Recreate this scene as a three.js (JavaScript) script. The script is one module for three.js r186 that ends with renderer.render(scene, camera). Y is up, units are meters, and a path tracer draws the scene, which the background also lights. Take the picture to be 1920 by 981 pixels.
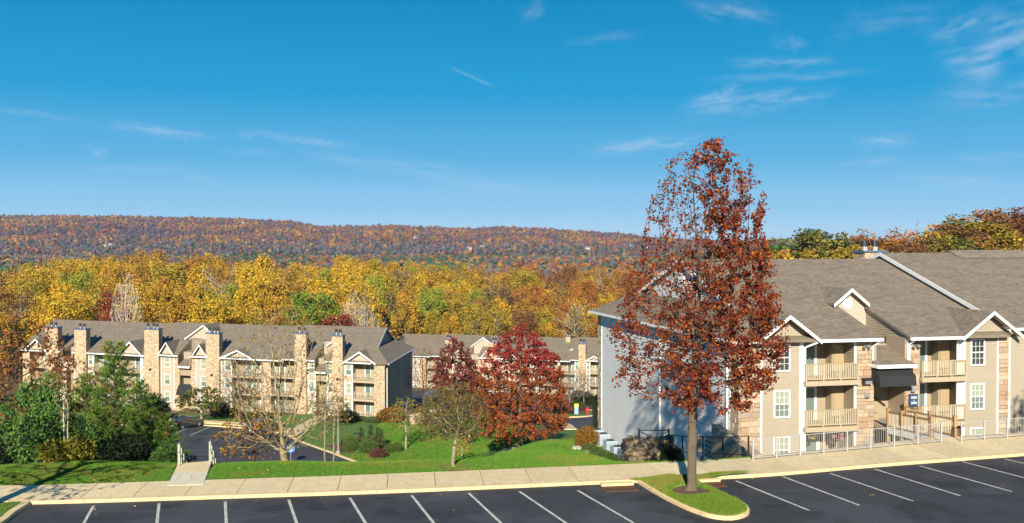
import * as THREE from 'three';
import { mergeGeometries } from 'three/addons/utils/BufferGeometryUtils.js';

// ---------------------------------------------------------------- camera, sky, sun, exposure
const scene = new THREE.Scene();
const CAM_H = 11, PITCH = -Math.atan(33.5 / 1920), F = 1920;
const camera = new THREE.PerspectiveCamera(2 * Math.atan(490.5 / F) * 180 / Math.PI, 1920 / 981, 0.5, 16000);
camera.position.set(0, CAM_H, 0);
camera.rotation.set(PITCH, 0, 0);
const renderer = new THREE.WebGLRenderer({ antialias: true });
renderer.toneMapping = THREE.LinearToneMapping;
renderer.toneMappingExposure = 1.7;
renderer.shadowMap.enabled = true;
const SUN_AZ = 4.8 * Math.PI / 180, SUN_EL = 24.5 * Math.PI / 180;   // light travels away from the camera, a little to the right
const LIGHT_DIR = new THREE.Vector3(Math.sin(SUN_AZ) * Math.cos(SUN_EL), -Math.sin(SUN_EL), -Math.cos(SUN_AZ) * Math.cos(SUN_EL));
const sun = new THREE.DirectionalLight(new THREE.Color().setRGB(1, 0.91, 0.745), 4.9);
sun.name = 'sun';
sun.target.position.set(0, 0, -110);
sun.position.copy(sun.target.position).addScaledVector(LIGHT_DIR, -300);
sun.castShadow = true;
Object.assign(sun.shadow.camera, { left: -160, right: 160, top: 120, bottom: -120, near: 1, far: 900 });
sun.shadow.mapSize.set(4096, 4096);
scene.add(sun, sun.target);
scene.fog = new THREE.FogExp2(new THREE.Color().setRGB(0.62, 0.78, 1.0), 0.00005);

// ---------------------------------------------------------------- random numbers and noise
function rngOf(seed) {
  let a = seed >>> 0;
  const f = () => { a = (a + 0x6D2B79F5) | 0; let t = Math.imul(a ^ (a >>> 15), 1 | a); t = (t + Math.imul(t ^ (t >>> 7), 61 | t)) ^ t; return ((t ^ (t >>> 14)) >>> 0) / 4294967296; };
  f.range = (a0, b0) => a0 + (b0 - a0) * f();
  f.pick = (list) => list[Math.floor(f() * list.length)];
  f.norm = () => (f() + f() + f() + f() - 2) * 1.0;
  return f;
}
function hash2(x, y) { let h = Math.imul(x | 0, 374761393) + Math.imul(y | 0, 668265263); h = Math.imul(h ^ (h >>> 13), 1274126177); return ((h ^ (h >>> 16)) >>> 0) / 4294967296; }
function vnoise(x, y, px = 0, py = 0) {
  const xi = Math.floor(x), yi = Math.floor(y), fx = x - xi, fy = y - yi, sx = fx * fx * (3 - 2 * fx), sy = fy * fy * (3 - 2 * fy);
  const w = (v, p) => (p ? ((v % p) + p) % p : v);
  const x0 = w(xi, px), x1 = w(xi + 1, px), y0 = w(yi, py), y1 = w(yi + 1, py);
  const a = hash2(x0, y0), b = hash2(x1, y0), c = hash2(x0, y1), d = hash2(x1, y1);
  return a + (b - a) * sx + (c - a) * sy + (a - b - c + d) * sx * sy;
}
function fbm(x, y, oct = 4, p = 0) { let s = 0, a = 0.5, n = 0; for (let i = 0; i < oct; i++) { s += a * vnoise(x + i * 17 * (p ? 0 : 1), y, p, p); n += a; a *= 0.5; x *= 2; y *= 2; if (p) p *= 2; } return s / n; }
const clamp = (v, a = 0, b = 1) => Math.min(b, Math.max(a, v));
const lerp = (a, b, t) => a + (b - a) * t;
const smooth = (a, b, x) => { const t = clamp((x - a) / (b - a)); return t * t * (3 - 2 * t); };
const V = (x, y, z) => new THREE.Vector3(x, y, z);
const lin = (r, g, b) => new THREE.Color().setRGB(r, g, b);

// ---------------------------------------------------------------- sky
{
  const W = 4096, Hh = 2048, data = new Float32Array(W * Hh * 4);
  // elevation (degrees) against linear radiance
  const stops = [[-90, 0.30, 0.42, 0.55], [-1, 0.47, 0.76, 0.98], [0.3, 0.45, 0.75, 0.98], [2.2, 0.27, 0.61, 0.91], [5, 0.10, 0.46, 0.80], [8.5, 0.010, 0.355, 0.70], [13.5, 0.0, 0.265, 0.575], [25, 0.008, 0.17, 0.44], [50, 0.015, 0.11, 0.32], [90, 0.02, 0.09, 0.27]];
  for (let j = 0; j < Hh; j++) {
    const el = ((j + 0.5) / Hh - 0.5) * 180;
    let k = 0; while (k < stops.length - 2 && el > stops[k + 1][0]) k++;
    const A = stops[k], B = stops[k + 1], t = smooth(0, 1, clamp((el - A[0]) / (B[0] - A[0]))) * 0.5 + 0.5 * clamp((el - A[0]) / (B[0] - A[0]));
    for (let i = 0; i < W; i++) { const o = (j * W + i) * 4; data[o] = 0.571 * lerp(A[1], B[1], t); data[o + 1] = 0.571 * lerp(A[2], B[2], t); data[o + 2] = 0.571 * lerp(A[3], B[3], t); data[o + 3] = 1; }
  }
  // thin cirrus: streaks given by azimuth and elevation (degrees), length, width, tilt and strength
  const streak = (az, el, len, wid, tilt, s, seed, fine = 1) => {
    const c = Math.cos(tilt), sn = Math.sin(tilt), R = len * 0.75 + wid * 2;
    const j0 = Math.max(0, Math.floor(((el - R) / 180 + 0.5) * Hh)), j1 = Math.min(Hh - 1, Math.ceil(((el + R) / 180 + 0.5) * Hh));
    for (let j = j0; j <= j1; j++) {
      const e = ((j + 0.5) / Hh - 0.5) * 180; if (e < 0.5) continue;
      for (let q = Math.floor((az - R) / 360 * W); q <= Math.ceil((az + R) / 360 * W); q++) {
        const a = (q + 0.5) / W * 360, dx = a - az, dy = e - el, u = (dx * c + dy * sn) / len, v = (-dx * sn + dy * c) / wid;
        if (Math.abs(u) > 0.75 || Math.abs(v) > 2.2) continue;
        const warp = (fbm(u * 4 + seed, seed * 1.7, 3) - 0.5) * 1.6;
        const body = Math.exp(-((v + warp) ** 2) * 1.3) * smooth(0.7, 0.15, Math.abs(u + (fbm(v + seed, 3.3, 2) - 0.5) * 0.3));
        const grain = clamp(fbm(u * 5 * fine + seed * 3, v * 4.5 + u * 2 + seed, 6) * 2.6 - 0.7, 0, 1.2);
        const al = clamp(body * grain * s * 0.4);
        if (al < 0.002) continue;
        const i = ((Math.floor((a / 360 - 0.25 + 0.5) * W)) % W + W) % W, o = (j * W + i) * 4;
        data[o] = lerp(data[o], 0.37, al); data[o + 1] = lerp(data[o + 1], 0.44, al); data[o + 2] = lerp(data[o + 2], 0.54, al);
      }
    }
  };
  const aE = (px, py) => [Math.atan((px - 960) / F) * 180 / Math.PI, Math.atan((457 - py) / Math.hypot(F, px - 960)) * 180 / Math.PI];
  const D = 180 / Math.PI / F;
  for (const [px, py, len, wid, tilt, s, seed] of [
    [1400, 198, 230, 17, 0.12, 1.0, 3], [1350, 178, 90, 9, 0.25, 0.75, 5], [1465, 120, 170, 9, -0.05, 0.7, 7], [1460, 147, 260, 8, 0.03, 0.5, 9], [1218, 272, 190, 12, 0.1, 0.9, 11],
    [1658, 268, 90, 12, -0.12, 0.75, 13], [1640, 304, 110, 7, 0.03, 0.5, 15], [1880, 80, 190, 38, 0.3, 0.85, 17], [1795, 48, 100, 14, 0.45, 0.65, 19], [1860, 178, 200, 22, 0, 0.45, 21],
    [1370, 22, 150, 16, -0.25, 0.5, 23], [1475, 80, 60, 12, -0.1, 0.45, 25], [300, 245, 170, 9, -0.11, 0.7, 27], [575, 262, 190, 8, -0.14, 0.6, 29], [70, 215, 180, 6, -0.1, 0.35, 31],
    [270, 318, 190, 6, 0, 0.42, 33], [385, 338, 60, 5, -0.1, 0.4, 35], [185, 283, 34, 8, 0, 0.55, 37], [463, 254, 26, 6, 0, 0.5, 39], [470, 288, 130, 8, -0.06, 0.4, 41],
    [740, 310, 330, 16, -0.14, 0.42, 43], [930, 345, 300, 12, -0.08, 0.3, 45], [1000, 22, 50, 14, 0.8, 0.35, 47], [1130, 75, 130, 9, 0.1, 0.3, 49], [1780, 335, 160, 7, -0.05, 0.45, 51], [1880, 292, 150, 9, 0, 0.4, 53], [1680, 40, 190, 22, 0.1, 0.3, 55]]) {
    const [a, e] = aE(px, py); streak(a, e, len * D, wid * D, tilt, s, seed);
  }
  { const r = rngOf(77); for (let k = 0; k < 90; k++) { const az = 35 + r() * 290; streak(az, 2 + r() * 32, r.range(4, 12), r.range(0.3, 1.1), r.range(-0.2, 0.3), r.range(0.25, 0.8), k * 2.3 + 100); } }   // the same cirrus goes on all round
  { // contrail
    const [a0, e0] = aE(843, 126), [a1, e1] = aE(936, 168);
    for (let k = 0; k <= 600; k++) { const t = k / 600, a = lerp(a0, a1, t), e = lerp(e0, e1, t), w = lerp(0.5, 0.9, t);
      for (let d = -2; d <= 2; d++) { const jf = (e / 180 + 0.5) * Hh + d, j = Math.floor(jf), i = Math.floor((a / 360 + 0.25) * W), o = (j * W + i) * 4;
        const c = (e / 180 + 0.5) * Hh - 0.5 - j, al = 0.015 * Math.exp(-(c * c) / (w * w) * 2.2) * smooth(0, 0.1, t) * smooth(1, 0.7, t);
        data[o] = lerp(data[o], 0.42, al); data[o + 1] = lerp(data[o + 1], 0.48, al); data[o + 2] = lerp(data[o + 2], 0.54, al); } }
  }
  const t = new THREE.DataTexture(data, W, Hh, THREE.RGBAFormat, THREE.FloatType);
  t.mapping = THREE.EquirectangularReflectionMapping; t.magFilter = THREE.LinearFilter; t.minFilter = THREE.LinearFilter; t.wrapS = THREE.RepeatWrapping; t.needsUpdate = true;
  scene.background = t; scene.environment = t;
}

// ---------------------------------------------------------------- places: photograph rays used once to survey the site
function rayOf(px, py) { const xr = (px - 960) / F, yr = (490.5 - py) / F, c = Math.cos(PITCH), s = Math.sin(PITCH); return V(xr, yr * c + s, -(c - yr * s)); }
function atDepth(px, py, D) { const d = rayOf(px, py); return d.multiplyScalar(D / -d.z).add(V(0, CAM_H, 0)); }
function atHeight(px, py, y) { const d = rayOf(px, py); return d.multiplyScalar((y - CAM_H) / d.y).add(V(0, CAM_H, 0)); }
const xAt = (px, D) => (px - 960) / F * D;                       // sideways metres of a column at a distance
const yAt = (py, D) => CAM_H - (py - 457) / F * D;               // height of a row at a distance

// ---------------------------------------------------------------- naming
const taken = new Map();
function numbered(name) { const n = taken.get(name) ?? 0; taken.set(name, n + 1); return n ? `${name}_${String(n).padStart(3, '0')}` : name; }
function thing(name, label, category, pos = V(0, 0, 0), group) {
  const o = new THREE.Group(); o.name = numbered(name); o.position.copy(pos); o.userData = { label, category }; if (group) o.userData.group = group; scene.add(o); return o;
}
function tag(o, label, category, group, kind) { if (label) o.userData.label = label; if (category) o.userData.category = category; if (group) o.userData.group = group; if (kind) o.userData.kind = kind; return o; }
function part(name, geometry, material, parent, label) {
  const m = new THREE.Mesh(geometry, material); m.castShadow = m.receiveShadow = true; m.name = parent === scene ? numbered(name) : name; if (label) m.userData.label = label; parent.add(m); return m;
}
function structure(name, geometry, material, label, category) { const m = part(name, geometry, material, scene); m.userData = { kind: 'structure', label, category: category ?? name.replace(/_/g, ' ') }; return m; }
function copyOf(o, name, pos, turn, scale, label, group) {
  const c = o.clone(); c.name = numbered(name); c.position.copy(pos); if (turn !== undefined) c.rotation.y = turn; if (scale) (typeof scale === 'number' ? c.scale.setScalar(scale) : c.scale.set(...scale));
  c.userData = { ...o.userData, label }; if (group) c.userData.group = group; scene.add(c); return c;
}

// ---------------------------------------------------------------- textures
function texture(W, Hh, fn, { srgb = true, repeat = [1, 1] } = {}) {
  const d = new Uint8Array(W * Hh * 4), c = [0, 0, 0];
  const enc = srgb ? (v) => 255 * Math.pow(clamp(v), 1 / 2.2) : (v) => 255 * clamp(v);
  for (let j = 0; j < Hh; j++) for (let i = 0; i < W; i++) { fn(i, j, c); const o = (j * W + i) * 4; d[o] = enc(c[0]); d[o + 1] = enc(c[1]); d[o + 2] = enc(c[2]); d[o + 3] = 255; }
  const t = new THREE.DataTexture(d, W, Hh); t.wrapS = t.wrapT = THREE.RepeatWrapping; t.magFilter = THREE.LinearFilter; t.minFilter = THREE.LinearMipmapLinearFilter; t.generateMipmaps = true;
  if (srgb) t.colorSpace = THREE.SRGBColorSpace; t.repeat.set(...repeat); t.needsUpdate = true; return t;
}
const mat = (color, rough = 0.85, more = {}) => new THREE.MeshStandardMaterial({ color, roughness: rough, ...more });
const DS = { side: THREE.DoubleSide };

// ---------------------------------------------------------------- solids: convex pieces given by their faces, uv in metres
// a "piece" is a list of polygons; geo() joins pieces into one geometry, mapped by the frame fr: {o, u, v} or none
function boxP(a0, a1, b0, b1, c0, c1) {
  const p = (i, j, k) => V(i ? a1 : a0, j ? b1 : b0, k ? c1 : c0);
  return [[p(0, 0, 0), p(1, 0, 0), p(1, 1, 0), p(0, 1, 0)], [p(0, 0, 1), p(0, 1, 1), p(1, 1, 1), p(1, 0, 1)], [p(0, 0, 0), p(0, 1, 0), p(0, 1, 1), p(0, 0, 1)], [p(1, 0, 0), p(1, 0, 1), p(1, 1, 1), p(1, 1, 0)], [p(0, 0, 0), p(0, 0, 1), p(1, 0, 1), p(1, 0, 0)], [p(0, 1, 0), p(1, 1, 0), p(1, 1, 1), p(0, 1, 1)]];
}
function prismP(pts, d) { // convex polygon pts (Vector3s) extruded by vector d
  const q = pts.map((p) => p.clone().add(d)), f = [pts.slice(), q.slice().reverse()];
  for (let i = 0; i < pts.length; i++) { const j = (i + 1) % pts.length; f.push([pts[i], q[i], q[j], pts[j]]); }
  return f;
}
function barP(a, b, w, h, up = V(0, 1, 0)) { // rectangular bar from a to b
  const d = b.clone().sub(a).normalize(), s = d.clone().cross(up).normalize().multiplyScalar(w / 2), t = s.clone().cross(d).normalize().multiplyScalar(h / 2);
  const c = [[-1, -1], [1, -1], [1, 1], [-1, 1]].map(([i, j]) => a.clone().addScaledVector(s, i).addScaledVector(t, j));
  return prismP(c, b.clone().sub(a));
}
function tubeP(a, b, r0, r1 = r0, n = 8) {
  const d = b.clone().sub(a).normalize(), s = d.clone().cross(Math.abs(d.y) > 0.9 ? V(1, 0, 0) : V(0, 1, 0)).normalize(), t = s.clone().cross(d);
  const A = [], B = []; for (let i = 0; i < n; i++) { const w = i / n * 2 * Math.PI, e = s.clone().multiplyScalar(Math.cos(w)).addScaledVector(t, Math.sin(w)); A.push(a.clone().addScaledVector(e, r0)); B.push(b.clone().addScaledVector(e, r1)); }
  const f = [A.slice(), B.slice().reverse()]; for (let i = 0; i < n; i++) { const j = (i + 1) % n; f.push([A[i], B[i], B[j], A[j]]); } return f;
}
function geo(pieces, fr) {
  const pos = [], nor = [], uvs = [], up = V(0, 1, 0);
  for (const faces of pieces) {
    const mapped = faces.map((f) => f.map((p) => fr ? V(fr.u.x * p.x + fr.v.x * p.z, p.y - (fr.y0 ?? 0), fr.u.z * p.x + fr.v.z * p.z) : p));
    const c = V(0, 0, 0); let n = 0; for (const f of mapped) for (const p of f) { c.add(p); n++; } c.divideScalar(n);
    faces.forEach((f, k) => {
      const w = mapped[k], N = V(0, 0, 0); for (let i = 0; i < w.length; i++) { const a = w[i], b = w[(i + 1) % w.length]; N.x += (a.y - b.y) * (a.z + b.z); N.y += (a.z - b.z) * (a.x + b.x); N.z += (a.x - b.x) * (a.y + b.y); }
      if (N.lengthSq() < 1e-14) return; N.normalize();
      const flip = faces.length > 1 && N.dot(w[0].clone().sub(c)) < 0; if (flip) N.negate();
      const t = Math.abs(N.y) > 0.999 ? V(1, 0, 0) : up.clone().cross(N).normalize(), s = N.clone().cross(t);
      const uv = w.map((p) => [p.dot(t), p.dot(s)]);
      for (let i = 1; i < w.length - 1; i++) for (const q of flip ? [0, i + 1, i] : [0, i, i + 1]) { pos.push(w[q].x, w[q].y, w[q].z); nor.push(N.x, N.y, N.z); uvs.push(uv[q][0], uv[q][1]); }
    });
  }
  const g = new THREE.BufferGeometry(); g.setAttribute('position', new THREE.Float32BufferAttribute(pos, 3)); g.setAttribute('normal', new THREE.Float32BufferAttribute(nor, 3)); g.setAttribute('uv', new THREE.Float32BufferAttribute(uvs, 2)); return g;
}
// ---------------------------------------------------------------- ground
// piecewise lines in plan: [x, distance]
const KERB = [[-70, 40.5], [-40, 41.6], [-20.2, 43.0], [-12.8, 43.9], [-4.9, 45.0], [5.1, 46.8], [11.5, 48.0], [18, 50.2], [26.4, 52.8], [45, 59], [75, 69]];
const BACK = [[-70, 43.6], [-40, 44.7], [-22, 45.8], [-15.9, 46.6], [-8.9, 47.6], [-1.5, 48.9], [6.3, 50.4], [11.6, 51.6], [15.5, 53.2], [20, 55.4], [24, 57.1], [30, 58.7], [45, 64.5], [75, 75]];
function lineAt(L, x) { let k = 0; while (k < L.length - 2 && x > L[k + 1][0]) k++; const a = L[k], b = L[k + 1], t = (x - a[0]) / (b[0] - a[0]);
  const p = L[Math.max(0, k - 1)], q = L[Math.min(L.length - 1, k + 2)];   // smooth through the survey points
  const ma = (b[1] - p[1]) / (b[0] - p[0] || 1), mb = (q[1] - a[1]) / (q[0] - a[0] || 1), h = b[0] - a[0], t2 = t * t, t3 = t2 * t;
  return t < 0 || t > 1 ? a[1] + (b[1] - a[1]) * t : (2 * t3 - 3 * t2 + 1) * a[1] + (t3 - 2 * t2 + t) * h * ma + (-2 * t3 + 3 * t2) * b[1] + (t3 - t2) * h * mb; }
const kerbAt = (x) => lineAt(KERB, x), backAt = (x) => lineAt(BACK, x);
// surveyed heights: x, distance, height
const SURVEY = [[-60, 48, 0.1], [-40, 48, 0.1], [-25, 48, 0.1], [-15, 49, 0.12], [-8, 50, 0.1], [0, 51, 0.1], [6, 52.5, -0.35], [10, 54, -0.85],
  [-40, 52, -0.3], [-22, 52, -0.1], [-12, 51.6, -0.05], [-5, 52, -0.1], [1, 54, -0.05], [6.2, 55, -1.2], [6.5, 57.5, -1.55], [4.4, 56, -0.6], [9.5, 57, -1.5], [11, 60, -1.9], [12, 62, -2.1], [10.5, 70, -3.9], [8.5, 80, -5.5], [6.9, 60, -1.85], [7.1, 67, -3.5], [7, 75, -4.9], [6, 89, -6.4], [3, 65, -1.6], [3.5, 75, -3.3], [4, 84, -5.2], [4.9, 62, -2.1], [5.4, 70, -3.8], [5.8, 78, -5.3], [5, 98, -8.2],
  [-3, 58, -1.5], [-3, 70, -5], [-2, 85, -8.6], [0.8, 105, -10], [-6, 100, -12.2],
  [-12, 60, -2.6], [-12, 80, -7.7], [-12, 100, -12.3], [-20, 60, -2.6], [-25, 80, -8], [-28, 98, -12], [-40, 100, -12.3], [-20, 104, -12.9], [-12, 108, -13],
  [-20, 112, -13], [-32, 112, -13], [-45, 118, -13], [-20, 130, -13.1], [-32, 133, -13.2], [-45, 138, -13.4], [-14, 118, -13], [-8, 112, -13], [-8, 130, -13.5], [-15, 142, -14.1], [-5, 150, -15], [0, 125, -13],
  [8, 130, -13.5], [8, 150, -16], [11, 165, -17.3], [10, 200, -20.5], [-17, 210, -20.3], [-18, 180, -17.3], [20, 140, -13.5], [20, 180, -18],
  [-25, 240, -22.6], [15, 225, -22.6], [40, 220, -22], [-18, 148, -14.4], [-50, 160, -15], [-80, 172, -15.3], [-20, 175, -16.6], [-60, 190, -17], [-95, 205, -17],
  [-150, 260, -19], [0, 280, -23], [110, 250, -14], [150, 200, -4], [60, 150, -9], [45, 105, -5], [30, 94, -5], [75, 130, 1], [95, 150, 4], [-150, 150, -15], [-100, 100, -10], [-60, 60, -1.5], [-60, 80, -6.5], [-130, 60, -2],
  [45, 66, 0], [60, 80, 0], [45, 85, -2.5], [24, 88, -5.5], [110, 80, 2], [-200, 450, -22], [0, 450, -23], [220, 450, -18], [-240, 300, -20], [240, 300, -8], [-260, 120, -12], [260, 120, 4]];
const rbf = (() => {
  const n = SURVEY.length, N = n + 3, S = 60, A = [], phi = (r2) => (r2 < 1e-9 ? 0 : r2 * Math.log(r2) * 0.5);
  const P = SURVEY.map(([x, d, h]) => [x / S, d / S, h]);
  for (let i = 0; i < N; i++) A.push(new Float64Array(N + 1));
  for (let i = 0; i < n; i++) { for (let j = 0; j < n; j++) A[i][j] = phi((P[i][0] - P[j][0]) ** 2 + (P[i][1] - P[j][1]) ** 2); A[i][i] += 0.0008; A[i][n] = A[n][i] = 1; A[i][n + 1] = A[n + 1][i] = P[i][0]; A[i][n + 2] = A[n + 2][i] = P[i][1]; A[i][N] = P[i][2]; }
  for (let c = 0; c < N; c++) { let p = c; for (let r = c + 1; r < N; r++) if (Math.abs(A[r][c]) > Math.abs(A[p][c])) p = r; [A[c], A[p]] = [A[p], A[c]];
    for (let r = 0; r < N; r++) if (r !== c) { const f = A[r][c] / A[c][c]; if (f) for (let k = c; k <= N; k++) A[r][k] -= f * A[c][k]; } }
  const w = A.map((r, i) => r[N] / r[i]);
  return (x, d) => { x /= S; d /= S; let s = w[n] + w[n + 1] * x + w[n + 2] * d; for (let i = 0; i < n; i++) s += w[i] * phi((x - P[i][0]) ** 2 + (d - P[i][1]) ** 2); return s; };
})();
function ground(x, d) { // height of the soil
  const xb = clamp(x, -70, 75), t = d - backAt(xb);
  let h = rbf(x, d);
  if (d > 420) h = lerp(h, -23, smooth(420, 520, d));
  if (d < 60 && x < 11) h = Math.min(h, 0.12); h = lerp(0.12, h, smooth(0, lerp(3, 1.3, smooth(2, 5.5, x)), t));
  if (x > 11.2 && x < 46 && d < 75) h = lerp(h, Math.min(h, -3.1), smooth(11.2, 12.8, x) * smooth(0.25, 0.7, t) * smooth(46, 44, x)); // the sunken areaway before the right building
  return h;
}
function onGround(px, py, minD = 40) { // first point of the soil that a surveyed ray meets beyond minD
  const d = rayOf(px, py), s = 1 / -d.z; let lo = minD;
  for (let D = minD; D < 600; D += 0.5) { const p = d.clone().multiplyScalar(s * D); if (p.y + CAM_H <= ground(p.x, D)) { lo = D; for (let a = D - 0.5, b = D, k = 0; k < 12; k++) { const m = (a + b) / 2, q = d.clone().multiplyScalar(s * m); if (q.y + CAM_H <= ground(q.x, m)) b = m; else a = m; lo = b; } break; } }
  const p = d.multiplyScalar(s * lo); return V(p.x, ground(p.x, lo), -lo);
}
const soil = (x, d, lift = 0) => V(x, ground(x, d) + lift, -d);

// soil sheet
const spaced = (from, to, near, grow) => { const a = [from]; let s = near; while (a[a.length - 1] < to) { a.push(a[a.length - 1] + s); s *= grow; } return a; };
function sheet(xs, ts, at, uvScale = 1) {
  const nx = xs.length, nt = ts.length, pos = [], uv = [], idx = [];
  for (const t of ts) for (const x of xs) { const p = at(x, t); pos.push(p.x, p.y, p.z); uv.push(p.x * uvScale, p.z * uvScale); }
  for (let j = 0; j < nt - 1; j++) for (let i = 0; i < nx - 1; i++) { const a = j * nx + i, b = a + 1, c = a + nx, d = c + 1; idx.push(a, b, d, a, d, c); }
  const g = new THREE.BufferGeometry(); g.setAttribute('position', new THREE.Float32BufferAttribute(pos, 3)); g.setAttribute('uv', new THREE.Float32BufferAttribute(uv, 2)); g.setIndex(idx); g.computeVertexNormals(); return g;
}
const grassTex = texture(1024, 1024, (i, j, c) => {
  const n = fbm(i / 64, j / 64, 5, 16), m = fbm(i / 6, j / 4, 3, 0), k = hash2(i, j), b = 0.62 + 0.5 * m + 0.35 * (k - 0.5), dry = smooth(0.56, 0.72, n) * 0.55;
  c[0] = b * lerp(0.092, 0.20, dry); c[1] = b * lerp(0.215, 0.22, dry); c[2] = b * lerp(0.012, 0.03, dry);
}, { repeat: [1 / 7, 1 / 7] });
const litterTex = texture(1024, 1024, (i, j, c) => {
  const n = fbm(i / 50, j / 50, 5, 0), k = hash2(i >> 1, j >> 1); const b = 0.5 + n * 0.8 + (k - 0.5) * 0.6, r = hash2(i >> 2, j >> 2);
  c[0] = b * (0.13 + 0.1 * r); c[1] = b * (0.085 + 0.05 * r); c[2] = b * 0.035;
}, { repeat: [1 / 9, 1 / 9] });
const bumpTex = texture(512, 512, (i, j, c) => { c[0] = c[1] = c[2] = 0.5 * hash2(i, j) + 0.5 * fbm(i / 8, j / 8, 3, 64); }, { srgb: false, repeat: [1 / 3, 1 / 3] });
const M = {
  grass: mat(0xffffff, 0.95, { map: grassTex, bumpMap: bumpTex, bumpScale: 0.03 }),
  litter: mat(0xffffff, 0.95, { map: litterTex, bumpMap: bumpTex, bumpScale: 0.04 }),
};
{
  const left = spaced(60, 420, 2, 1.12).map((v) => -v).reverse(), xs = [...left.slice(0, -1)];
  for (let x = -60; x < 46; x += 1) xs.push(x); xs.push(...spaced(46, 420, 1.5, 1.14));
  const ts = []; for (let t = 0; t < 8; t += 0.4) ts.push(t); for (let t = 8; t < 60; t += 1) ts.push(t); ts.push(...spaced(60, 105, 1.4, 1.0)); const ts2 = spaced(105, 470, 2.5, 1.05);
  const at = (x, t) => { const d = backAt(clamp(x, -70, 75)) + t; return V(x, ground(x, d), -d); };
  structure('lawn', sheet(xs, [...ts, 106.5], at), M.grass, 'mown green lawn sloping down behind the sidewalk', 'lawn');
  structure('forest_floor', sheet(xs, [106.5, ...ts2.slice(1)], at), M.litter, 'leaf-strewn ground under the woods', 'ground');
}
// ---------------------------------------------------------------- upper car park
const lotTex = (() => {
  const W = 2048, Hh = 1024, sx = 64 / W, scuff = new Float32Array(W * Hh), r = rngOf(5);
  const dab = (x, y, v) => { const i = Math.floor(x), j = Math.floor(y); if (i >= 0 && j >= 0 && i < W && j < Hh) scuff[j * W + i] = Math.max(scuff[j * W + i], v); };
  for (let k = 0; k < 620; k++) { let x = r() * W, y = Hh * (0.25 + 0.6 * r()), a = r.norm() * 0.7 + (r() < 0.5 ? 0 : Math.PI), s = r.range(0.1, 0.45), n = r.range(8, 46); const wide = r() < 0.3 ? 2 : 1;
    for (let q = 0; q < n; q++) { x += Math.cos(a) * 0.9; y += Math.sin(a) * 0.4; a += r.norm() * 0.35; if (r() < 0.7) for (let w = 0; w < wide; w++) dab(x + r.norm(), y + w + r.norm() * 0.8, s * r()); } }
  return texture(W, Hh, (i, j, c) => {
    const n = fbm(i / 90, j / 60, 5), big = fbm(i / 330 + 9, j / 200, 3), g = hash2(i, j), s = scuff[j * W + i];
    const stain = smooth(0.58, 0.7, fbm(i / 40 + 50, j / 40, 3)) * 0.45, patch = smooth(0.55, 0.6, fbm(i / 150 + 31, j / 90 + 5, 4)) * 0.5, b = 0.033 * (0.5 + 0.62 * n + 0.5 * big + 0.5 * (g - 0.5) - stain + patch) + s * 0.15;
    c[0] = b * 0.92; c[1] = b * 0.98; c[2] = b * 1.1;
  }, { repeat: [1 / 64, 1 / 32] });
})();
M.asphalt = mat(0xffffff, 0.82, { map: lotTex, bumpMap: bumpTex, bumpScale: 0.012 });
const concreteTex = texture(1024, 1024, (i, j, c) => {
  const n = fbm(i / 80, j / 80, 5, 0), g = hash2(i, j), f = fbm(i / 5, j / 5, 2, 0), st = smooth(0.6, 0.72, fbm(i / 30 + 7, j / 30, 4)), b = 0.82 + 0.22 * n + 0.14 * (g - 0.5) + 0.08 * f - 0.16 * st;
  c[0] = b * 0.76; c[1] = b * 0.61; c[2] = b * 0.36;
}, { repeat: [1 / 4, 1 / 4] });
const concreteMats = [1, 0.93, 1.05, 0.97].map((k) => mat(lin(k, k, k * 0.99), 0.9, { map: concreteTex, bumpMap: bumpTex, bumpScale: 0.006 }));
M.kerb = mat(lin(0.97, 0.91, 0.83), 0.88, { map: concreteTex, bumpMap: bumpTex, bumpScale: 0.012 });
M.paleConcrete = mat(lin(0.92, 1.05, 1.32), 0.88, { map: concreteTex });
M.linePaint = mat(0xffffff, 0.7, { map: texture(512, 64, (i, j, c) => { const w = fbm(i / 9, j / 5, 4), b = w > 0.6 ? 0.09 : 0.78 - 0.25 * fbm(i / 30, j / 10 + 9, 3); c[0] = b; c[1] = b * 0.97; c[2] = b * 0.86; }) });
M.mulch = mat(0xffffff, 0.95, { map: texture(512, 512, (i, j, c) => { const b = 0.5 + fbm(i / 9, j / 4, 4) + 0.5 * (hash2(i, j) - 0.5); c[0] = 0.15 * b; c[1] = 0.075 * b; c[2] = 0.045 * b; }, { repeat: [0.5, 0.5] }), bumpMap: bumpTex, bumpScale: 0.04 });
M.rust = mat(lin(0.13, 0.055, 0.025), 0.8);
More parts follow.
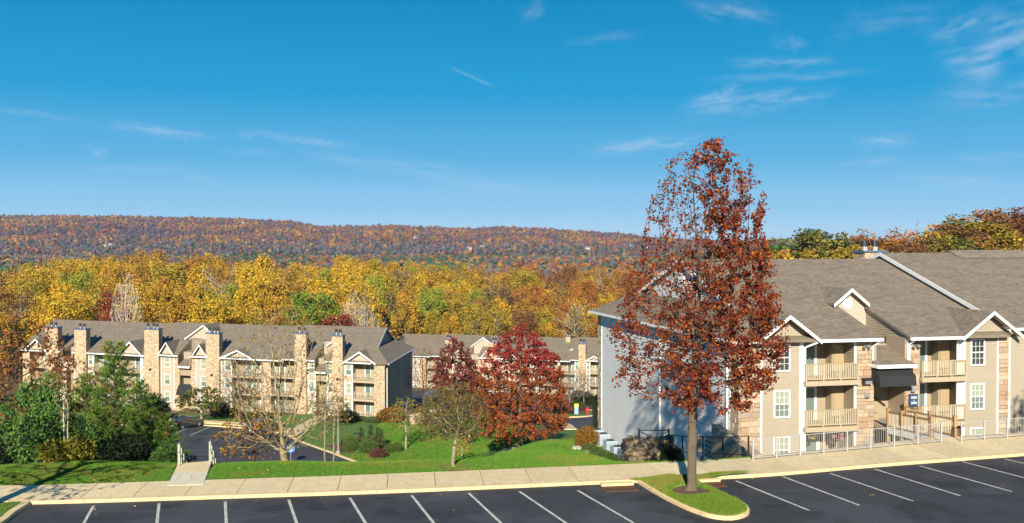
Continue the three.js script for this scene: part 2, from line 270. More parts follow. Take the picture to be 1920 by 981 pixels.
{
  const xs = []; for (let x = -70; x <= 75; x += 1) xs.push(x);
  const g = sheet(xs, [1, 0.66, 0.33, 0], (x, t) => V(x, 0, -lerp(-60, kerbAt(x), t)));
  { const uv = g.attributes.uv; for (let i = 0; i < uv.count; i++) uv.setY(i, uv.getY(i) + 46 + 8); }
  const lot = structure('parking_lot', g, M.asphalt, 'dark asphalt car park with white stall lines in the foreground', 'parking lot');
  // stall lines, each surveyed at its kerb end and a lower point
  const paint = (a, b, w) => { // painted strip from a to b, ragged uv along it
    const d = b.clone().sub(a), n = V(-d.z, 0, d.x).normalize().multiplyScalar(w / 2), L = d.length(), g2 = new THREE.BufferGeometry(), y = 0.006;
    const q = [a.clone().add(n), a.clone().sub(n), b.clone().sub(n), b.clone().add(n)]; const pos = []; for (const k of [0, 1, 2, 0, 2, 3]) pos.push(q[k].x, y, q[k].z);
    const u0 = a.x * 0.37; const uvq = [[u0, 0], [u0, 1], [u0 + L / 5, 1], [u0 + L / 5, 0]], uv = []; for (const k of [0, 1, 2, 0, 2, 3]) uv.push(...uvq[k]);
    g2.setAttribute('position', new THREE.Float32BufferAttribute(pos, 3)); g2.setAttribute('uv', new THREE.Float32BufferAttribute(uv, 2)); g2.computeVertexNormals(); return g2; };
  const ends = [[175, 949, 157, 981], [298, 944.5, 294, 981], [422, 941, 424, 981], [541, 937.5, 556, 981], [656, 934, 685, 981], [772, 929.5, 813, 981], [879, 925, 938, 980], [974, 922, 1061, 981], [1083, 920, 1188, 981], [1380, 902, 1553, 972], [1468, 894, 1652, 963], [1557, 888, 1751, 953], [1640, 880, 1846, 944], [1725, 874, 1940, 934], [1805, 866, 2030, 925], [1884, 861, 2130, 917]];
  for (const [x0, y0, x1, y1] of ends) { const a = atHeight(x0, y0, 0), b = atHeight(x1, y1, 0), d = b.clone().sub(a).normalize(); b.copy(a).addScaledVector(d, 5.6); part('parking_line', paint(a, b, 0.12), M.linePaint, lot); }
}
// kerb: one length after another, a rounded top edge, 0.15 m high; and the slabs of the sidewalk behind it
const kerbGroup = new THREE.Group(); kerbGroup.name = 'kerb'; kerbGroup.userData = { kind: 'structure', label: 'pale concrete kerb along the upper car park', category: 'kerb' }; scene.add(kerbGroup);
const walk = new THREE.Group(); walk.name = 'sidewalk'; walk.userData = { kind: 'structure', label: 'tan concrete sidewalk between car park and lawn', category: 'sidewalk' }; scene.add(walk);
const K = (x, off) => { const e = 0.05, s = (kerbAt(x + e) - kerbAt(x - e)) / (2 * e), l = Math.hypot(1, s); return [x - s / l * off, kerbAt(x) + off / l]; };
function kerbLength(pts, w, h, y0, inward) { // sweeps the kerb profile along plan points [x, d]; inward(i) gives the unit vector from face to back
  const prof = [[0, -0.02], [0, h - 0.04], [0.012, h - 0.012], [0.04, h], [w, h], [w, -0.02]], pos = [], uv = [], idx = [];
  pts.forEach(([x, d], i) => { const [ix, iy] = inward(i); let run = 0; prof.forEach(([o, y], k) => { if (k) run += Math.hypot(o - prof[k - 1][0], y - prof[k - 1][1]); pos.push(x + ix * o, y0(x, d) + y, -(d + iy * o)); uv.push(x, run + d * 0.3); }); });
  const n = prof.length; for (let i = 0; i < pts.length - 1; i++) for (let k = 0; k < n - 1; k++) { const a = i * n + k, b = a + 1, c = a + n, e = c + 1; idx.push(a, c, e, a, e, b); }
  const last = (pts.length - 1) * n; for (let k = 1; k < n - 1; k++) { idx.push(0, k, k + 1, last, last + k + 1, last + k); }
  const g = new THREE.BufferGeometry(); g.setAttribute('position', new THREE.Float32BufferAttribute(pos, 3)); g.setAttribute('uv', new THREE.Float32BufferAttribute(uv, 2)); g.setIndex(idx); const f = g.toNonIndexed(); f.computeVertexNormals(); return f;
}
const normalAt = (x) => { const [a, b] = K(x, 1), c = kerbAt(x); return [a - x, b - c]; };
const GAPS = [[4.3, 5.9], [9.5, 10.9]];   // the two storm drains are let into the kerb line
{
  const r = rngOf(21);
  for (let x = -70; x < 74; x += 3.05) { const p = []; for (let q = 0; q <= 4; q++) p.push([x + q / 4 * 3.035, kerbAt(x + q / 4 * 3.035)]); part('kerb_stone', kerbLength(p, 0.3, 0.15, () => 0, (i) => normalAt(p[i][0])), M.kerb, kerbGroup); }
  // slabs run from the kerb's back to the lawn
  const joints = []; for (let x = -70; x < 75; x += 2.15) joints.push(x);
  for (let i = 0; i < joints.length - 1; i++) {
    const x0 = joints[i] + 0.014, x1 = joints[i + 1] - 0.014, sk = 0.55, pcs = [];   // joints lean a little, square to the kerb
    const at = (x, s) => { const [kx, kd] = K(x, 0.304), bx = kx - (kd > 47 ? 0.25 : 0.1) * 3; return V(lerp(kx, bx, s), 0, -lerp(kd, backAt(bx), s)); };
    const y = 0.15 + r.range(-0.004, 0.004), q = [at(x0, 0), at(x1, 0), at(x1, 1), at(x0, 1)];
    const top = q.map((p) => V(p.x, y, p.z)), bot = q.map((p) => V(p.x, -0.1, p.z)), f = [top, bot.slice().reverse()]; for (let k = 0; k < 4; k++) f.push([top[k], bot[k], bot[(k + 1) % 4], top[(k + 1) % 4]]);
    pcs.push(f); part('slab', geo(pcs), concreteMats[Math.floor(r() * 4)], walk);
  }
  part('joint_bed', sheet(joints, [0, 1], (x, t) => { const [kx, kd] = K(x, 0.2), bx = kx - 0.75 * (kd > 47 ? 1 : 0.4); return V(lerp(kx, bx, t), 0.1, -lerp(kd, backAt(bx), t)); }), mat(lin(0.09, 0.07, 0.05)), walk);
}
// ground under everything near, to close the world below and behind
structure('subsoil', sheet([-420, -100, 0, 100, 420], [0, 1], (x, t) => V(x, -0.6 - 0.2 * t, lerp(120, -44, t) - (t ? clamp(x, -70, 75) * 0.1 : 0))), M.litter, 'bare soil beneath the car park', 'ground');
// ---------------------------------------------------------------- trees
class Leaves { // many small faces in one geometry, a colour each
  constructor() { this.p = []; this.c = []; this.i = []; }
  kite(at, dir, side, len, wid, col, fold = 0.25) { // base, two shoulders, tip
    const n = dir.clone().cross(side).normalize(), o = this.p.length / 3, b = at, m = at.clone().addScaledVector(dir, len * 0.48), t = at.clone().addScaledVector(dir, len);
    const l = m.clone().addScaledVector(side, wid / 2).addScaledVector(n, wid * fold), r = m.clone().addScaledVector(side, -wid / 2).addScaledVector(n, wid * fold);
    for (const q of [b, r, t, l]) { this.p.push(q.x, q.y, q.z); this.c.push(col[0], col[1], col[2]); } this.i.push(o, o + 1, o + 2, o, o + 2, o + 3);
  }
  blade(at, dir, side, len, wid, col) { const o = this.p.length / 3; for (const q of [at.clone().addScaledVector(side, wid / 2), at.clone().addScaledVector(side, -wid / 2), at.clone().addScaledVector(dir, len)]) { this.p.push(q.x, q.y, q.z); this.c.push(col[0], col[1], col[2]); } this.i.push(o, o + 1, o + 2); }
  build() { const g = new THREE.BufferGeometry(); g.setAttribute('position', new THREE.Float32BufferAttribute(this.p, 3)); g.setAttribute('color', new THREE.Float32BufferAttribute(this.c, 3)); g.setIndex(this.i); g.computeVertexNormals(); return g; }
}
const dirOf = (r) => { const z = r() * 2 - 1, a = r() * 6.2832, s = Math.sqrt(1 - z * z); return V(s * Math.cos(a), z, s * Math.sin(a)); };
function sideOf(d, r) { return dirOf(r).cross(d).normalize(); }
// branches that grow towards points spread through the crown
function skeleton(r, { trunk, points, step = 0.35, reach = 2.2, kill = 0.5, rounds = 90, lift = 0.12, tip = 0.008, power = 2.0, jitter = 0.15 }) {
  const nodes = []; trunk.forEach((p, i) => nodes.push({ p: p.clone(), parent: i - 1, kids: [] })); for (let i = 1; i < nodes.length; i++) nodes[i - 1].kids.push(i);
  let pts = points.map((p) => ({ p, near: -1, d: 1e9 })), checked = 0; const cell = reach, grid = new Map(), key = (x, y, z) => `${x},${y},${z}`;
  for (let round = 0; round < rounds && pts.length; round++) {
    for (const a of pts) for (let k = checked; k < nodes.length; k++) { const d = a.p.distanceToSquared(nodes[k].p); if (d < a.d) { a.d = d; a.near = k; } }
    checked = nodes.length;
    pts = pts.filter((a) => a.d > kill * kill);
    const pull = new Map(); for (const a of pts) if (a.d < reach * reach * (round < 6 ? 9 : 1)) { const v = a.p.clone().sub(nodes[a.near].p).normalize(); const e = pull.get(a.near); if (e) e.add(v); else pull.set(a.near, v); }
    if (!pull.size) break;
    for (const [k, v] of pull) { const par = nodes[k]; const back = par.parent >= 0 ? par.p.clone().sub(nodes[par.parent].p).normalize() : V(0, 1, 0);
      v.normalize().addScaledVector(back, 0.45).addScaledVector(dirOf(r), jitter); v.y += lift; v.normalize(); const p = par.p.clone().addScaledVector(v, step);
      if (par.kids.some((q) => nodes[q].p.distanceTo(p) < step * 0.35)) continue; par.kids.push(nodes.length); nodes.push({ p, parent: k, kids: [] }); }
  }
  for (let k = nodes.length - 1; k >= 0; k--) { const n = nodes[k]; n.leaf = !n.kids.length; n.r = n.kids.length ? Math.pow(n.kids.reduce((s, q) => s + Math.pow(nodes[q].r, power), 0), 1 / power) * 1.002 : tip; n.far = n.kids.length ? 1 + Math.max(...n.kids.map((q) => nodes[q].far)) : 0; }
  return nodes;
}
function woodOf(nodes, { base = 0, sides = 6, flare = 1.35, min = 0 } = {}) { // continuous tapering tubes along the branches
  const pos = [], idx = [], uv = []; const scale = base ? base / nodes[0].r : 1;
  const tube = (chain) => { if (chain.length < 2) return; const n = nodes[chain[1]].r * scale > 0.05 ? Math.max(sides, 7) : nodes[chain[1]].r * scale > 0.02 ? 5 : 3, o = pos.length / 3; let run = 0, ref = V(0.3, 0.1, 1).normalize();
    chain.forEach((k, i) => { const a = nodes[chain[Math.max(0, i - 1)]].p, b = nodes[chain[Math.min(chain.length - 1, i + 1)]].p, d = b.clone().sub(a).normalize(); if (i) run += nodes[k].p.distanceTo(nodes[chain[i - 1]].p);
      const s = ref.clone().addScaledVector(d, -ref.dot(d)).normalize(), t = d.clone().cross(s); ref = s; let R = (i === 0 && k !== 0 ? nodes[chain[1]].r : nodes[k].r) * scale; if (k === 0) R *= flare; else if (k === 1) R *= 1 + (flare - 1) * 0.25; R = Math.max(R, min);
      for (let q = 0; q < n; q++) { const w = q / n * 6.2832, e = s.clone().multiplyScalar(Math.cos(w) * R).addScaledVector(t, Math.sin(w) * R).add(nodes[k].p); pos.push(e.x, e.y, e.z); uv.push(q / n * 4, run); } });
    for (let i = 0; i < chain.length - 1; i++) for (let q = 0; q < n; q++) { const a = o + i * n + q, b = o + i * n + (q + 1) % n, c = a + n, e = b + n; idx.push(a, c, e, a, e, b); } };
  const stack = [[0]]; while (stack.length) { const chain = stack.pop(); let k = chain[chain.length - 1]; while (nodes[k].kids.length) { const ks = nodes[k].kids.slice().sort((a, b) => nodes[b].r - nodes[a].r); for (const q of ks.slice(1)) stack.push([k, q]); k = ks[0]; chain.push(k); } tube(chain); }
  const g = new THREE.BufferGeometry(); g.setAttribute('position', new THREE.Float32BufferAttribute(pos, 3)); g.setAttribute('uv', new THREE.Float32BufferAttribute(uv, 2)); g.setIndex(idx); g.computeVertexNormals(); return g;
}
const barkTex = texture(256, 512, (i, j, c) => { const n = fbm(i / 7, j / 34, 4), g = hash2(i, j), b = 0.35 + 0.95 * n + 0.3 * (g - 0.5); c[0] = b; c[1] = b; c[2] = b; }, { repeat: [1, 0.7] });
const bark = (r, g, b) => mat(lin(r, g, b), 0.95, { map: barkTex, bumpMap: barkTex, bumpScale: 0.02 });
M.barkBrown = bark(0.19, 0.15, 0.10); M.barkGrey = bark(0.20, 0.17, 0.13); M.barkDark = bark(0.09, 0.065, 0.045); M.barkPale = bark(0.52, 0.46, 0.33); M.barkTan = bark(0.40, 0.33, 0.22); M.barkWhite = bark(0.75, 0.70, 0.60);
const sycamoreTex = texture(256, 512, (i, j, c) => { const n = fbm(i / 22, j / 30, 4), p = smooth(0.52, 0.56, n), b = 0.85 + 0.3 * (hash2(i, j) - 0.5); c[0] = b * lerp(0.38, 0.15, p); c[1] = b * lerp(0.31, 0.12, p); c[2] = b * lerp(0.16, 0.06, p); }, { repeat: [0.5, 0.5] });
M.barkSycamore = mat(0xffffff, 0.9, { map: sycamoreTex });
const leafMat = (r, g, b, through = 0.28) => new THREE.MeshPhysicalMaterial({ color: lin(r, g, b), roughness: 0.75, vertexColors: true, side: THREE.DoubleSide, transmission: through, thickness: 0, specularIntensity: 0.3 });
const flatLeaf = (r, g, b) => mat(lin(r, g, b), 0.8, { vertexColors: true, ...DS });
M.leaf = leafMat(1, 1, 1); M.leafFlat = flatLeaf(1, 1, 1);
function mix(palette, r) { const e = r.pick(palette), k = r.range(0.72, 1.22); return [e[0] * k, e[1] * k, e[2] * k]; }
// spread points inside an outline: radius(t) for t = 0 (bottom of crown) .. 1 (top)
function crownPoints(r, n, y0, y1, radius, lean = 0, hollow = 0.0) { const out = []; let guard = 0; const rm = Math.max(...Array.from({ length: 20 }, (_, i) => radius(i / 19))); while (out.length < n && guard++ < n * 40) { const t = r(), R = radius(t), x = r.range(-rm, rm), z = r.range(-rm, rm), q = Math.hypot(x, z); if (q > R || q < R * hollow * r()) continue; out.push(V(x + lean * t, lerp(y0, y1, t), z)); } return out; }
// a leafy broad-leaved tree of branches; every twig carries leaves
function broadleaf(seed, o) {
  const r = rngOf(seed), trunk = []; const nT = Math.max(3, Math.round(o.trunkTop / (o.step ?? 0.35)));
  for (let i = 0; i <= nT; i++) { const t = i / nT; trunk.push(V((o.bend ?? 0) * t * t + r.norm() * 0.02, o.trunkTop * t, r.norm() * 0.02)); }
  const pts = o.points ?? crownPoints(r, o.count ?? 900, o.crownLow, o.height, o.radius, o.lean ?? 0, o.hollow ?? 0);
  const nodes = skeleton(r, { trunk, points: pts, step: o.step ?? 0.35, reach: o.reach ?? 2.4, kill: o.kill ?? 0.45, lift: o.lift ?? 0.12, rounds: o.rounds ?? 90, jitter: o.jitter ?? 0.15 });
  const wood = woodOf(nodes, { base: o.base, flare: o.flare ?? 1.4, min: o.min ?? 0.006 });
  const L = new Leaves(), wind = o.wind ?? V(0, 0, 0);
  for (const n of nodes) { if (n.far > (o.leafDepth ?? 2) || n.p.y < (o.leafFrom ?? 0)) continue; const keep = o.density ? o.density(n.p, r) : 1;
    const m = Math.floor((o.perNode ?? 5) * keep + r()); for (let q = 0; q < m; q++) {
      const at = n.p.clone().addScaledVector(dirOf(r), r() * (o.spread ?? 0.22)), d = dirOf(r).add(V(0, o.droop ?? -0.5, 0)).add(wind).normalize(); const s = (o.leaf ?? 0.16) * r.range(0.65, 1.3);
      L.kite(at, d, sideOf(d, r), s, s * (o.leafWide ?? 0.75), mix(o.palette, r), r.range(0.05, 0.35)); } }
  return { wood, leaves: L.build(), nodes };
}
function plantTree(name, label, category, pos, made, barkM, leafM, group, turn = 0, scale = 1) {
  const t = thing(name, label, category, pos, group); t.rotation.y = turn; t.scale.setScalar(scale); part('trunk', made.wood, barkM, t); if (made.leaves && made.leaves.attributes.position.count) part('crown', made.leaves, leafM, t); return t;
}
// forest tree: a trunk, some limbs and clumps of leaves that stand apart
function clumpTree(seed, { h, crown, wide, clumps, per, leaf, shape, bare = 0, tall = 0.72 }) {
  const r = rngOf(seed), L = new Leaves(), pcs = [], rad = h * 0.011 + 0.05, top = V(r.norm() * 0.6, h * 0.9, r.norm() * 0.6), at = (t) => V(top.x * t * t, h * 0.9 * t, top.z * t * t);
  for (let i = 0; i < 8; i++) pcs.push(tubeP(at(i / 8), at((i + 1) / 8), rad * (1.05 - i / 8), rad * (1.05 - (i + 1) / 8), 6));
  const low = h - crown;
  for (let k = 0; k < clumps; k++) {
    const t = Math.pow(r(), 0.8), R = wide * shape(t), a = r() * 6.2832, q = Math.sqrt(r.range(0.25, 1)) * R * r.range(0.8, 1.12), y = low + crown * t, c = V(Math.cos(a) * q + top.x * y / h, y, Math.sin(a) * q + top.z * y / h);
    const tt = clamp((y - q * 0.9 - 1) / (h * 0.9), 0.12, 0.97); if (k % 3 === 0) pcs.push(tubeP(at(tt), c, rad * 0.32 * (1.1 - tt), 0.03, 4));
    const cr = r.range(0.5, 1.5) * wide / 4.2, tone = r.range(0.6, 1.25), hue = r.range(-0.14, 0.10);
    for (let m = 0; m < per; m++) { const d = dirOf(r), p = c.clone().add(V(d.x * cr, d.y * cr * tall, d.z * cr).multiplyScalar(Math.pow(r(), 0.35))), dd = dirOf(r).addScaledVector(d, 0.5).add(V(0, -0.25, 0)).normalize(), s = leaf * r.range(0.6, 1.35), b = tone * r.range(0.75, 1.25);
      L.kite(p, dd, sideOf(dd, r), s, s * 0.8, [b * (1 + hue), b, b * (1 - hue)], 0.2); }
  }
  if (bare) for (let k = 0; k < bare; k++) { let p = at(r.range(0.3, 0.95)), d = dirOf(r); d.y = Math.abs(d.y) * 0.6 + 0.55; d.normalize(); let w = rad * 0.35, l = h * 0.1; for (let q = 0; q < 3; q++) { const e = p.clone().addScaledVector(d, l); pcs.push(tubeP(p, e, w, w * 0.6, 4)); for (let z = 0; z < 2; z++) { const dd = d.clone().addScaledVector(dirOf(r), 0.7).normalize(); pcs.push(tubeP(e, e.clone().addScaledVector(dd, l * 0.8), w * 0.5, 0.012, 3)); } p = e; d = d.clone().addScaledVector(dirOf(r), 0.35).normalize(); w *= 0.6; l *= 0.8; } }
  return { wood: geo(pcs), leaves: L.build() };
}
// ---------------------------------------------------------------- far country: valley, ridge and their woods
function ridgeTop(x, D) { // skyline height of the ridge by bearing
  const px = 960 + F * x / D; const S = [[-900, 395], [-300, 398], [0, 403], [180, 404], [300, 406], [420, 408], [520, 413], [620, 424], [660, 423], [730, 421], [800, 424], [880, 427], [950, 425], [1010, 428], [1080, 433], [1160, 438], [1230, 444], [1320, 451], [1450, 457], [1600, 460], [2600, 462]];
  let k = 0; while (k < S.length - 2 && px > S[k + 1][0]) k++; const t = clamp((px - S[k][0]) / (S[k + 1][0] - S[k][0])); return S[k][1] + (S[k + 1][1] - S[k][1]) * smooth(0, 1, t);
}
const CREST = 4200;
function country(x, d) {
  const crest = Math.max(6, (457 - ridgeTop(x, d)) / F * CREST + CAM_H - 22), rise = smooth(2300, CREST, d), fall = smooth(CREST, CREST + 1600, d);
  const rough = (fbm(x / 330 + 40, d / 330, 4) - 0.5) * 46 * smooth(2500, 3300, d) * smooth(CREST - 80, 3700, d);
  return -24 + (crest + 24) * rise * (1 - fall * 0.9) + rough + (fbm(x / 240, d / 240, 3) - 0.5) * 5;
}
const TERR = { far: mat(lin(0.06, 0.045, 0.03), 0.95) };
{
  const xs = []; for (let x = -5200; x <= 5200; x += 80) xs.push(x); const ts = [...spaced(470, 2400, 60, 1.06), ...spaced(2480, 6200, 60, 1.01)];
  structure('hills', sheet(xs, ts, (x, d) => V(x, country(x, d), -d)), TERR.far, 'wooded ridge and valley beyond the apartments', 'hills');
  const g2 = sheet([-9000, -4500, -1000, 1500, 3000, 6000, 9000], [9000, 9800, 10600], (x, d) => V(x, d < 9500 ? -60 : 0 + 6 * Math.sin(x / 900), -d));
  structure('hills', g2, mat(lin(0.045, 0.05, 0.03), 1), 'low hazy hills on the horizon at right', 'hills');
}
// low leafy crowns for the far woods
function farCrown(seed, n) { const r = rngOf(seed), L = new Leaves(); for (let k = 0; k < n; k++) { const d = dirOf(r); d.y = Math.abs(d.y) * 1.1 - 0.15; const p = V(d.x, d.y * 1.05 + 0.5, d.z).multiplyScalar(0.42 * r.range(0.75, 1.1)), dd = dirOf(r).addScaledVector(d, 0.2).normalize(), b = r.range(0.7, 1.25); L.kite(p, dd, sideOf(dd, r), r.range(0.28, 0.55), r.range(0.25, 0.45), [b, b, b], 0.2); } return L.build(); }
function wood(name, label, n, seed, where, palette, size) {
  const r = rngOf(seed), per = 3, geos = Array.from({ length: per }, (_, i) => farCrown(seed + i, 26)), lists = geos.map(() => []), m = new THREE.Matrix4(), q = new THREE.Quaternion();
  for (let k = 0; k < n; k++) { const [x, d] = where(r); const y = country(x, d), s = r.range(...size), col = palette(x, d, r); lists[k % per].push([x, y, d, s, s * r.range(0.6, 0.95), r() * 6.28, col]); }
  const grp = new THREE.Group(); grp.name = name; grp.userData = { kind: 'stuff', label, category: 'woods' }; scene.add(grp);
  lists.forEach((list, i) => { const im = new THREE.InstancedMesh(geos[i], M.leafFlat, list.length); im.name = 'tree_crowns'; im.userData.kind = 'stuff'; im.castShadow = im.receiveShadow = true;
    list.forEach(([x, y, d, s, hh, a, c], k) => { m.compose(V(x, y - s * 0.05, -d), q.setFromAxisAngle(V(0, 1, 0), a), V(s, hh, s)); im.setMatrixAt(k, m); im.setColorAt(k, lin(...c)); }); grp.add(im); });
}
const RUST = [0.20, 0.06, 0.018], GOLD = [0.28, 0.135, 0.016], PURPLE = [0.085, 0.045, 0.062], PINE = [0.02, 0.05, 0.028], OCHRE = [0.24, 0.105, 0.018], RED = [0.20, 0.035, 0.016], GREYB = [0.085, 0.078, 0.09];
wood('ridge_woods', 'far ridge covered with rust, gold and purple autumn woods', 62000, 11, (r) => { const d = 2300 + 1980 * Math.pow(r(), 0.85); const x = r.range(-0.62, 0.5) * d; return [x, d]; },
  (x, d, r) => { const n = fbm(x / 190 + 3, d / 190, 4), k = clamp((fbm(x / 75 + 60, d / 90 + 11, 3) - 0.5) * 1.9 + 0.5 + (r() - 0.5) * 0.75); const lo = smooth(3150, 2600, d); if (r() < 0.06 + lo * 0.6) return r() < 0.3 ? PINE : GREYB; if (k < 0.34 + n * 0.28) return PURPLE.map((v) => v * r.range(0.8, 1.4)); if (k < 0.40 + n * 0.6) return RUST.map((v) => v * r.range(0.7, 1.2)); return r() < 0.5 ? OCHRE.map((v) => v * r.range(0.8, 1.2)) : GOLD.map((v) => v * r.range(0.7, 1.1)); }, [11, 30]);
wood('valley_woods', 'flat valley woods with grey and evergreen trees below the ridge', 26000, 31, (r) => { const d = 520 + 1900 * Math.pow(r(), 1.1); return [r.range(-0.62, 0.55) * d, d]; },
  (x, d, r) => { const n = fbm(x / 120 + 20, d / 160, 3), k = r(); if (n > 0.52 && k < 0.7) return PINE.map((v) => v * r.range(0.8, 1.8)); if (k < 0.5) return GREYB.map((v) => v * r.range(0.7, 1.3)); if (k < 0.7) return OCHRE.map((v) => v * r.range(0.7, 1.2)); if (k < 0.78) return RED; return GOLD.map((v) => v * r.range(0.6, 1)); }, [10, 17]);
// the few pale houses scattered through the valley
{
  const r = rngOf(91), wallM = mat(lin(0.55, 0.53, 0.49), 0.8), roofM = mat(lin(0.22, 0.2, 0.2), 0.9), glassM = mat(lin(0.05, 0.06, 0.08), 0.3);
  const spots = [[198, 461], [207, 459], [780, 446], [880, 466], [905, 463], [1060, 460], [1090, 461], [1101, 466], [1180, 461], [1212, 464], [455, 418]];
  for (const [px, py] of spots) { let D = 2500; for (D = 1200; D < CREST; D += 20) { const p = atDepth(px, py, D); if (p.y < country(p.x, D) + 16) break; } const p = atDepth(px, py, D), w = r.range(9, 13), h = 4.5, dp = 8;
    const t = thing('farmhouse', 'tiny pale house among the distant valley woods', 'house', V(p.x, p.y - 4, p.z), 'pale houses scattered through the distant valley'); t.rotation.y = r.norm() * 0.5;
    part('wall', geo([boxP(-w / 2, w / 2, -6, h, -dp / 2, dp / 2)]), wallM, t); part('roof', geo([prismP([V(-w / 2 - 0.5, h, dp / 2 + 0.5), V(-w / 2 - 0.5, h + 4, 0), V(-w / 2 - 0.5, h, -dp / 2 - 0.5)], V(w + 1, 0, 0))]), roofM, t); }
}
// ---------------------------------------------------------------- the yellow woods behind the apartments
const oval = (t) => 0.35 + 0.65 * Math.sin(Math.PI * Math.pow(clamp(t * 0.92 + 0.04), 0.75)), spire = (t) => 0.25 + 0.85 * Math.sin(Math.PI * Math.pow(t * 0.9 + 0.05, 0.6)) * (1 - 0.2 * t), dome = (t) => 0.5 + 0.5 * Math.sqrt(Math.max(0, 1 - t * t));
const protos = [
  clumpTree(201, { h: 25, crown: 18, wide: 5.0, clumps: 64, per: 60, leaf: 0.46, tall: 1.7, shape: oval }), clumpTree(202, { h: 25, crown: 19, wide: 4.3, clumps: 62, per: 60, leaf: 0.45, tall: 1.9, shape: spire }),
  clumpTree(203, { h: 25, crown: 17, wide: 5.6, clumps: 66, per: 62, leaf: 0.47, tall: 0.9, shape: dome }), clumpTree(204, { h: 25, crown: 20, wide: 4.8, clumps: 60, per: 60, leaf: 0.46, tall: 1.6, shape: oval }), clumpTree(205, { h: 25, crown: 16, wide: 4.8, clumps: 46, per: 34, leaf: 0.4, shape: dome, bare: 34 }),
  clumpTree(206, { h: 25, crown: 18, wide: 4.6, clumps: 10, per: 14, leaf: 0.5, shape: dome, bare: 60 }),
  clumpTree(207, { h: 25, crown: 20, wide: 5.6, clumps: 80, per: 80, leaf: 0.4, shape: dome }), clumpTree(208, { h: 25, crown: 20, wide: 5.0, clumps: 70, per: 80, leaf: 0.4, shape: oval }), clumpTree(209, { h: 25, crown: 17, wide: 5, clumps: 60, per: 34, leaf: 0.36, shape: dome, bare: 40 })];
const woodColours = { 'bright yellow': flatLeaf(0.47, 0.285, 0.012), 'golden yellow': flatLeaf(0.42, 0.235, 0.014), 'amber': flatLeaf(0.32, 0.165, 0.016), 'orange': flatLeaf(0.34, 0.125, 0.014), 'olive yellow': flatLeaf(0.31, 0.22, 0.014), 'yellow green': flatLeaf(0.22, 0.24, 0.016), 'bright green': flatLeaf(0.13, 0.20, 0.015), 'russet brown': flatLeaf(0.20, 0.085, 0.026), 'dull brown': flatLeaf(0.20, 0.125, 0.045), 'deep red': flatLeaf(0.22, 0.025, 0.015), 'olive': flatLeaf(0.13, 0.13, 0.014), 'dark green': flatLeaf(0.05, 0.10, 0.015) };
function woodTree(px, D, topPy, kind, colour, where, rr, wide = 1) {
  const x = xAt(px, D), g = ground(x, D), h = Math.max(6, yAt(topPy, D) - g), s = h / 25, P = protos[kind], zone = px > 1400 ? '' : px < 60 ? ', far left' : px < 200 ? ', above the left chimneys' : px < 400 ? ', above the middle chimneys' : px < 620 ? ', above the right chimneys' : px < 800 ? ', above the roof gap' : px < 960 ? ', above the crimson tree' : ', left of the maple', t = thing('woodland_tree', `${['oval', 'narrow', 'domed', 'full', 'thinning', 'almost bare', 'broad', 'rounded', 'sparse'][kind]} ${colour} tree ${where}${zone}`, 'tree', V(x, g - 0.2, -D), `${colour} trees ${where}`); t.userData.px = px;
  t.rotation.y = rr() * 6.28; const w = Math.pow(s, 0.6) * wide; t.scale.set(w, s, w); part('trunk', P.wood, kind === 5 ? M.barkTan : rr() < 0.3 ? M.barkGrey : M.barkBrown, t); part('crown', P.leaves, woodColours[colour], t); return t;
}
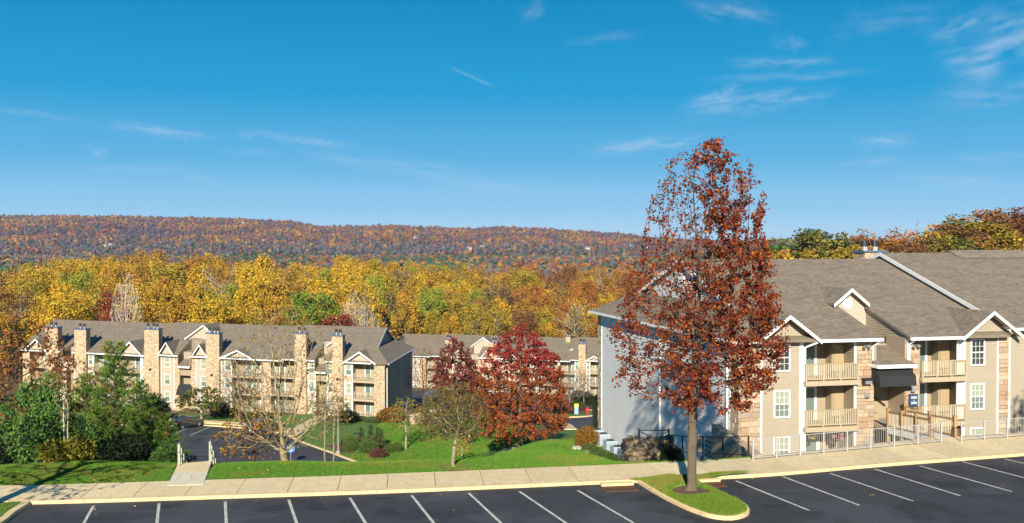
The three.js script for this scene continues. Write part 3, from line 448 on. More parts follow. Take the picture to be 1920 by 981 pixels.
{
  const r = rngOf(404); const top = (px) => { const S = [[-120, 500], [0, 502], [50, 492], [100, 478], [150, 476], [200, 474], [280, 466], [340, 478], [430, 472], [480, 470], [520, 482], [600, 492], [640, 478], [670, 474], [750, 478], [800, 484], [850, 490], [900, 488], [950, 496], [1000, 492], [1050, 487], [1100, 492], [1160, 495], [1230, 500], [1400, 500]]; let k = 0; while (k < S.length - 2 && px > S[k + 1][0]) k++; return lerp(S[k][1], S[k + 1][1], clamp((px - S[k][0]) / (S[k + 1][0] - S[k][0]))); };
  const zone = (px) => { const k = r(); if (px < 60) return k < 0.35 ? 'amber' : k < 0.6 ? 'dull brown' : k < 0.8 ? 'olive yellow' : 'golden yellow'; if (px < 200) return k < 0.5 ? 'bright yellow' : k < 0.7 ? 'olive yellow' : k < 0.85 ? 'golden yellow' : 'yellow green'; if (px < 420) return k < 0.35 ? 'amber' : k < 0.65 ? 'golden yellow' : k < 0.8 ? 'bright yellow' : k < 0.9 ? 'orange' : 'olive yellow'; if (px < 700) return k < 0.4 ? 'bright yellow' : k < 0.65 ? 'golden yellow' : k < 0.8 ? 'olive yellow' : k < 0.92 ? 'amber' : 'yellow green'; if (px < 950) return k < 0.3 ? 'golden yellow' : k < 0.55 ? 'olive yellow' : k < 0.7 ? 'bright yellow' : k < 0.85 ? 'amber' : k < 0.93 ? 'yellow green' : 'dull brown'; return k < 0.3 ? 'orange' : k < 0.55 ? 'amber' : k < 0.75 ? 'russet brown' : k < 0.88 ? 'golden yellow' : 'olive yellow'; };
  const rows = [[208, 96, 44, 'at the woods front'], [222, 70, 42, 'in the near woods'], [240, 48, 40, 'in the near woods'], [262, 30, 38, 'in the middle woods'], [290, 16, 36, 'in the middle woods'], [325, 6, 34, 'in the back woods'], [365, 0, 32, 'in the back woods'], [410, -3, 30, 'in the back woods']];
  for (const [D0, drop, gap, where] of rows) for (let px = -110 + r() * 30; px < 1330; px += gap * r.range(0.75, 1.25)) {
    let D = D0 + r.norm() * 7; if (px > 700 && px < 1330) D += 55; const ro = r();
    const kind = ro < 0.12 ? 4 : ro < 0.15 ? 5 : Math.floor(r() * 4); const dropped = drop * (px > 700 ? 0.9 : 1);
    woodTree(px, D, top(px) + 17 + dropped * r.range(0.6, 1.15) + r.range(-11, 11), kind, kind === 5 ? 'dull brown' : zone(px), where, r, r.range(0.9, 1.15)); }
  // single trees that stand out
  woodTree(575, 205, 552, 2, 'bright green', 'just behind the long apartment roof', r, 1.2); woodTree(815, 285, 572, 2, 'bright green', 'behind the far apartment roof', r, 1.3); woodTree(776, 283, 590, 2, 'orange', 'behind the far apartment roof', r, 1.0); woodTree(1088, 272, 585, 2, 'bright yellow', 'beside the pale corner of the near building', r, 1.3);
  woodTree(212, 203, 545, 3, 'deep red', 'behind the left chimneys', r, 1.1); woodTree(632, 203, 592, 2, 'deep red', 'just behind the long apartment roof', r, 1.1); woodTree(130, 200, 558, 2, 'bright yellow', 'behind the left chimneys', r, 1.3); woodTree(395, 202, 565, 2, 'bright yellow', 'just behind the long apartment roof', r, 1.1); woodTree(1014, 276, 600, 2, 'olive yellow', 'behind the far apartment roof', r, 1.2);
  // trees on the rise behind the right building
  for (const [px, D, py, kind, colour, wide] of [[1450, 150, 478, 2, 'amber', 1], [1488, 160, 462, 3, 'russet brown', 1], [1520, 150, 436, 2, 'dark green', 1.3], [1560, 145, 440, 2, 'olive', 1.2], [1590, 155, 433, 0, 'russet brown', 1.1], [1618, 150, 462, 2, 'amber', 1], [1645, 155, 446, 0, 'olive yellow', 1.1], [1672, 145, 452, 2, 'orange', 1.2], [1700, 150, 428, 4, 'orange', 1.1], [1725, 140, 456, 2, 'russet brown', 1.1], [1752, 150, 424, 0, 'olive yellow', 1.2], [1780, 140, 425, 2, 'russet brown', 1.2], [1806, 150, 404, 0, 'dark green', 1.2], [1830, 138, 420, 2, 'olive yellow', 1.3], [1856, 150, 398, 2, 'orange', 1.3], [1885, 145, 392, 0, 'russet brown', 1.2], [1905, 135, 412, 2, 'russet brown', 1.2], [1935, 145, 390, 2, 'deep red', 1.3], [1975, 140, 395, 0, 'amber', 1.2], [2030, 145, 392, 2, 'orange', 1.3], [1765, 128, 450, 2, 'olive', 1.2], [1850, 128, 445, 2, 'amber', 1.2], [1600, 135, 468, 2, 'olive yellow', 1.2], [1500, 138, 474, 2, 'golden yellow', 1.1], [1545, 135, 470, 2, 'olive yellow', 1.1], [1690, 130, 465, 2, 'russet brown', 1.2], [1920, 126, 440, 2, 'olive yellow', 1.2]])
    woodTree(px, D, py, kind === 2 ? 6 : kind === 4 ? 8 : 7, colour, 'on the rise behind the right building', r, wide * 1.15);
}
// ---------------------------------------------------------------- building materials
const shingleTex = texture(1024, 1024, (i, j, c) => { // 6 m square: courses of 0.14 m, tabs of 0.3 m in slightly different tones
  const row = Math.floor(j / 24), off = hash2(row % 42, 5) * 51, tab = Math.floor((i + off) / 51), k = hash2(tab % 20 + 31, row % 42 + 7), edge = (j % 24) < 4 ? 0.72 : 1, g = hash2(i, j), big = fbm(i / 128, j / 128, 3, 8);
  const b = (0.72 + 0.4 * k + 0.3 * (g - 0.5) + 0.25 * (big - 0.5)) * edge; c[0] = 0.225 * b; c[1] = 0.183 * b; c[2] = 0.132 * b;
}, { repeat: [1 / 6, 1 / 6] });
const stoneFarTex = texture(512, 512, (i, j, c) => { // 4 m square of small rubble, seen from too far to tell stones apart
  const row = Math.floor(j / 22), off = hash2(row, 3) * 40, st = Math.floor((i + off) / 38), k = hash2(st, row), k2 = hash2(st + 9, row + 4), gap = (j % 22) < 3 || ((i + off) % 38) < 3 ? 0.62 : 1, b = (0.62 + 0.62 * k + 0.25 * (hash2(i, j) - 0.5)) * gap;
  c[0] = b * lerp(0.62, 0.50, k2); c[1] = b * lerp(0.44, 0.37, k2); c[2] = b * lerp(0.28, 0.25, k2);
}, { repeat: [1 / 4, 1 / 4] });
const wearTex = texture(512, 512, (i, j, c) => { const b = 0.9 + 0.18 * fbm(i / 60, j / 60, 4, 0) + 0.05 * (hash2(i, j) - 0.5); c[0] = c[1] = c[2] = b; }, { repeat: [1 / 5, 1 / 5] });
const woodTex = texture(256, 256, (i, j, c) => { const b = 0.78 + 0.35 * fbm(i / 4, j / 40, 4) + 0.08 * (hash2(i, j) - 0.5); c[0] = b; c[1] = b; c[2] = b; }, { repeat: [1, 0.5] });
M.roof = mat(0xffffff, 0.95, { map: shingleTex, bumpMap: shingleTex, bumpScale: 0.02 });
M.siding = mat(lin(0.35, 0.30, 0.225), 0.7, { map: wearTex }); M.sidingGrey = mat(lin(0.66, 0.65, 0.63), 0.7, { map: wearTex }); M.stucco = mat(lin(0.43, 0.36, 0.285), 0.75, { map: wearTex });
M.white = mat(lin(0.78, 0.78, 0.76), 0.5); M.soffit = mat(lin(0.40, 0.36, 0.24), 0.7); M.tanWood = mat(lin(0.43, 0.35, 0.235), 0.75, { map: woodTex }); M.rawWood = mat(lin(0.36, 0.22, 0.105), 0.8, { map: woodTex }); M.tanDoor = mat(lin(0.36, 0.275, 0.16), 0.6); M.tanWall = mat(lin(0.33, 0.265, 0.175), 0.75, { map: wearTex });
M.stoneFar = mat(0xffffff, 0.9, { map: stoneFarTex, bumpMap: stoneFarTex, bumpScale: 0.05 }); M.mortar = mat(lin(0.36, 0.28, 0.19), 0.95);
M.stones = [[0.54, 0.40, 0.26], [0.46, 0.31, 0.20], [0.58, 0.46, 0.33], [0.50, 0.36, 0.25], [0.42, 0.33, 0.25], [0.58, 0.44, 0.29]].map(([r, g, b]) => mat(lin(r, g, b), 0.9, { map: barkTex }));
M.glassDark = new THREE.MeshPhysicalMaterial({ color: lin(0.035, 0.045, 0.045), roughness: 0.08, clearcoat: 1, clearcoatRoughness: 0.03 });
M.glassBlind = new THREE.MeshPhysicalMaterial({ color: lin(0.30, 0.33, 0.25), roughness: 0.45, clearcoat: 1, clearcoatRoughness: 0.03 });
M.glassGreen = new THREE.MeshPhysicalMaterial({ color: lin(0.14, 0.19, 0.17), roughness: 0.3, clearcoat: 1, clearcoatRoughness: 0.03 });
M.flashing = mat(lin(0.13, 0.18, 0.27), 0.45, { metalness: 0.4 }); M.blackMetal = mat(lin(0.016, 0.017, 0.02), 0.5); M.awning = mat(lin(0.018, 0.022, 0.024), 0.8); M.galv = mat(lin(0.42, 0.44, 0.46), 0.4, { metalness: 0.6 }); M.paleBlue = mat(lin(0.34, 0.43, 0.49), 0.5);
M.foundation = mat(lin(0.33, 0.29, 0.23), 0.9, { map: wearTex });

// wedge-shaped clapboards on a wall face; along(a, y, off) gives the local point
function clapboards(fr, y0, y1, lo, hi, along, pitch = 0.15) {
  const pcs = []; for (let y = y0; y < y1 - 0.01; y += pitch) { const t = Math.min(y + pitch, y1), a0 = Math.max(lo(y), lo(t) - 99), b0 = hi(y), a1 = lo(t), b1 = hi(t); if (b0 - a0 < 0.05) continue; const q = b1 - a1 > 0.02 ? [a1, b1] : [(a1 + b1) / 2, (a1 + b1) / 2 + 0.01];
    y += 0.0; const yb = y + 0.014, A = along(a0, yb, -0.01), A1 = along(a0, yb, 0.034), B = along(q[0], t, 0.002), C = along(b0, yb, -0.01), C1 = along(b0, yb, 0.034), E = along(q[1], t, 0.002); pcs.push([[A, A1, B], [C, E, C1], [A1, C1, E, B], [A, C, C1, A1]]); }
  return geo(pcs, fr);
}
function windowAt(b, u0, u1, y0, y1, v, fine = true, blind = 0) { // double-hung window on a front face
  const fr = b.fr, w = part('window', geo([boxP(u0 - 0.09, u0, y0 - 0.09, y1 + 0.09, v - 0.07, v + 0.02), boxP(u1, u1 + 0.09, y0 - 0.09, y1 + 0.09, v - 0.07, v + 0.02), boxP(u0, u1, y1, y1 + 0.09, v - 0.07, v + 0.02), boxP(u0 - 0.02, u1 + 0.02, y0 - 0.10, y0, v - 0.10, v + 0.02)], fr), M.white, b.g);
  const ym = (y0 + y1) / 2; part('pane', geo([boxP(u0, u1, ym, y1, v - 0.03, v)], fr), blind === 2 ? M.glassDark : M.glassBlind, w); part('pane', geo([boxP(u0, u1, y0, ym, v - 0.022, v)], fr), blind === 1 ? M.glassBlind : blind === 2 ? M.glassDark : M.glassGreen, w);
  const bars = [boxP(u0, u1, ym - 0.03, ym + 0.03, v - 0.05, v - 0.02)]; if (fine) { for (const k of [1, 2]) { const u = lerp(u0, u1, k / 3); bars.push(boxP(u - 0.011, u + 0.011, y0, y1, v - 0.042, v - 0.02)); } for (const y of [lerp(y0, ym, 0.5), lerp(ym, y1, 0.5)]) bars.push(boxP(u0, u1, y - 0.011, y + 0.011, v - 0.042, v - 0.021)); }
  part('muntin', geo(bars, fr), M.white, w); return w;
}
// one storey of a balcony let into the front: slab, rail, door, walls
function balcony(b, u0, u1, yF, yC, depth, fine, mirror = false, railOut = 0.28, label) {
  const fr = b.fr, L = u1 - u0, P = (a) => mirror ? u1 - a : u0 + a, bx = (a0, a1, ...r) => boxP(Math.min(P(a0), P(a1)), Math.max(P(a0), P(a1)), ...r);
  const bal = part('balcony', geo([boxP(u0 + 0.01, u1 - 0.01, yF - 0.32, yF - 0.03, -railOut, -0.012), boxP(u0 + 0.02, u1 - 0.02, yF - 0.26, yF - 0.02, -0.012, depth - 0.01)], fr), M.tanWood, b.g, label);
  part('back_wall', fine ? clapboards(fr, yF, yC, () => u0, () => u1, (a, y, o) => V(a, y, depth - o), 0.15) : geo([boxP(u0, u1, yF, yC, depth - 0.03, depth)], fr), M.tanWall, bal);
  const dw = Math.min(1.7, L * 0.5), dh = 2.05; // sliding door
  part('door_frame', geo([bx(0.12, dw + 0.24, yF + dh, yF + dh + 0.1, depth - 0.1, depth - 0.03), bx(dw + 0.14, dw + 0.3, yF, yF + dh, depth - 0.1, depth - 0.03), bx(0.12, 0.22, yF, yF + dh, depth - 0.1, depth - 0.03), bx(0.12 + dw / 2 - 0.04, 0.12 + dw / 2 + 0.06, yF, yF + dh, depth - 0.09, depth - 0.03)], fr), M.white, bal);
  part('pane', geo([bx(0.22, 0.12 + dw / 2 - 0.04, yF + 0.05, yF + dh, depth - 0.06, depth - 0.03)], fr), fine ? M.glassDark : M.glassBlind, bal); part('pane', geo([bx(0.12 + dw / 2 + 0.06, dw + 0.14, yF + 0.05, yF + dh, depth - 0.06, depth - 0.03)], fr), M.glassGreen, bal);
  if (fine) { // closet bay closing the far side: its wall and door
    const cw = 0.95, cd = 0.75; part('closet_wall', geo([bx(L - cw, L - 0.003, yF, yC, depth - cd, depth - 0.031)], fr), M.tanWall, bal); const dr = part('closet_door', geo([bx(L - cw + 0.12, L - 0.2, yF + 0.02, yF + 2.0, depth - cd - 0.05, depth - cd - 0.004)], fr), M.tanDoor, bal); }
  // rail
  const top = yF + 1.02, lowR = yF + 0.06, v0 = -railOut + 0.05; part('rail', geo([boxP(u0, u1, top - 0.05, top, v0 - 0.05, v0 + 0.07), boxP(u0, u1, lowR, lowR + 0.07, v0 - 0.025, v0 + 0.045)], fr), M.tanWood, bal);
  const n = fine ? 3 : 2; for (let k = 0; k <= n; k++) { const u = lerp(u0 + 0.06, u1 - 0.06, k / n); part('post', geo([boxP(u - 0.045, u + 0.045, yF - 0.05, top - 0.052, v0 - 0.035, v0 + 0.055)], fr), M.tanWood, bal); }
  const m = Math.floor(L / (fine ? 0.125 : 0.24)), unit = []; for (let k = 1; k < m; k++) { const u = lerp(u0 + 0.06, u1 - 0.06, k / m), p = boxP(u - (fine ? 0.025 : 0.035), u + (fine ? 0.025 : 0.035), lowR + 0.072, top - 0.052, v0 - 0.015, v0 + 0.03); if (fine) part('baluster', geo([p], fr), M.balusterPaint, bal); else unit.push(p); }
  if (!fine) part('baluster_row', geo(unit, fr), M.balusterPaint, bal).userData.kind = 'stuff';
  return bal;
}
M.balusterPaint = mat(lin(0.54, 0.46, 0.33), 0.7);
// roof slabs: polygon of local points, 0.16 m thick
const roofSlab = (pts, t = 0.16) => prismP(pts, V(0, -t, 0));
function gableRoof(b, uc, half, yE, yA, vF, vB, sub = {}) { // small front gable: two slopes, two rake boards, soffit
  const fr = b.fr, k = (yA - yE) / half; const r = part('gable_roof', geo([roofSlab([V(uc - half, yE, vF), V(uc, yA, vF), V(uc, yA, vB), V(uc - half, yE, vB)], 0.09), roofSlab([V(uc + half, yE, vF), V(uc, yA, vF), V(uc, yA, vB), V(uc + half, yE, vB)], 0.09)], fr), M.roof, b.g);
  const dn = sub.board ?? 0.24; for (const s of [-1, 1]) part('rake_board', geo([prismP([V(uc + s * (half + 0.04), yE - 0.05, vF - 0.06), V(uc, yA + 0.02, vF - 0.06), V(uc, yA - dn, vF - 0.06), V(uc + s * (half + 0.04), yE - dn - 0.07, vF - 0.06)], V(0, 0, 0.055))], fr), M.white, r);
  part('soffit', geo([prismP([V(uc - half, yE - 0.1, vF + 0.01), V(uc, yA - 0.1, vF + 0.01), V(uc, yA - 0.13, vF + 0.01), V(uc - half, yE - 0.13, vF + 0.01)], V(0, 0, 0.6)), prismP([V(uc + half, yE - 0.1, vF + 0.01), V(uc, yA - 0.1, vF + 0.01), V(uc, yA - 0.13, vF + 0.01), V(uc + half, yE - 0.13, vF + 0.01)], V(0, 0, 0.6))], fr), M.soffit, r);
  return r;
}
function chimneyAt(b, u0, u1, y0, y1, v0, v1, flues) {
  const fr = b.fr, c = part('chimney', geo([boxP(u0, u1, y0, y1, v0, v1)], fr), M.stoneFar, b.g); part('cap', geo([boxP(u0 - 0.1, u1 + 0.1, y1, y1 + 0.16, v0 - 0.1, v1 + 0.1)], fr), M.flashing, c);
  for (let k = 0; k < flues; k++) { const u = lerp(u0, u1, (k + 0.6) / (flues + 0.2)), v = lerp(v0, v1, 0.35 + 0.3 * (k % 2)); part('flue', geo([tubeP(V(u, y1 + 0.16, v), V(u, y1 + 0.5, v), 0.15, 0.15, 8)], fr), M.galv, c); part('flue_cap', geo([tubeP(V(u, y1 + 0.5, v), V(u, y1 + 0.95, v), 0.24, 0.24, 8)], fr), M.blackMetal, c); }
  return c;
}
function newBuilding(name, label, o, uDir, vDir, base) { const b = { g: thing(name, label, 'apartment building', V(o.x, base, o.z)), fr: { u: uDir, v: vDir, y0: base } }; return b; }
// whole long block from a list of bays [kind, u0, u1, options]
function block(b, { len, depth, base, fl, bays, gables, steps, ends, pitchRise, hipU = 2.2 }) {
  const fr = b.fr, eave = base + 3 * fl, mid = depth / 2, step = (u) => { let s = 0; for (const [at, dy] of steps) if (u > at) s = dy; return s; };
  const kq = pitchRise / (mid + 0.6), yRoof = (v) => eave + kq * (v + 0.6);
  // core behind the bays
  part('wall', geo([boxP(0.02, len - 0.02, base - 3, eave + 0.05, 1.72, depth)], fr), M.siding, b.g); part('end_wall', geo([boxP(-0.06, 0.018, base - 3, eave + 0.02, 1.1, depth - 0.02)], fr), M.siding, b.g); part('corner_board', geo([boxP(-0.12, 0.0, base - 3, eave, 0.95, 1.1), boxP(-0.12, 0.0, base - 3, eave, depth - 0.15, depth + 0.05)], fr), M.white, b.g); part('downspout', geo([boxP(-0.17, -0.062, base - 2, eave, depth * 0.5, depth * 0.5 + 0.12)], fr), M.white, b.g);
  for (const [kind, u0, u1, o = {}] of bays) {
    const dy = step((u0 + u1) / 2), yT = eave + dy;
    if (kind === 'wall') { const gh = o.rise ?? 0; part('wall', geo([boxP(u0, u1, base - 2, yT, o.out ?? 0, 1.71)], fr), o.stucco === false ? M.siding : M.stucco, b.g); for (const [w0, w1] of o.win ?? []) for (let f = 0; f < 3; f++) windowAt(b, w0, w1, base + dy + f * fl + 0.75, base + dy + f * fl + 2.2, o.out ?? 0, false, (f + Math.round(u0)) % 3 === 0 ? 1 : 0); part('corner_board', geo([boxP(u0 - 0.01, u0 + 0.12, base - 1, yT - 0.02, (o.out ?? 0) - 0.04, (o.out ?? 0) - 0.003), boxP(u1 - 0.12, u1 + 0.01, base - 1, yT - 0.02, (o.out ?? 0) - 0.04, (o.out ?? 0) - 0.003)], fr), M.white, b.g); }
    if (kind === 'stone') part('stone_pier', geo([boxP(u0, u1, base - 2, yT, -0.08, 1.71)], fr), M.stoneFar, b.g);
    if (kind === 'balcony') for (let f = 0; f < 3; f++) balcony(b, u0, u1, base + dy + f * fl, base + dy + (f + 1) * fl - 0.3, 1.7, false, o.mirror, 0.2);
    if (kind === 'chimney') chimneyAt(b, u0, u1, base - 2, o.top, -0.75, 0.75, o.flues ?? 2), part('wall', geo([boxP(u0, u1, base - 2, yT, 0.76, 1.71)], fr), M.siding, b.g);
    if (kind === 'well') { // set-back entrance: low roof, black awning, stair hall
      const zb = o.back ?? 5; part('entry_roof', geo([roofSlab([V(u0 - 0.05, yT - 1.7, -0.7), V(u1 + 0.05, yT - 1.7, -0.7), V(u1 + 0.05, yT - 1.7 + kq * (zb + 0.7), zb), V(u0 - 0.05, yT - 1.7 + kq * (zb + 0.7), zb)])], fr), M.roof, b.g); part('fascia', geo([boxP(u0 - 0.05, u1 + 0.05, yT - 1.95, yT - 1.68, -0.76, -0.705)], fr), M.white, b.g);
      part('hall_wall', geo([boxP(u0, u1, base - 1, yT - 1.9, 1.45, 1.715), boxP(u0, u0 + 0.1, base - 1, yT - 1.75, 0, 1.44), boxP(u1 - 0.1, u1, base - 1, yT - 1.75, 0, 1.44), boxP(u0 + 0.11, u1 - 0.11, base + dy + 2 * fl - 0.5, base + dy + 2 * fl + 0.5, 0.1, 0.22)], fr), M.tanWall, b.g); part('side_wall', geo([prismP([V(u0 - 0.12, yT - 1.7, -0.55), V(u0 - 0.12, yT - 0.15, -0.55), V(u0 - 0.12, yRoof(zb) + dy - 0.16, zb), V(u0 - 0.12, yRoof(zb) + dy - 1.7, zb)], V(0.11, 0, 0)), prismP([V(u1, yT - 1.7, -0.55), V(u1, yT - 0.15, -0.55), V(u1, yRoof(zb) + dy - 0.16, zb), V(u1, yRoof(zb) + dy - 1.7, zb)], V(0.11, 0, 0))], fr), M.siding, b.g);
      part('upper_wall', geo([boxP(u0 - 0.1, u1 + 0.1, yT + kq * (zb + 0.7) - 1.75, yT + kq * (zb + 0.6) + 0.2, zb, zb + 0.12)], fr), M.stucco, b.g);
      if (o.awning) part('awning', geo([prismP([V(u0 - 0.1, base + dy + fl + 0.9, 0.05), V(u0 - 0.1, base + dy + fl - 0.35, -1.2), V(u0 - 0.1, base + dy + fl - 0.75, -1.2), V(u0 - 0.1, base + dy + fl - 0.2, 0.05)], V(u1 - u0 + 0.2, 0, 0))], fr), M.awning, b.g); }
  }
  // main roof: front slope cut at the wells, back slope, hipped skirt under the gable at the near end
  const wells = bays.filter((q) => q[0] === 'well').map((q) => [q[1], q[2], q[3]?.back ?? 5]).sort((p, q) => p[0] - q[0]);
  const cuts = [hipU, ...steps.map((s) => s[0]).filter((s) => s > hipU), len + 0.5];
  const P = (u, v, dy) => V(u, yRoof(v) + dy, v), ridgeY = (dy) => yRoof(mid) + dy;
  for (let i = 0; i < cuts.length - 1; i++) { const a = cuts[i], e = cuts[i + 1], dy = step((a + e) / 2), pcs = []; let cur = a; const zb = 5;
    for (const [w0, w1] of wells) if (w0 > a && w1 < e) { pcs.push(roofSlab([P(cur, -0.6, dy), P(w0 - 0.03, -0.6, dy), P(w0 - 0.03, zb, dy), P(cur, zb, dy)])); cur = w1 + 0.03; }
    pcs.push(roofSlab([P(cur, -0.6, dy), P(e, -0.6, dy), P(e, zb, dy), P(cur, zb, dy)])); pcs.push(roofSlab([P(a, zb, dy), P(e, zb, dy), P(e, mid, dy), P(a, mid, dy)])); pcs.push(roofSlab([V(a, ridgeY(dy), mid), V(e, ridgeY(dy), mid), V(e, eave + dy, depth + 0.6), V(a, eave + dy, depth + 0.6)]));
    part('roof', geo(pcs, fr), M.roof, b.g); let c2 = a; for (const [w0, w1] of [...wells.filter(([w0, w1]) => w0 > a && w1 < e), [e, e]]) { part('gutter', geo([boxP(c2, w0 - 0.03, eave + dy - 0.2, eave + dy - 0.02, -0.74, -0.605)], fr), M.white, b.g); c2 = w1 + 0.03; }
    if (i) part('step_wall', geo([prismP([V(a - 0.02, eave + dy - 0.5, -0.3), V(a - 0.02, eave + dy - 0.17, -0.5), V(a - 0.02, ridgeY(dy) - 0.17, mid), V(a - 0.02, eave + dy - 0.17, depth + 0.5), V(a - 0.02, eave + dy - 0.5, depth)], V(0.1, 0, 0))], fr), M.siding, b.g); }
  { const hb = yRoof(0) ; const vHip = 4.2, yB = yRoof(vHip), pcs = [roofSlab([V(-0.6, eave, -0.6), V(hipU, eave, -0.6), V(hipU, yB, vHip)]), roofSlab([V(-0.6, eave, depth + 0.6), V(hipU, eave, depth + 0.6), V(hipU, yB, depth - vHip)]), roofSlab([V(-0.6, eave, -0.6), V(hipU, yB, vHip), V(hipU, yB, depth - vHip), V(-0.6, eave, depth + 0.6)])];
    part('hip_roof', geo(pcs, fr), M.roof, b.g); part('gutter', geo([boxP(-0.72, -0.605, eave - 0.2, eave - 0.02, -0.6, depth + 0.6)], fr), M.white, b.g);
    const ge = part('gable_end', geo([prismP([V(hipU + 0.35, yB - 0.1, vHip + 0.2), V(hipU + 0.35, ridgeY(0) - 0.17, mid), V(hipU + 0.35, yB - 0.1, depth - vHip - 0.2)], V(0.1, 0, 0))], fr), M.siding, b.g); for (const s of [-1, 1]) part('rake_board', geo([prismP([V(hipU - 0.05, yB - 0.05, mid + s * (mid - vHip + 0.15)), V(hipU - 0.05, ridgeY(0) + 0.03, mid), V(hipU - 0.05, ridgeY(0) - 0.28, mid), V(hipU - 0.05, yB - 0.3, mid + s * (mid - vHip + 0.15))], V(0.048, 0, 0))], fr), M.white, ge); }
  // front gables [u0, u1, apex height, face v, low height]
  for (const [u0, u1, yA, vF = -0.7, yLow, plain] of gables) { const uc = (u0 + u1) / 2, h = (u1 - u0) / 2, dy = step(uc), yE = yLow ?? eave + dy - 0.02, vB = clamp((yA - dy - eave) / kq - 0.6 + 0.3, 2, mid);
    gableRoof(b, uc, h, yE, yA, vF, vB); part('gable_wall', geo([prismP([V(u0 + 0.35, yE - 0.12, vF + 0.55), V(uc, yA - 0.15, vF + 0.55), V(u1 - 0.35, yE - 0.12, vF + 0.55)], V(0, 0, 0.1))], fr), M.stucco, b.g); }
}
// ---------------------------------------------------------------- long block down the slope at left
{
  const A = 21 * Math.PI / 180, o = V(-18.35, 0, -148), u = V(-Math.cos(A), 0, -Math.sin(A)), v = V(Math.sin(0.075), 0, -Math.cos(0.075)), base = -14.45, fl = 2.72, eave = base + 3 * fl;
  const U = (px) => { const k = (px - 960) / F; return (o.x + o.z * k) / (-u.x + u.z * k) * -1 * -1; };
  const uOf = (px) => { const k = (px - 960) / F; return (-18.35 - 148 * k) / (Math.cos(A) + Math.sin(A) * k); }, dOf = (px) => 148 + Math.sin(A) * uOf(px), hOf = (px, py) => yAt(py, dOf(px));
  const b = newBuilding('apartment_building', 'long three-storey tan block with stone chimneys below the lawn at left', o, u, v, base);
  const w = (kind, pR, pL, opt) => [kind, uOf(pR), uOf(pL), opt], W = (...ps) => ({ win: ps.map(([r, l]) => [uOf(r), uOf(l)]) });
  const top = (px, py) => hOf(px, py) - 0.16;
  block(b, { len: uOf(40), depth: 22, base, fl, pitchRise: 4.2, steps: [[uOf(530), -0.25], [uOf(275), -0.5]], hipU: 2.2,
    bays: [w('stone', 721, 701), w('balcony', 701, 661), w('wall', 661, 644, W([657.5, 648.5])), w('chimney', 644, 624, { top: top(634, 628) }), w('wall', 624, 612, W([623, 616])), w('well', 612, 591, { awning: false, back: 5 }), w('wall', 591, 576, W([588, 579])), w('chimney', 576, 554, { top: top(565, 624) }), w('balcony', 554, 507, { mirror: true }), w('stone', 507, 489), w('balcony', 489, 477), w('balcony', 475, 434), w('wall', 434, 413, W([430.5, 421])), w('chimney', 413, 388, { top: top(401, 624), flues: 3 }), w('wall', 388, 366, W([385, 376])), w('stone', 366, 357), w('well', 357, 335, { awning: true, back: 5 }), w('stone', 335, 326), w('wall', 326, 300, W([317, 308])), w('chimney', 300, 273, { top: top(287, 616), flues: 3 }), w('wall', 273, 262, W([272, 266])), w('balcony', 262, 222), w('balcony', 222, 175, { mirror: true }), w('wall', 175, 164, W([171.5, 165.5])), w('chimney', 164, 142, { top: top(153, 616) }), w('wall', 142, 137), w('well', 137, 122, { awning: false, back: 5 }), w('wall', 122, 111, W([119, 112.5])), w('chimney', 111, 88, { top: top(100, 613) }), w('balcony', 88, 54), w('stone', 54, 41)],
    gables: [[uOf(705), uOf(645), hOf(675, 659)], [uOf(478), uOf(414), hOf(446, 656)], [uOf(390), uOf(361), hOf(377, 646), -0.75], [uOf(328), uOf(298), hOf(312, 641), -0.75], [uOf(268), uOf(222), hOf(243, 640)], [uOf(91), uOf(47), hOf(68, 635)]] });
  // the broad gable over the middle entrance, and the two small ones over the side entrances
  const fr = b.fr; for (const [pR, pL, py, vF] of [[388, 330, 610, 4.6], [624, 603, 636, 4.6], [138, 118, 640, 4.6]]) { const u0 = uOf(pR) - 0.6, u1 = uOf(pL) + 0.6, uc = (u0 + u1) / 2, D = dOf((pR + pL) / 2) + vF, yA = yAt(py, D), h = (u1 - u0) / 2, yE = yA - h * 0.62; gableRoof(b, uc, h, yE, yA, vF, 11); part('gable_wall', geo([prismP([V(u0 + 0.3, yE - 0.1, vF + 0.4), V(uc, yA - 0.14, vF + 0.4), V(u1 - 0.3, yE - 0.1, vF + 0.4)], V(0, 0, 0.1)), boxP(u0 + 0.3, u1 - 0.3, yE - 2.2, yE - 0.1, vF + 0.4, vF + 0.5)], fr), M.stucco, b.g); }
  // lamps on the chimneys
  for (const [px, py] of [[634, 711], [399, 703], [284, 693]]) { const uu = uOf(px), yy = hOf(px, py); const l = thing('wall_lamp', `small black lamp on the ${px > 600 ? 'rightmost' : px > 350 ? 'middle' : 'left'} stone chimney of the long block`, 'lamp', V(o.x + u.x * uu + v.x * -0.9, yy, o.z + u.z * uu + v.z * -0.9)); part('shade', new THREE.SphereGeometry(0.24, 10, 6, 0, 6.3, 0, 1.6), M.blackMetal, l); part('arm', geo([barP(V(0, 0.1, 0), V(0, 0.1, -0.3), 0.06, 0.06)]), M.blackMetal, l); }
}
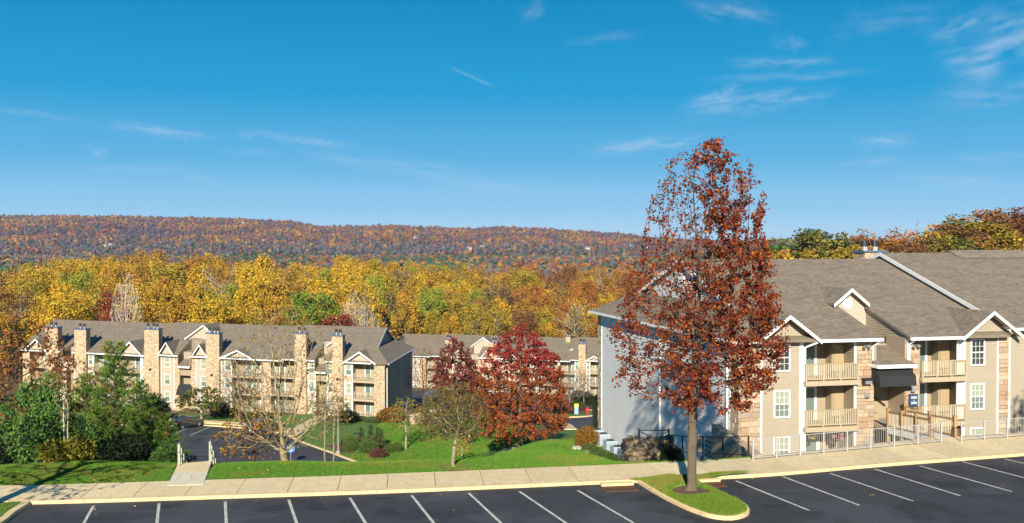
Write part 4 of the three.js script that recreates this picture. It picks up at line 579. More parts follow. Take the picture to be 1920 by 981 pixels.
// ---------------------------------------------------------------- far block across the second road
{
  const A = 19 * Math.PI / 180, o = V(26, 0, -221), u = V(-Math.cos(A), 0, -Math.sin(A)), v = V(Math.sin(0.2), 0, -Math.cos(0.2)), base = -22.7, fl = 2.72;
  const uOf = (px) => { const k = (px - 960) / F; return (o.x + o.z * k) / (Math.cos(A) + Math.sin(A) * k); }, dOf = (px) => 221 + Math.sin(A) * uOf(px), hOf = (px, py) => yAt(py, dOf(px));
  const b = newBuilding('apartment_building', 'farthest three-storey tan block half hidden behind the red trees', o, u, v, base), w = (kind, pR, pL, opt) => [kind, uOf(pR), uOf(pL), opt], W = (...ps) => ({ win: ps.map(([r, l]) => [uOf(r), uOf(l)]) });
  const pxR = 960 + F * o.x / 221;
  block(b, { len: uOf(735), depth: 20, base, fl, pitchRise: 4.1, steps: [[uOf(1070), -0.3], [uOf(806), -0.5]], hipU: 2.2,
    bays: [w('stone', pxR - 1, 1165), w('balcony', 1165, 1148), w('wall', 1148, 1130), w('balcony', 1128, 1107), w('wall', 1107, 1099, W([1105, 1101])), w('chimney', 1099, 1086, { top: hOf(1092, 645) }), w('wall', 1086, 1078, W([1084, 1080])), w('balcony', 1078, 1050), w('wall', 1050, 1046), w('balcony', 1046, 1010, { mirror: true }), w('wall', 1010, 1000, W([1007, 1002])), w('balcony', 1000, 968), w('stone', 968, 955), w('wall', 955, 934, W([948, 942])), w('chimney', 934, 921, { top: hOf(928, 642) }), w('wall', 921, 904), w('stone', 904, 896), w('well', 896, 880, { awning: false }), w('stone', 880, 872), w('wall', 872, 848, W([862, 856])), w('chimney', 848, 836, { top: hOf(842, 637) }), w('balcony', 836, 800), w('stone', 798, 786), w('wall', 786, 770, W([781, 776])), w('balcony', 770, 742)],
    gables: [[uOf(1131), uOf(1099), hOf(1114, 667)], [uOf(926), uOf(902), hOf(913, 656)], [uOf(972), uOf(942), hOf(957, 660)], [uOf(1010), uOf(985), hOf(997, 662)], [uOf(874), uOf(848), hOf(861, 656)]] });
  for (const [pR, pL, py] of [[922, 875, 633], [1079, 1058, 654]]) { const vF = 4.2, u0 = uOf(pR), u1 = uOf(pL), uc = (u0 + u1) / 2, yA = yAt(py, dOf((pR + pL) / 2) + vF), h = (u1 - u0) / 2, yE = yA - h * 0.68; gableRoof(b, uc, h, yE, yA, vF, 10); part('gable_wall', geo([prismP([V(u0 + 0.3, yE - 0.1, vF + 0.4), V(uc, yA - 0.14, vF + 0.4), V(u1 - 0.3, yE - 0.1, vF + 0.4)], V(0, 0, 0.1)), boxP(u0 + 0.3, u1 - 0.3, yE - 2, yE - 0.1, vF + 0.4, vF + 0.5)], b.fr), M.stucco, b.g); }
  chimneyAt(b, uOf(1060), uOf(1051), base + 6, yAt(632, dOf(1055) + 8), 8, 9.4, 2);
}
// ---------------------------------------------------------------- near building at right
const RB = { o: V(13.6, 0, -61), u: V(0.9744, 0, -0.2249), v: V(-0.2249, 0, -0.9744), base: -3.1 };
RB.at = (u, y, v) => V(RB.o.x + RB.u.x * u + RB.v.x * v, y, RB.o.z + RB.u.z * u + RB.v.z * v);
RB.turn = Math.atan2(-RB.u.z, RB.u.x);
const fr2 = { u: RB.u, v: RB.v, y0: 0 };
{
  const b = newBuilding('apartment_building', 'near three-storey beige building with balconies and black awning at right', RB.o, RB.u, RB.v, RB.base), fr = b.fr, g = b.g, fl = [-2.9, -0.1, 2.7], eave = 5.25, DEP = 27.5, mid = 13.75, k = 0.32, yR = (v) => eave + k * (v + 0.6), low = -6.9, END = 40;
  const add = (name, pieces, m, parent = g, label) => part(name, geo(pieces, fr), m, parent, label);
  const front = (v0) => (a, y, o) => V(a, y, v0 - o), side = (u0) => (a, y, o) => V(u0 - o, y, a);
  // core and plinth
  add('wall', [boxP(0.03, 8.6, low, eave + 0.05, 2.02, DEP - 0.03), boxP(8.61, 11.4, low, 4.6, 2.02, DEP - 0.03), boxP(11.41, END, low, eave + 0.05, 2.02, DEP - 0.03)], M.siding);
  // left side wall of clapboards, its corner stones, boards and downspouts
  part('siding', clapboards(fr, low, eave - 0.15, () => 1.35, () => DEP - 0.95, side(0.0), 0.21), M.sidingGrey, g);
  add('side_backing', [boxP(0.004, 0.028, low, eave, 1.2, DEP - 0.9)], M.sidingGrey);
  add('corner_board', [boxP(-0.06, 0.01, low, eave - 0.1, 1.2, 1.36)], M.white); add('corner_board', [boxP(-0.06, 0.01, low, eave - 0.1, DEP - 1.1, DEP - 0.94)], M.white);
  for (const v of [12.8, 1.55]) add('downspout', [boxP(-0.14, -0.03, low, eave - 0.2, v, v + 0.1)], M.white);
  add('light_fixture', [boxP(-0.2, -0.02, 1.9, 2.15, 12.2, 12.45)], M.blackMetal);
  // stone faced piers: mortar backing with single stones set proud
  const bevel = (() => { const list = []; for (let q = 0; q < 6; q++) { const r = rngOf(700 + q), e = 0.06, j = () => r.range(-0.03, 0.03); const top = [[-0.5 + e + j(), -0.5 + e + j()], [0.5 - e + j(), -0.5 + e + j()], [0.5 - e + j(), 0.5 - e + j()], [-0.5 + e + j(), 0.5 - e + j()]].map(([x, y]) => V(x, y, 1 + j() * 4)), bot = [[-0.5, -0.5], [0.5, -0.5], [0.5, 0.5], [-0.5, 0.5]].map(([x, y]) => V(x, y, 0)), f = [top]; for (let i = 0; i < 4; i++) f.push([bot[i], bot[(i + 1) % 4], top[(i + 1) % 4], top[i]]); f.push(bot.slice().reverse()); list.push(geo([f])); } return list; })();
  const rs = rngOf(611);
  function stones(parent, faceSide, a0, a1, y0, y1, fixed) { // lays courses of stones over a face; faceSide: front (along u) or side (along v)
    for (let y = y0; y < y1 - 0.05;) { const h = Math.min(rs.pick([0.2, 0.24, 0.28, 0.34, 0.4]), y1 - y); for (let a = a0; a < a1 - 0.04;) { let w = Math.min(rs.range(0.34, 0.78), a1 - a); if (a1 - a - w < 0.16) w = a1 - a; const m = new THREE.Mesh(rs.pick(bevel), rs.pick(M.stones)); m.name = 'stone'; m.castShadow = m.receiveShadow = true; const c = a + w / 2, p = faceSide ? V(fixed, y + h / 2 - RB.base, c) : V(c, y + h / 2 - RB.base, fixed); m.position.set(RB.u.x * p.x + RB.v.x * p.z, p.y, RB.u.z * p.x + RB.v.z * p.z); m.rotation.y = RB.turn + (faceSide ? -Math.PI / 2 : 0); m.scale.set(w - 0.02, h - 0.02, rs.range(0.03, 0.085)); parent.add(m); a += w; } y += h; }
  }
  const piers = [[0.0, 1.34, -3.1], [7.74, 8.95, -3.1], [11.1, 12.1, -3.1], [17.8, 18.55, -3.1]];
  piers.forEach(([u0, u1, y0], i) => { const p = add('stone_pier', [boxP(u0, u1, y0, eave - 0.1, 0, 2.01)], M.mortar); stones(p, false, u0, u1, y0, eave - 0.12, 0); if (i === 0) stones(p, true, 0.0, 1.2, -2.6, eave - 0.3, 0); });
  { const p = add('stone_pier', [boxP(0.0, 0.03, low, eave - 0.1, DEP - 0.95, DEP)], M.mortar); stones(p, true, DEP - 0.93, DEP, low + 0.4, eave - 0.3, 0); }
  // siding bays with windows
  for (const [u0, u1] of [[1.34, 4.15], [15.3, 17.8], [18.55, 21], [24.6, 28], [31.5, 36]]) { add('wall', [boxP(u0, u1, -3.1, eave - 0.05, 0.03, 2.01)], M.siding); part('siding', clapboards(fr, -3.1, eave - 0.1, () => u0 + 0.1, () => u1 - 0.1, front(0.03), 0.14), M.siding, g); add('corner_board', [boxP(u0, u0 + 0.11, -3.1, eave - 0.1, -0.03, 0.029)], M.white); add('corner_board', [boxP(u1 - (u0 < 2 ? 0.24 : 0.11), u1, -3.1, eave - 0.1, -0.03, 0.029)], M.white); }
  let wn = 0; for (const [u0, u1] of [[2.3, 3.2], [15.85, 16.7], [25.8, 26.7], [33, 33.9]]) for (const y of fl) windowAt(b, u0, u1, y + 0.68, y + 2.18, 0.02, true, [0, 0, 2, 0, 0, 2][wn++ % 6]);
  add('vent', [boxP(19.2, 19.5, -1.0, -0.72, -0.04, 0.02)], M.blackMetal);
  // balconies
  for (const [u0, u1, mirror] of [[4.15, 7.74, false], [12.1, 15.3, false], [21, 24.6, false], [28, 31.5, false]]) { add('recess_side', [boxP(u0, u0 + 0.08, -3.1, eave - 0.1, 0.03, 2.0), boxP(u1 - 0.08, u1, -3.1, eave - 0.1, 0.09, 2.0)], M.tanWall); part('siding', clapboards(fr, -3.1, eave - 0.15, () => 0.1, () => 1.98, (a, y, o) => V(u1 - 0.08 - o, y, a), 0.15), M.tanWall, g); add('corner_board', [boxP(u1 - 0.14, u1, -3.1, eave - 0.1, -0.02, 0.085)], M.white); if (u0 > 11 && u0 < 13) add('corner_board', [boxP(u1 - 0.5, u1 - 0.15, 2.72, eave - 0.1, 0.0, 0.085), boxP(u1 - 0.5, u1 - 0.15, -0.08, 2.3, 0.0, 0.085)], M.white);
    fl.forEach((y, i) => { if (i === 0) { add('patio_slab', [boxP(u0 + 0.09, u1 - 0.09, y - 0.2, y - 0.02, -0.2, 2.0)], M.foundation); part('back_wall', clapboards(fr, y, y + 2.45, () => u0 + 0.08, () => u1 - 0.08, (a, yy, o) => V(a, yy, 1.99 - o), 0.15), M.tanWall, g); add('pane', [boxP(u0 + 0.3, u0 + 1.1, y, y + 2.05, 1.9, 1.95)], M.glassDark); add('pane', [boxP(u0 + 1.15, u0 + 2, y, y + 2.05, 1.9, 1.95)], M.glassGreen); add('door_frame', [boxP(u0 + 2, u0 + 2.2, y, y + 2.1, 1.88, 1.96)], M.white); } else balcony(b, u0, u1, y, i === 2 ? eave - 0.12 : y + 2.48, 1.99, true, mirror, 0.32); });
    add('soffit', [boxP(u0, u1, eave - 0.13, eave - 0.08, -0.5, 2.0)], M.soffit); }
  // entrance: side walls, floor, stair hall, black awning, low roof in a well of the main roof
  add('hall_wall', [boxP(8.96, 11.09, -0.2, 3.6, 1.75, 2.015), boxP(9.2, 9.9, -0.1, 0.35, 0.9, 1.7)], M.tanWall); add('hall_floor', [boxP(8.95, 11.1, -0.25, -0.1, -0.02, 1.74)], M.foundation); add('hall_rail', [barP(V(9.6, 1.55, 1.6), V(10.8, 0.7, 1.6), 0.07, 0.07)], M.blackMetal);
  { const aw = add('awning', [prismP([V(8.72, 3.42, -0.12), V(8.72, 2.9, -1.0), V(8.72, 2.5, -1.0), V(8.72, 2.55, -0.12)], V(2.5, 0, 0))], M.awning); add('valance', [boxP(8.71, 11.23, 2.3, 2.52, -1.025, -1.002)], M.awning, aw); }
  { const er = add('entry_roof', [roofSlab([V(8.75, 3.62, -0.75), V(11.32, 3.62, -0.75), V(11.32, 3.62 + k * 5.35, 4.6), V(8.75, 3.62 + k * 5.35, 4.6)], 0.14)], M.roof); add('fascia', [boxP(8.72, 11.4, 3.38, 3.6, -0.83, -0.755), boxP(8.66, 8.74, 3.4, 3.62, -0.83, 0.0)], M.white, er); }
  add('side_wall', [prismP([V(11.22, 3.6, -0.1), V(11.22, yR(-0.1) - 0.2, -0.1), V(11.22, yR(4.7) - 0.2, 4.7), V(11.22, 3.6 + k * 5.35, 4.7)], V(0.1, 0, 0))], M.siding); part('siding', clapboards(fr, 3.7, yR(4.6) - 0.2, (y) => clamp((y - eave + 0.22) / k - 0.6, -0.08, 4.6), (y) => clamp((y - 3.62) / k - 0.75, 0, 4.6), (a, y, o) => V(11.21 - o, y, a), 0.16), M.siding, g);
  add('corner_board', [boxP(11.17, 11.33, 3.55, yR(-0.1) - 0.2, -0.16, -0.08)], M.white);
  add('side_wall', [prismP([V(8.95, 3.6, -0.1), V(8.95, yR(-0.1) - 0.2, -0.1), V(8.95, yR(4.7) - 0.2, 4.7), V(8.95, 3.6 + k * 5.35, 4.7)], V(0.1, 0, 0))], M.siding);
  // main roof
  const P = (u, v, dy = 0) => V(u, yR(v) + dy, v), hipU = 1.7, vH = 5, yH = yR(vH), S2 = 18.2, UP = 0.45;
  add('roof', [roofSlab([P(hipU, -0.6), P(9.15, -0.6), P(9.15, 4.6), P(hipU, 4.6)]), roofSlab([P(11.05, -0.6), P(S2, -0.6), P(S2, 4.6), P(11.05, 4.6)]), roofSlab([P(hipU, 4.6), P(S2, 4.6), P(S2, mid), P(hipU, mid)])], M.roof); add('roof', [roofSlab([P(hipU, mid), P(S2, mid), V(S2, eave, DEP + 0.6), V(hipU, eave, DEP + 0.6)])], M.roof);
  add('hip_roof', [roofSlab([V(-0.6, eave, -0.6), V(hipU, eave, -0.6), V(hipU, yH, vH)]), roofSlab([V(-0.6, eave, DEP + 0.6), V(hipU, eave, DEP + 0.6), V(hipU, yH, DEP - vH)]), roofSlab([V(-0.6, eave, -0.6), V(hipU, yH, vH), V(hipU, yH, DEP - vH), V(-0.6, eave, DEP + 0.6)])], M.roof);
  add('gutter', [boxP(-0.74, -0.605, eave - 0.2, eave - 0.02, -0.6, DEP + 0.6)], M.white); add('soffit', [boxP(-0.6, -0.03, eave - 0.2, eave - 0.165, -0.6, DEP + 0.6)], M.white);
  { const ge = add('gable_end', [prismP([V(hipU + 0.3, yH - 0.1, vH + 0.1), V(hipU + 0.3, yR(mid) - 0.17, mid), V(hipU + 0.3, yH - 0.1, DEP - vH - 0.1)], V(0.1, 0, 0))], M.siding); part('siding', clapboards(fr, yH - 0.05, yR(mid) - 0.25, (y) => (y - eave) / k - 0.6 + 0.3, (y) => DEP - ((y - eave) / k - 0.6) - 0.3, side(hipU + 0.3), 0.15), M.sidingGrey, ge); for (const s of [-1, 1]) add('rake_board', [prismP([V(hipU - 0.06, yH - 0.04, mid + s * (mid - vH + 0.1)), V(hipU - 0.06, yR(mid) + 0.03, mid), V(hipU - 0.06, yR(mid) - 0.27, mid), V(hipU - 0.06, yH - 0.32, mid + s * (mid - vH + 0.1))], V(0.055, 0, 0))], M.white, ge); part('vent', geo([tubeP(V(hipU + 0.2, 8.3, mid), V(hipU + 0.3, 8.3, mid), 0.55, 0.55, 20)], fr), M.white, ge); }
  for (const [a, e] of [[-0.6, 0.9], [4.85, 9.15], [11.05, 14.75]]) add('gutter', [boxP(a, e, eave - 0.2, eave - 0.02, -0.74, -0.605)], M.white);
  add('eave_soffit', [boxP(4.9, 9.1, eave - 0.21, eave - 0.175, -0.6, -0.001)], M.soffit);
  // gooseneck downspouts
  add('downspout', [barP(V(9.05, eave - 0.2, -0.6), V(8.8, eave - 0.6, -0.12), 0.09, 0.09), boxP(8.76, 8.85, 3.75, eave - 0.62, -0.18, -0.09)], M.white); add('downspout', [barP(V(11.4, eave - 0.18, -0.62), V(11.25, eave - 0.5, -0.22), 0.09, 0.09), boxP(11.2, 11.3, 3.7, eave - 0.52, -0.27, -0.17)], M.white); add('downspout', [barP(V(4.75, eave - 0.2, -0.66), V(4.3, eave - 0.5, -0.12), 0.1, 0.1), boxP(4.16, 4.27, -3.0, eave - 0.5, -0.14, -0.035)], M.white);
  // raised block beyond
  { const y2 = (v) => yR(v) + UP, Q = (u, v) => V(u, y2(v), v); const r2 = add('roof', [roofSlab([Q(S2 + 0.01, -0.6), Q(END, -0.6), Q(END, mid), Q(S2 + 0.01, mid)]), roofSlab([Q(S2 + 0.01, mid), Q(END, mid), V(END, eave + UP, DEP + 0.6), V(S2 + 0.01, eave + UP, DEP + 0.6)])], M.roof); add('step_wall', [prismP([V(S2 + 0.12, yR(-0.5), -0.5), V(S2 + 0.12, y2(-0.5) - 0.18, -0.5), V(S2 + 0.12, y2(mid) - 0.18, mid), V(S2 + 0.12, yR(mid) - 0.2, mid)], V(0.1, 0, 0)), boxP(S2 + 0.25, END, eave, eave + UP - 0.1, 0.1, DEP)], M.siding); for (const s of [0, 1]) add('rake_board', [prismP(s ? [V(S2 - 0.07, y2(-0.65) + 0.02, -0.65), V(S2 - 0.07, y2(mid) + 0.03, mid), V(S2 - 0.07, y2(mid) - 0.24, mid), V(S2 - 0.07, y2(-0.65) - 0.24, -0.65)] : [V(S2 - 0.07, eave + UP + 0.02, DEP + 0.6), V(S2 - 0.07, y2(mid) + 0.03, mid), V(S2 - 0.07, y2(mid) - 0.24, mid), V(S2 - 0.07, eave + UP - 0.24, DEP + 0.6)], V(0.06, 0, 0))], M.white, r2); add('gutter', [boxP(S2 + 0.4, END, eave + UP - 0.2, eave + UP - 0.02, -0.74, -0.605)], M.white, r2);
    add('roof_ridge', [prismP([V(24.2, y2(mid) + 0.22, mid), V(24.2, y2(mid - 1.4) + 0.05, mid - 1.4), V(24.2, y2(mid - 1.4) + 0.05, mid + 1.4)], V(15.8, 0, 0))], M.roof, r2); }
  // front gables over the siding bays, with their clapboards
  for (const [uc, half, yA, win] of [[2.9, 2.05, 6.72], [16.9, 2.15, 6.75]]) { const yE = eave - 0.02, kk = (yA - yE) / half; gableRoof(b, uc, half, yE, yA, -0.72, (yA - eave) / k + 0.4, { board: 0.2 }); add('gable_wall', [prismP([V(uc - half + 0.3, eave - 0.3, 0.035), V(uc, yA - 0.16, 0.035), V(uc + half - 0.3, eave - 0.3, 0.035)], V(0, 0, 0.1))], M.siding); part('siding', clapboards(fr, eave - 0.25, yA - 0.2, (y) => uc - Math.min(half - 0.35, (yA - 0.16 - y) / kk), (y) => uc + Math.min(half - 0.35, (yA - 0.16 - y) / kk), front(0.03), 0.14), M.siding, g); }
  // little gable with the round vent above the entrance well
  { const uc = 9.85, half = 1.25, yA = 8.05, yE = 7.1; gableRoof(b, uc, half, yE, yA, 4.0, 8.6, { board: 0.2 }); const w = add('gable_wall', [prismP([V(uc - half + 0.15, yE - 0.1, 4.5), V(uc, yA - 0.13, 4.5), V(uc + half - 0.15, yE - 0.1, 4.5)], V(0, 0, 0.1)), boxP(8.9, 11.2, 5.1, yE - 0.1, 4.5, 4.6)], M.stucco); part('vent', geo([tubeP(V(uc - 0.05, 7.02, 4.42), V(uc - 0.05, 7.02, 4.49), 0.36, 0.36, 20)], fr), M.white, w); }
  // chimney behind the ridge
  chimneyAt(b, 18.3, 20.2, 5, 10.3, 16, 17.6, 4);
  // fixtures on the piers
  for (const [u, y, kind] of [[8.3, 4.75, 'floodlight'], [8.35, 2.6, 'lantern'], [8.4, 1.7, 'vent hood'], [11.55, 1.95, 'vent hood'], [11.75, 4.7, 'floodlight'], [8.35, -1.3, 'outlet box']]) {
    const p = RB.at(u, y, -0.14), t = thing(kind.replace(' ', '_'), kind === 'floodlight' ? `grey floodlight high on the stone pier ${u < 10 ? 'left' : 'right'} of the awning` : kind === 'lantern' ? 'black wall lantern on the stone pier left of the awning' : kind === 'outlet box' ? 'small grey box low on the stone pier left of the ramp' : u < 10 ? 'small grey vent hood on the stone pier left of the ramp' : 'small grey vent hood above the blue number sign', kind === 'outlet box' ? 'box' : kind === 'vent hood' ? 'vent' : 'lamp', p); t.rotation.y = RB.turn;
    if (kind === 'floodlight') { part('bracket', geo([tubeP(V(0, 0, 0.06), V(0, 0, -0.08), 0.08, 0.08, 10)]), M.blackMetal, t); for (const s of [-1, 1]) part('head', geo([tubeP(V(s * 0.08, 0, 0.05), V(s * 0.2, -0.1, 0.2), 0.07, 0.12, 10)]), M.galv, t); }
    else if (kind === 'lantern') { part('housing', geo([boxP(-0.3, 0.3, 0.02, 0.16, -0.05, 0.3), boxP(-0.3, -0.24, -0.22, 0.02, -0.05, 0.25)]), M.blackMetal, t); part('lens', geo([boxP(-0.2, 0.26, -0.2, 0.015, -0.02, 0.24)]), M.galv, t); }
    else { part('hood', geo([prismP([V(-0.12, 0.13, 0), V(-0.12, -0.13, 0.17), V(-0.12, -0.13, 0)], V(0.24, 0, 0))]), M.galv, t); part('plate', geo([boxP(-0.15, 0.15, -0.17, 0.17, -0.06, -0.002)]), M.foundation, t); } }
  // blue number sign
  { const cv = document.createElement('canvas'); cv.width = 256; cv.height = 340; const c = cv.getContext('2d'); c.fillStyle = '#2f4a68'; c.fillRect(0, 0, 256, 340); c.fillStyle = '#f2f4f6'; c.font = 'bold 84px sans-serif'; c.textAlign = 'center'; c.textBaseline = 'middle'; c.fillText('2402', 128, 92); c.fillText('2404', 128, 244); c.fillRect(104, 164, 48, 10);
    const tx = new THREE.CanvasTexture(cv); tx.colorSpace = THREE.SRGBColorSpace; const t = thing('number_sign', 'blue sign reading 2402 - 2404 on the stone pier by the entrance', 'sign', RB.at(11.6, 1.28, -0.2)); t.rotation.y = RB.turn; const w = 0.58, h = 0.76; part('board', geo([boxP(-w / 2, w / 2, -h / 2, h / 2, -0.09, 0.02)]), mat(lin(0.03, 0.07, 0.14), 0.6), t); const pl = new THREE.PlaneGeometry(w - 0.02, h - 0.02); pl.translate(0, 0, 0.025); part('lettering', pl, new THREE.MeshStandardMaterial({ map: tx, roughness: 0.6 }), t); }
}
// ramp with timber rails from the sidewalk to the entrance
{
  const P = (u, y, v) => { const q = RB.at(u, y, v); return q; };
  // deck runs from a landing at the entrance forward and right to the sidewalk
  const o = RB.at(10, -0.1, -0.1), t = thing('entrance_ramp', 'white-edged ramp with tan timber rails leading to the awning entrance', 'ramp', V(o.x, -3.1, o.z)), L = (u, y, v) => P(u, y, v).sub(t.position);
  const a = [9.05, -0.2], land = -1.6, deckY = -0.1, endY = 0.13, far = [13.6, -6.1];
  const e0 = atHeight(1697, 830, 0.13), e1 = atHeight(1800, 826, 0.13);   // where it meets the sidewalk
  const q = (p) => p.clone().sub(t.position), lA = P(8.97, deckY, -0.03), lB = P(11.05, deckY, -0.03), lC = P(11.05, deckY, -1.7), lD = P(8.83, deckY, -1.7);
  part('landing', geo([prismP([q(lA), q(lB), q(lC), q(lD)], V(0, -0.22, 0))]), M.tanWood, t);
  const r0 = P(8.85, deckY, -1.7), r1 = P(10.1, deckY, -1.7), s1 = V(24.85, endY, -57.25), s0 = V(23.45, endY, -57.05); part('ramp_deck', geo([prismP([q(r0), q(r1), q(s1), q(s0)], V(0, -0.1, 0))]), mat(lin(0.62, 0.6, 0.55), 0.8, { map: wearTex }), t); part('deck_edge', geo([barP(q(r0).add(V(-0.05, -0.12, 0.02)), q(s0).add(V(-0.05, -0.12, 0.02)), 0.06, 0.34), barP(q(r1).add(V(0.06, -0.12, 0)), q(s1).add(V(0.06, -0.12, 0)), 0.06, 0.34)]), M.white, t);
  const posted = new Set(); const rail = (A, B, n, name) => { const post = (p, top) => { const key = p.toArray().map((v) => v.toFixed(1)).join(); if (posted.has(key)) return; posted.add(key); part('post', geo([boxP(p.x - 0.085, p.x + 0.085, -0.02 + (p.y < 2 ? 0 : 0), p.y + top, p.z - 0.085, p.z + 0.085)].map((f) => f)), M.rawWood, t); part('post_cap', geo([boxP(p.x - 0.12, p.x + 0.12, p.y + top, p.y + top + 0.06, p.z - 0.12, p.z + 0.12)]), M.rawWood, t); };
    for (let k = 0; k <= n; k++) post(A.clone().lerp(B, k / n), 1.16); const up = V(0, 1.02, 0), dn = V(0, 0.14, 0); part('rail', geo([barP(A.clone().add(up), B.clone().add(up), 0.1, 0.07)]), M.rawWood, t); part('rail', geo([barP(A.clone().add(dn), B.clone().add(dn), 0.06, 0.08)]), M.rawWood, t);
    const m = Math.floor(A.distanceTo(B) / 0.14); for (let k = 1; k < m; k++) { const p = A.clone().lerp(B, k / m); part('baluster', geo([barP(p.clone().add(V(0, 0.16, 0)), p.clone().add(V(0, 1.0, 0)), 0.045, 0.045, V(0, 0, 1))]), M.balusterPaint, t); } };
  rail(q(r0), q(s0), 3); rail(q(r1), q(s1), 2); rail(q(P(11.0, deckY, -0.2)), q(P(11.0, deckY, -1.65)), 1); rail(q(P(11.0, deckY, -1.65)), q(r1), 1);
  // stone-grey ground below
}
// white picket railings along the sidewalk edge
function picketFence(label, pts, endPosts) {
  const A = pts[0], t = thing('picket_railing', label, 'railing', V(A.x, A.y, A.z)), q = (p) => p.clone().sub(t.position); const pipe = mat(lin(0.36, 0.355, 0.34), 0.5);
  for (let i = 0; i < pts.length - 1; i++) { const a = q(pts[i]), b = q(pts[i + 1]), n = Math.floor(a.distanceTo(b) / 0.115), up = (p, y) => p.clone().add(V(0, y, 0)); part('rail', geo([barP(up(a, 1.06), up(b, 1.06), 0.035, 0.035)]), pipe, t); part('rail', geo([barP(up(a, 0.12), up(b, 0.12), 0.035, 0.035)]), pipe, t); part('post', geo([boxP(a.x - 0.035, a.x + 0.035, a.y - 0.2, a.y + 1.1, a.z - 0.035, a.z + 0.035)]), pipe, t); if (i === pts.length - 2) part('post', geo([boxP(b.x - 0.035, b.x + 0.035, b.y - 0.2, b.y + 1.1, b.z - 0.035, b.z + 0.035)]), pipe, t);
    for (let k = 1; k < n; k++) { const p = a.clone().lerp(b, k / n); part('picket', geo([boxP(p.x - 0.008, p.x + 0.008, p.y + 0.14, p.y + 1.04, p.z - 0.008, p.z + 0.008)]), pipe, t); } }
  return t;
}
{
  const run = (p0, p1, n) => Array.from({ length: n + 1 }, (_, k) => { const a = atHeight(lerp(p0[0], p1[0], k / n), lerp(p0[1], p1[1], k / n), 0.15); return a; });
  picketFence('long white picket railing before the sunken patio, left of the ramp', run([1412, 863], [1765, 830], 8)); picketFence('white picket railing on the sidewalk edge right of the ramp', run([1803, 828], [2060, 808], 6));
}
// retaining wall and sunken terrace before the front
{
  const top = []; for (let x = 12.6; x <= 46; x += 1.2) top.push(V(x, 0.1, -(backAt(x) + 0.16))); const pcs = []; for (let i = 0; i < top.length - 1; i++) { const a = top[i], b2 = top[i + 1]; pcs.push(prismP([a, b2, V(b2.x, -3.6, b2.z), V(a.x, -3.6, a.z)], V(0, 0, -0.25))); } structure('retaining_wall', geo(pcs), M.stoneFar, 'retaining wall below the sidewalk before the right building', 'wall');
  part('wall_cap', geo([prismP([V(12.4, 0.16, -52.2), V(12.9, 0.16, -52.4), V(12.9, -3, -52.4), V(12.4, -3, -52.2)], V(-0.4, 0, -9.2))]), M.stoneFar, scene.getObjectByName('retaining_wall'));
}
// ---------------------------------------------------------------- roads, paths and kerbs down the slope, laid on the soil
function drape(poly, lift, depth = 4) { // polygon [x, d] cut fine and laid on the soil
  const sh = new THREE.Shape(poly.map(([x, d]) => new THREE.Vector2(x, d))), g0 = new THREE.ShapeGeometry(sh).toNonIndexed(), p = g0.attributes.position; let tri = []; for (let i = 0; i < p.count; i += 3) tri.push([0, 1, 2].map((k) => [p.getX(i + k), p.getY(i + k)]));
  const m = (a, b) => [(a[0] + b[0]) / 2, (a[1] + b[1]) / 2]; for (let q = 0; q < depth; q++) tri = tri.flatMap(([a, b, c]) => { const x = m(a, b), y = m(b, c), z = m(c, a); return [[a, x, z], [x, b, y], [z, y, c], [x, y, z]]; });
  const pos = [], uv = []; for (const t of tri) { const o = (t[1][0] - t[0][0]) * (t[2][1] - t[0][1]) - (t[2][0] - t[0][0]) * (t[1][1] - t[0][1]); for (const [x, d] of o > 0 ? t : [t[0], t[2], t[1]]) { pos.push(x, ground(x, d) + lift, -d); uv.push(x, d); } }
  const g = new THREE.BufferGeometry(); g.setAttribute('position', new THREE.Float32BufferAttribute(pos, 3)); g.setAttribute('uv', new THREE.Float32BufferAttribute(uv, 2)); g.computeVertexNormals(); return g;
}
function fineLine(pts, step = 0.8) { const c = new THREE.CatmullRomCurve3(pts.map(([x, d]) => V(x, 0, d))), n = Math.max(4, Math.ceil(c.getLength() / step)); return c.getSpacedPoints(n).map((p) => [p.x, p.z]); }
function ribbon(pts, w, lift, thick = 0.15) { // paved strip with edges
  const L = fineLine(pts), pcs = []; const off = L.map(([x, d], i) => { const a = L[Math.max(0, i - 1)], b = L[Math.min(L.length - 1, i + 1)], l = Math.hypot(b[0] - a[0], b[1] - a[1]); return [-(b[1] - a[1]) / l * w / 2, (b[0] - a[0]) / l * w / 2]; });
  for (let i = 0; i < L.length - 1; i++) { const q = (k, s) => { const x = L[k][0] + off[k][0] * s, d = L[k][1] + off[k][1] * s; return V(x, ground(L[k][0], L[k][1]) + lift, -d); }; pcs.push(prismP([q(i, 1), q(i + 1, 1), q(i + 1, -1), q(i, -1)], V(0, -thick, 0))); }
  return geo(pcs);
}
const G = (px, py, d = 92) => { const p = onGround(px, py, d); return [p.x, -p.z]; };
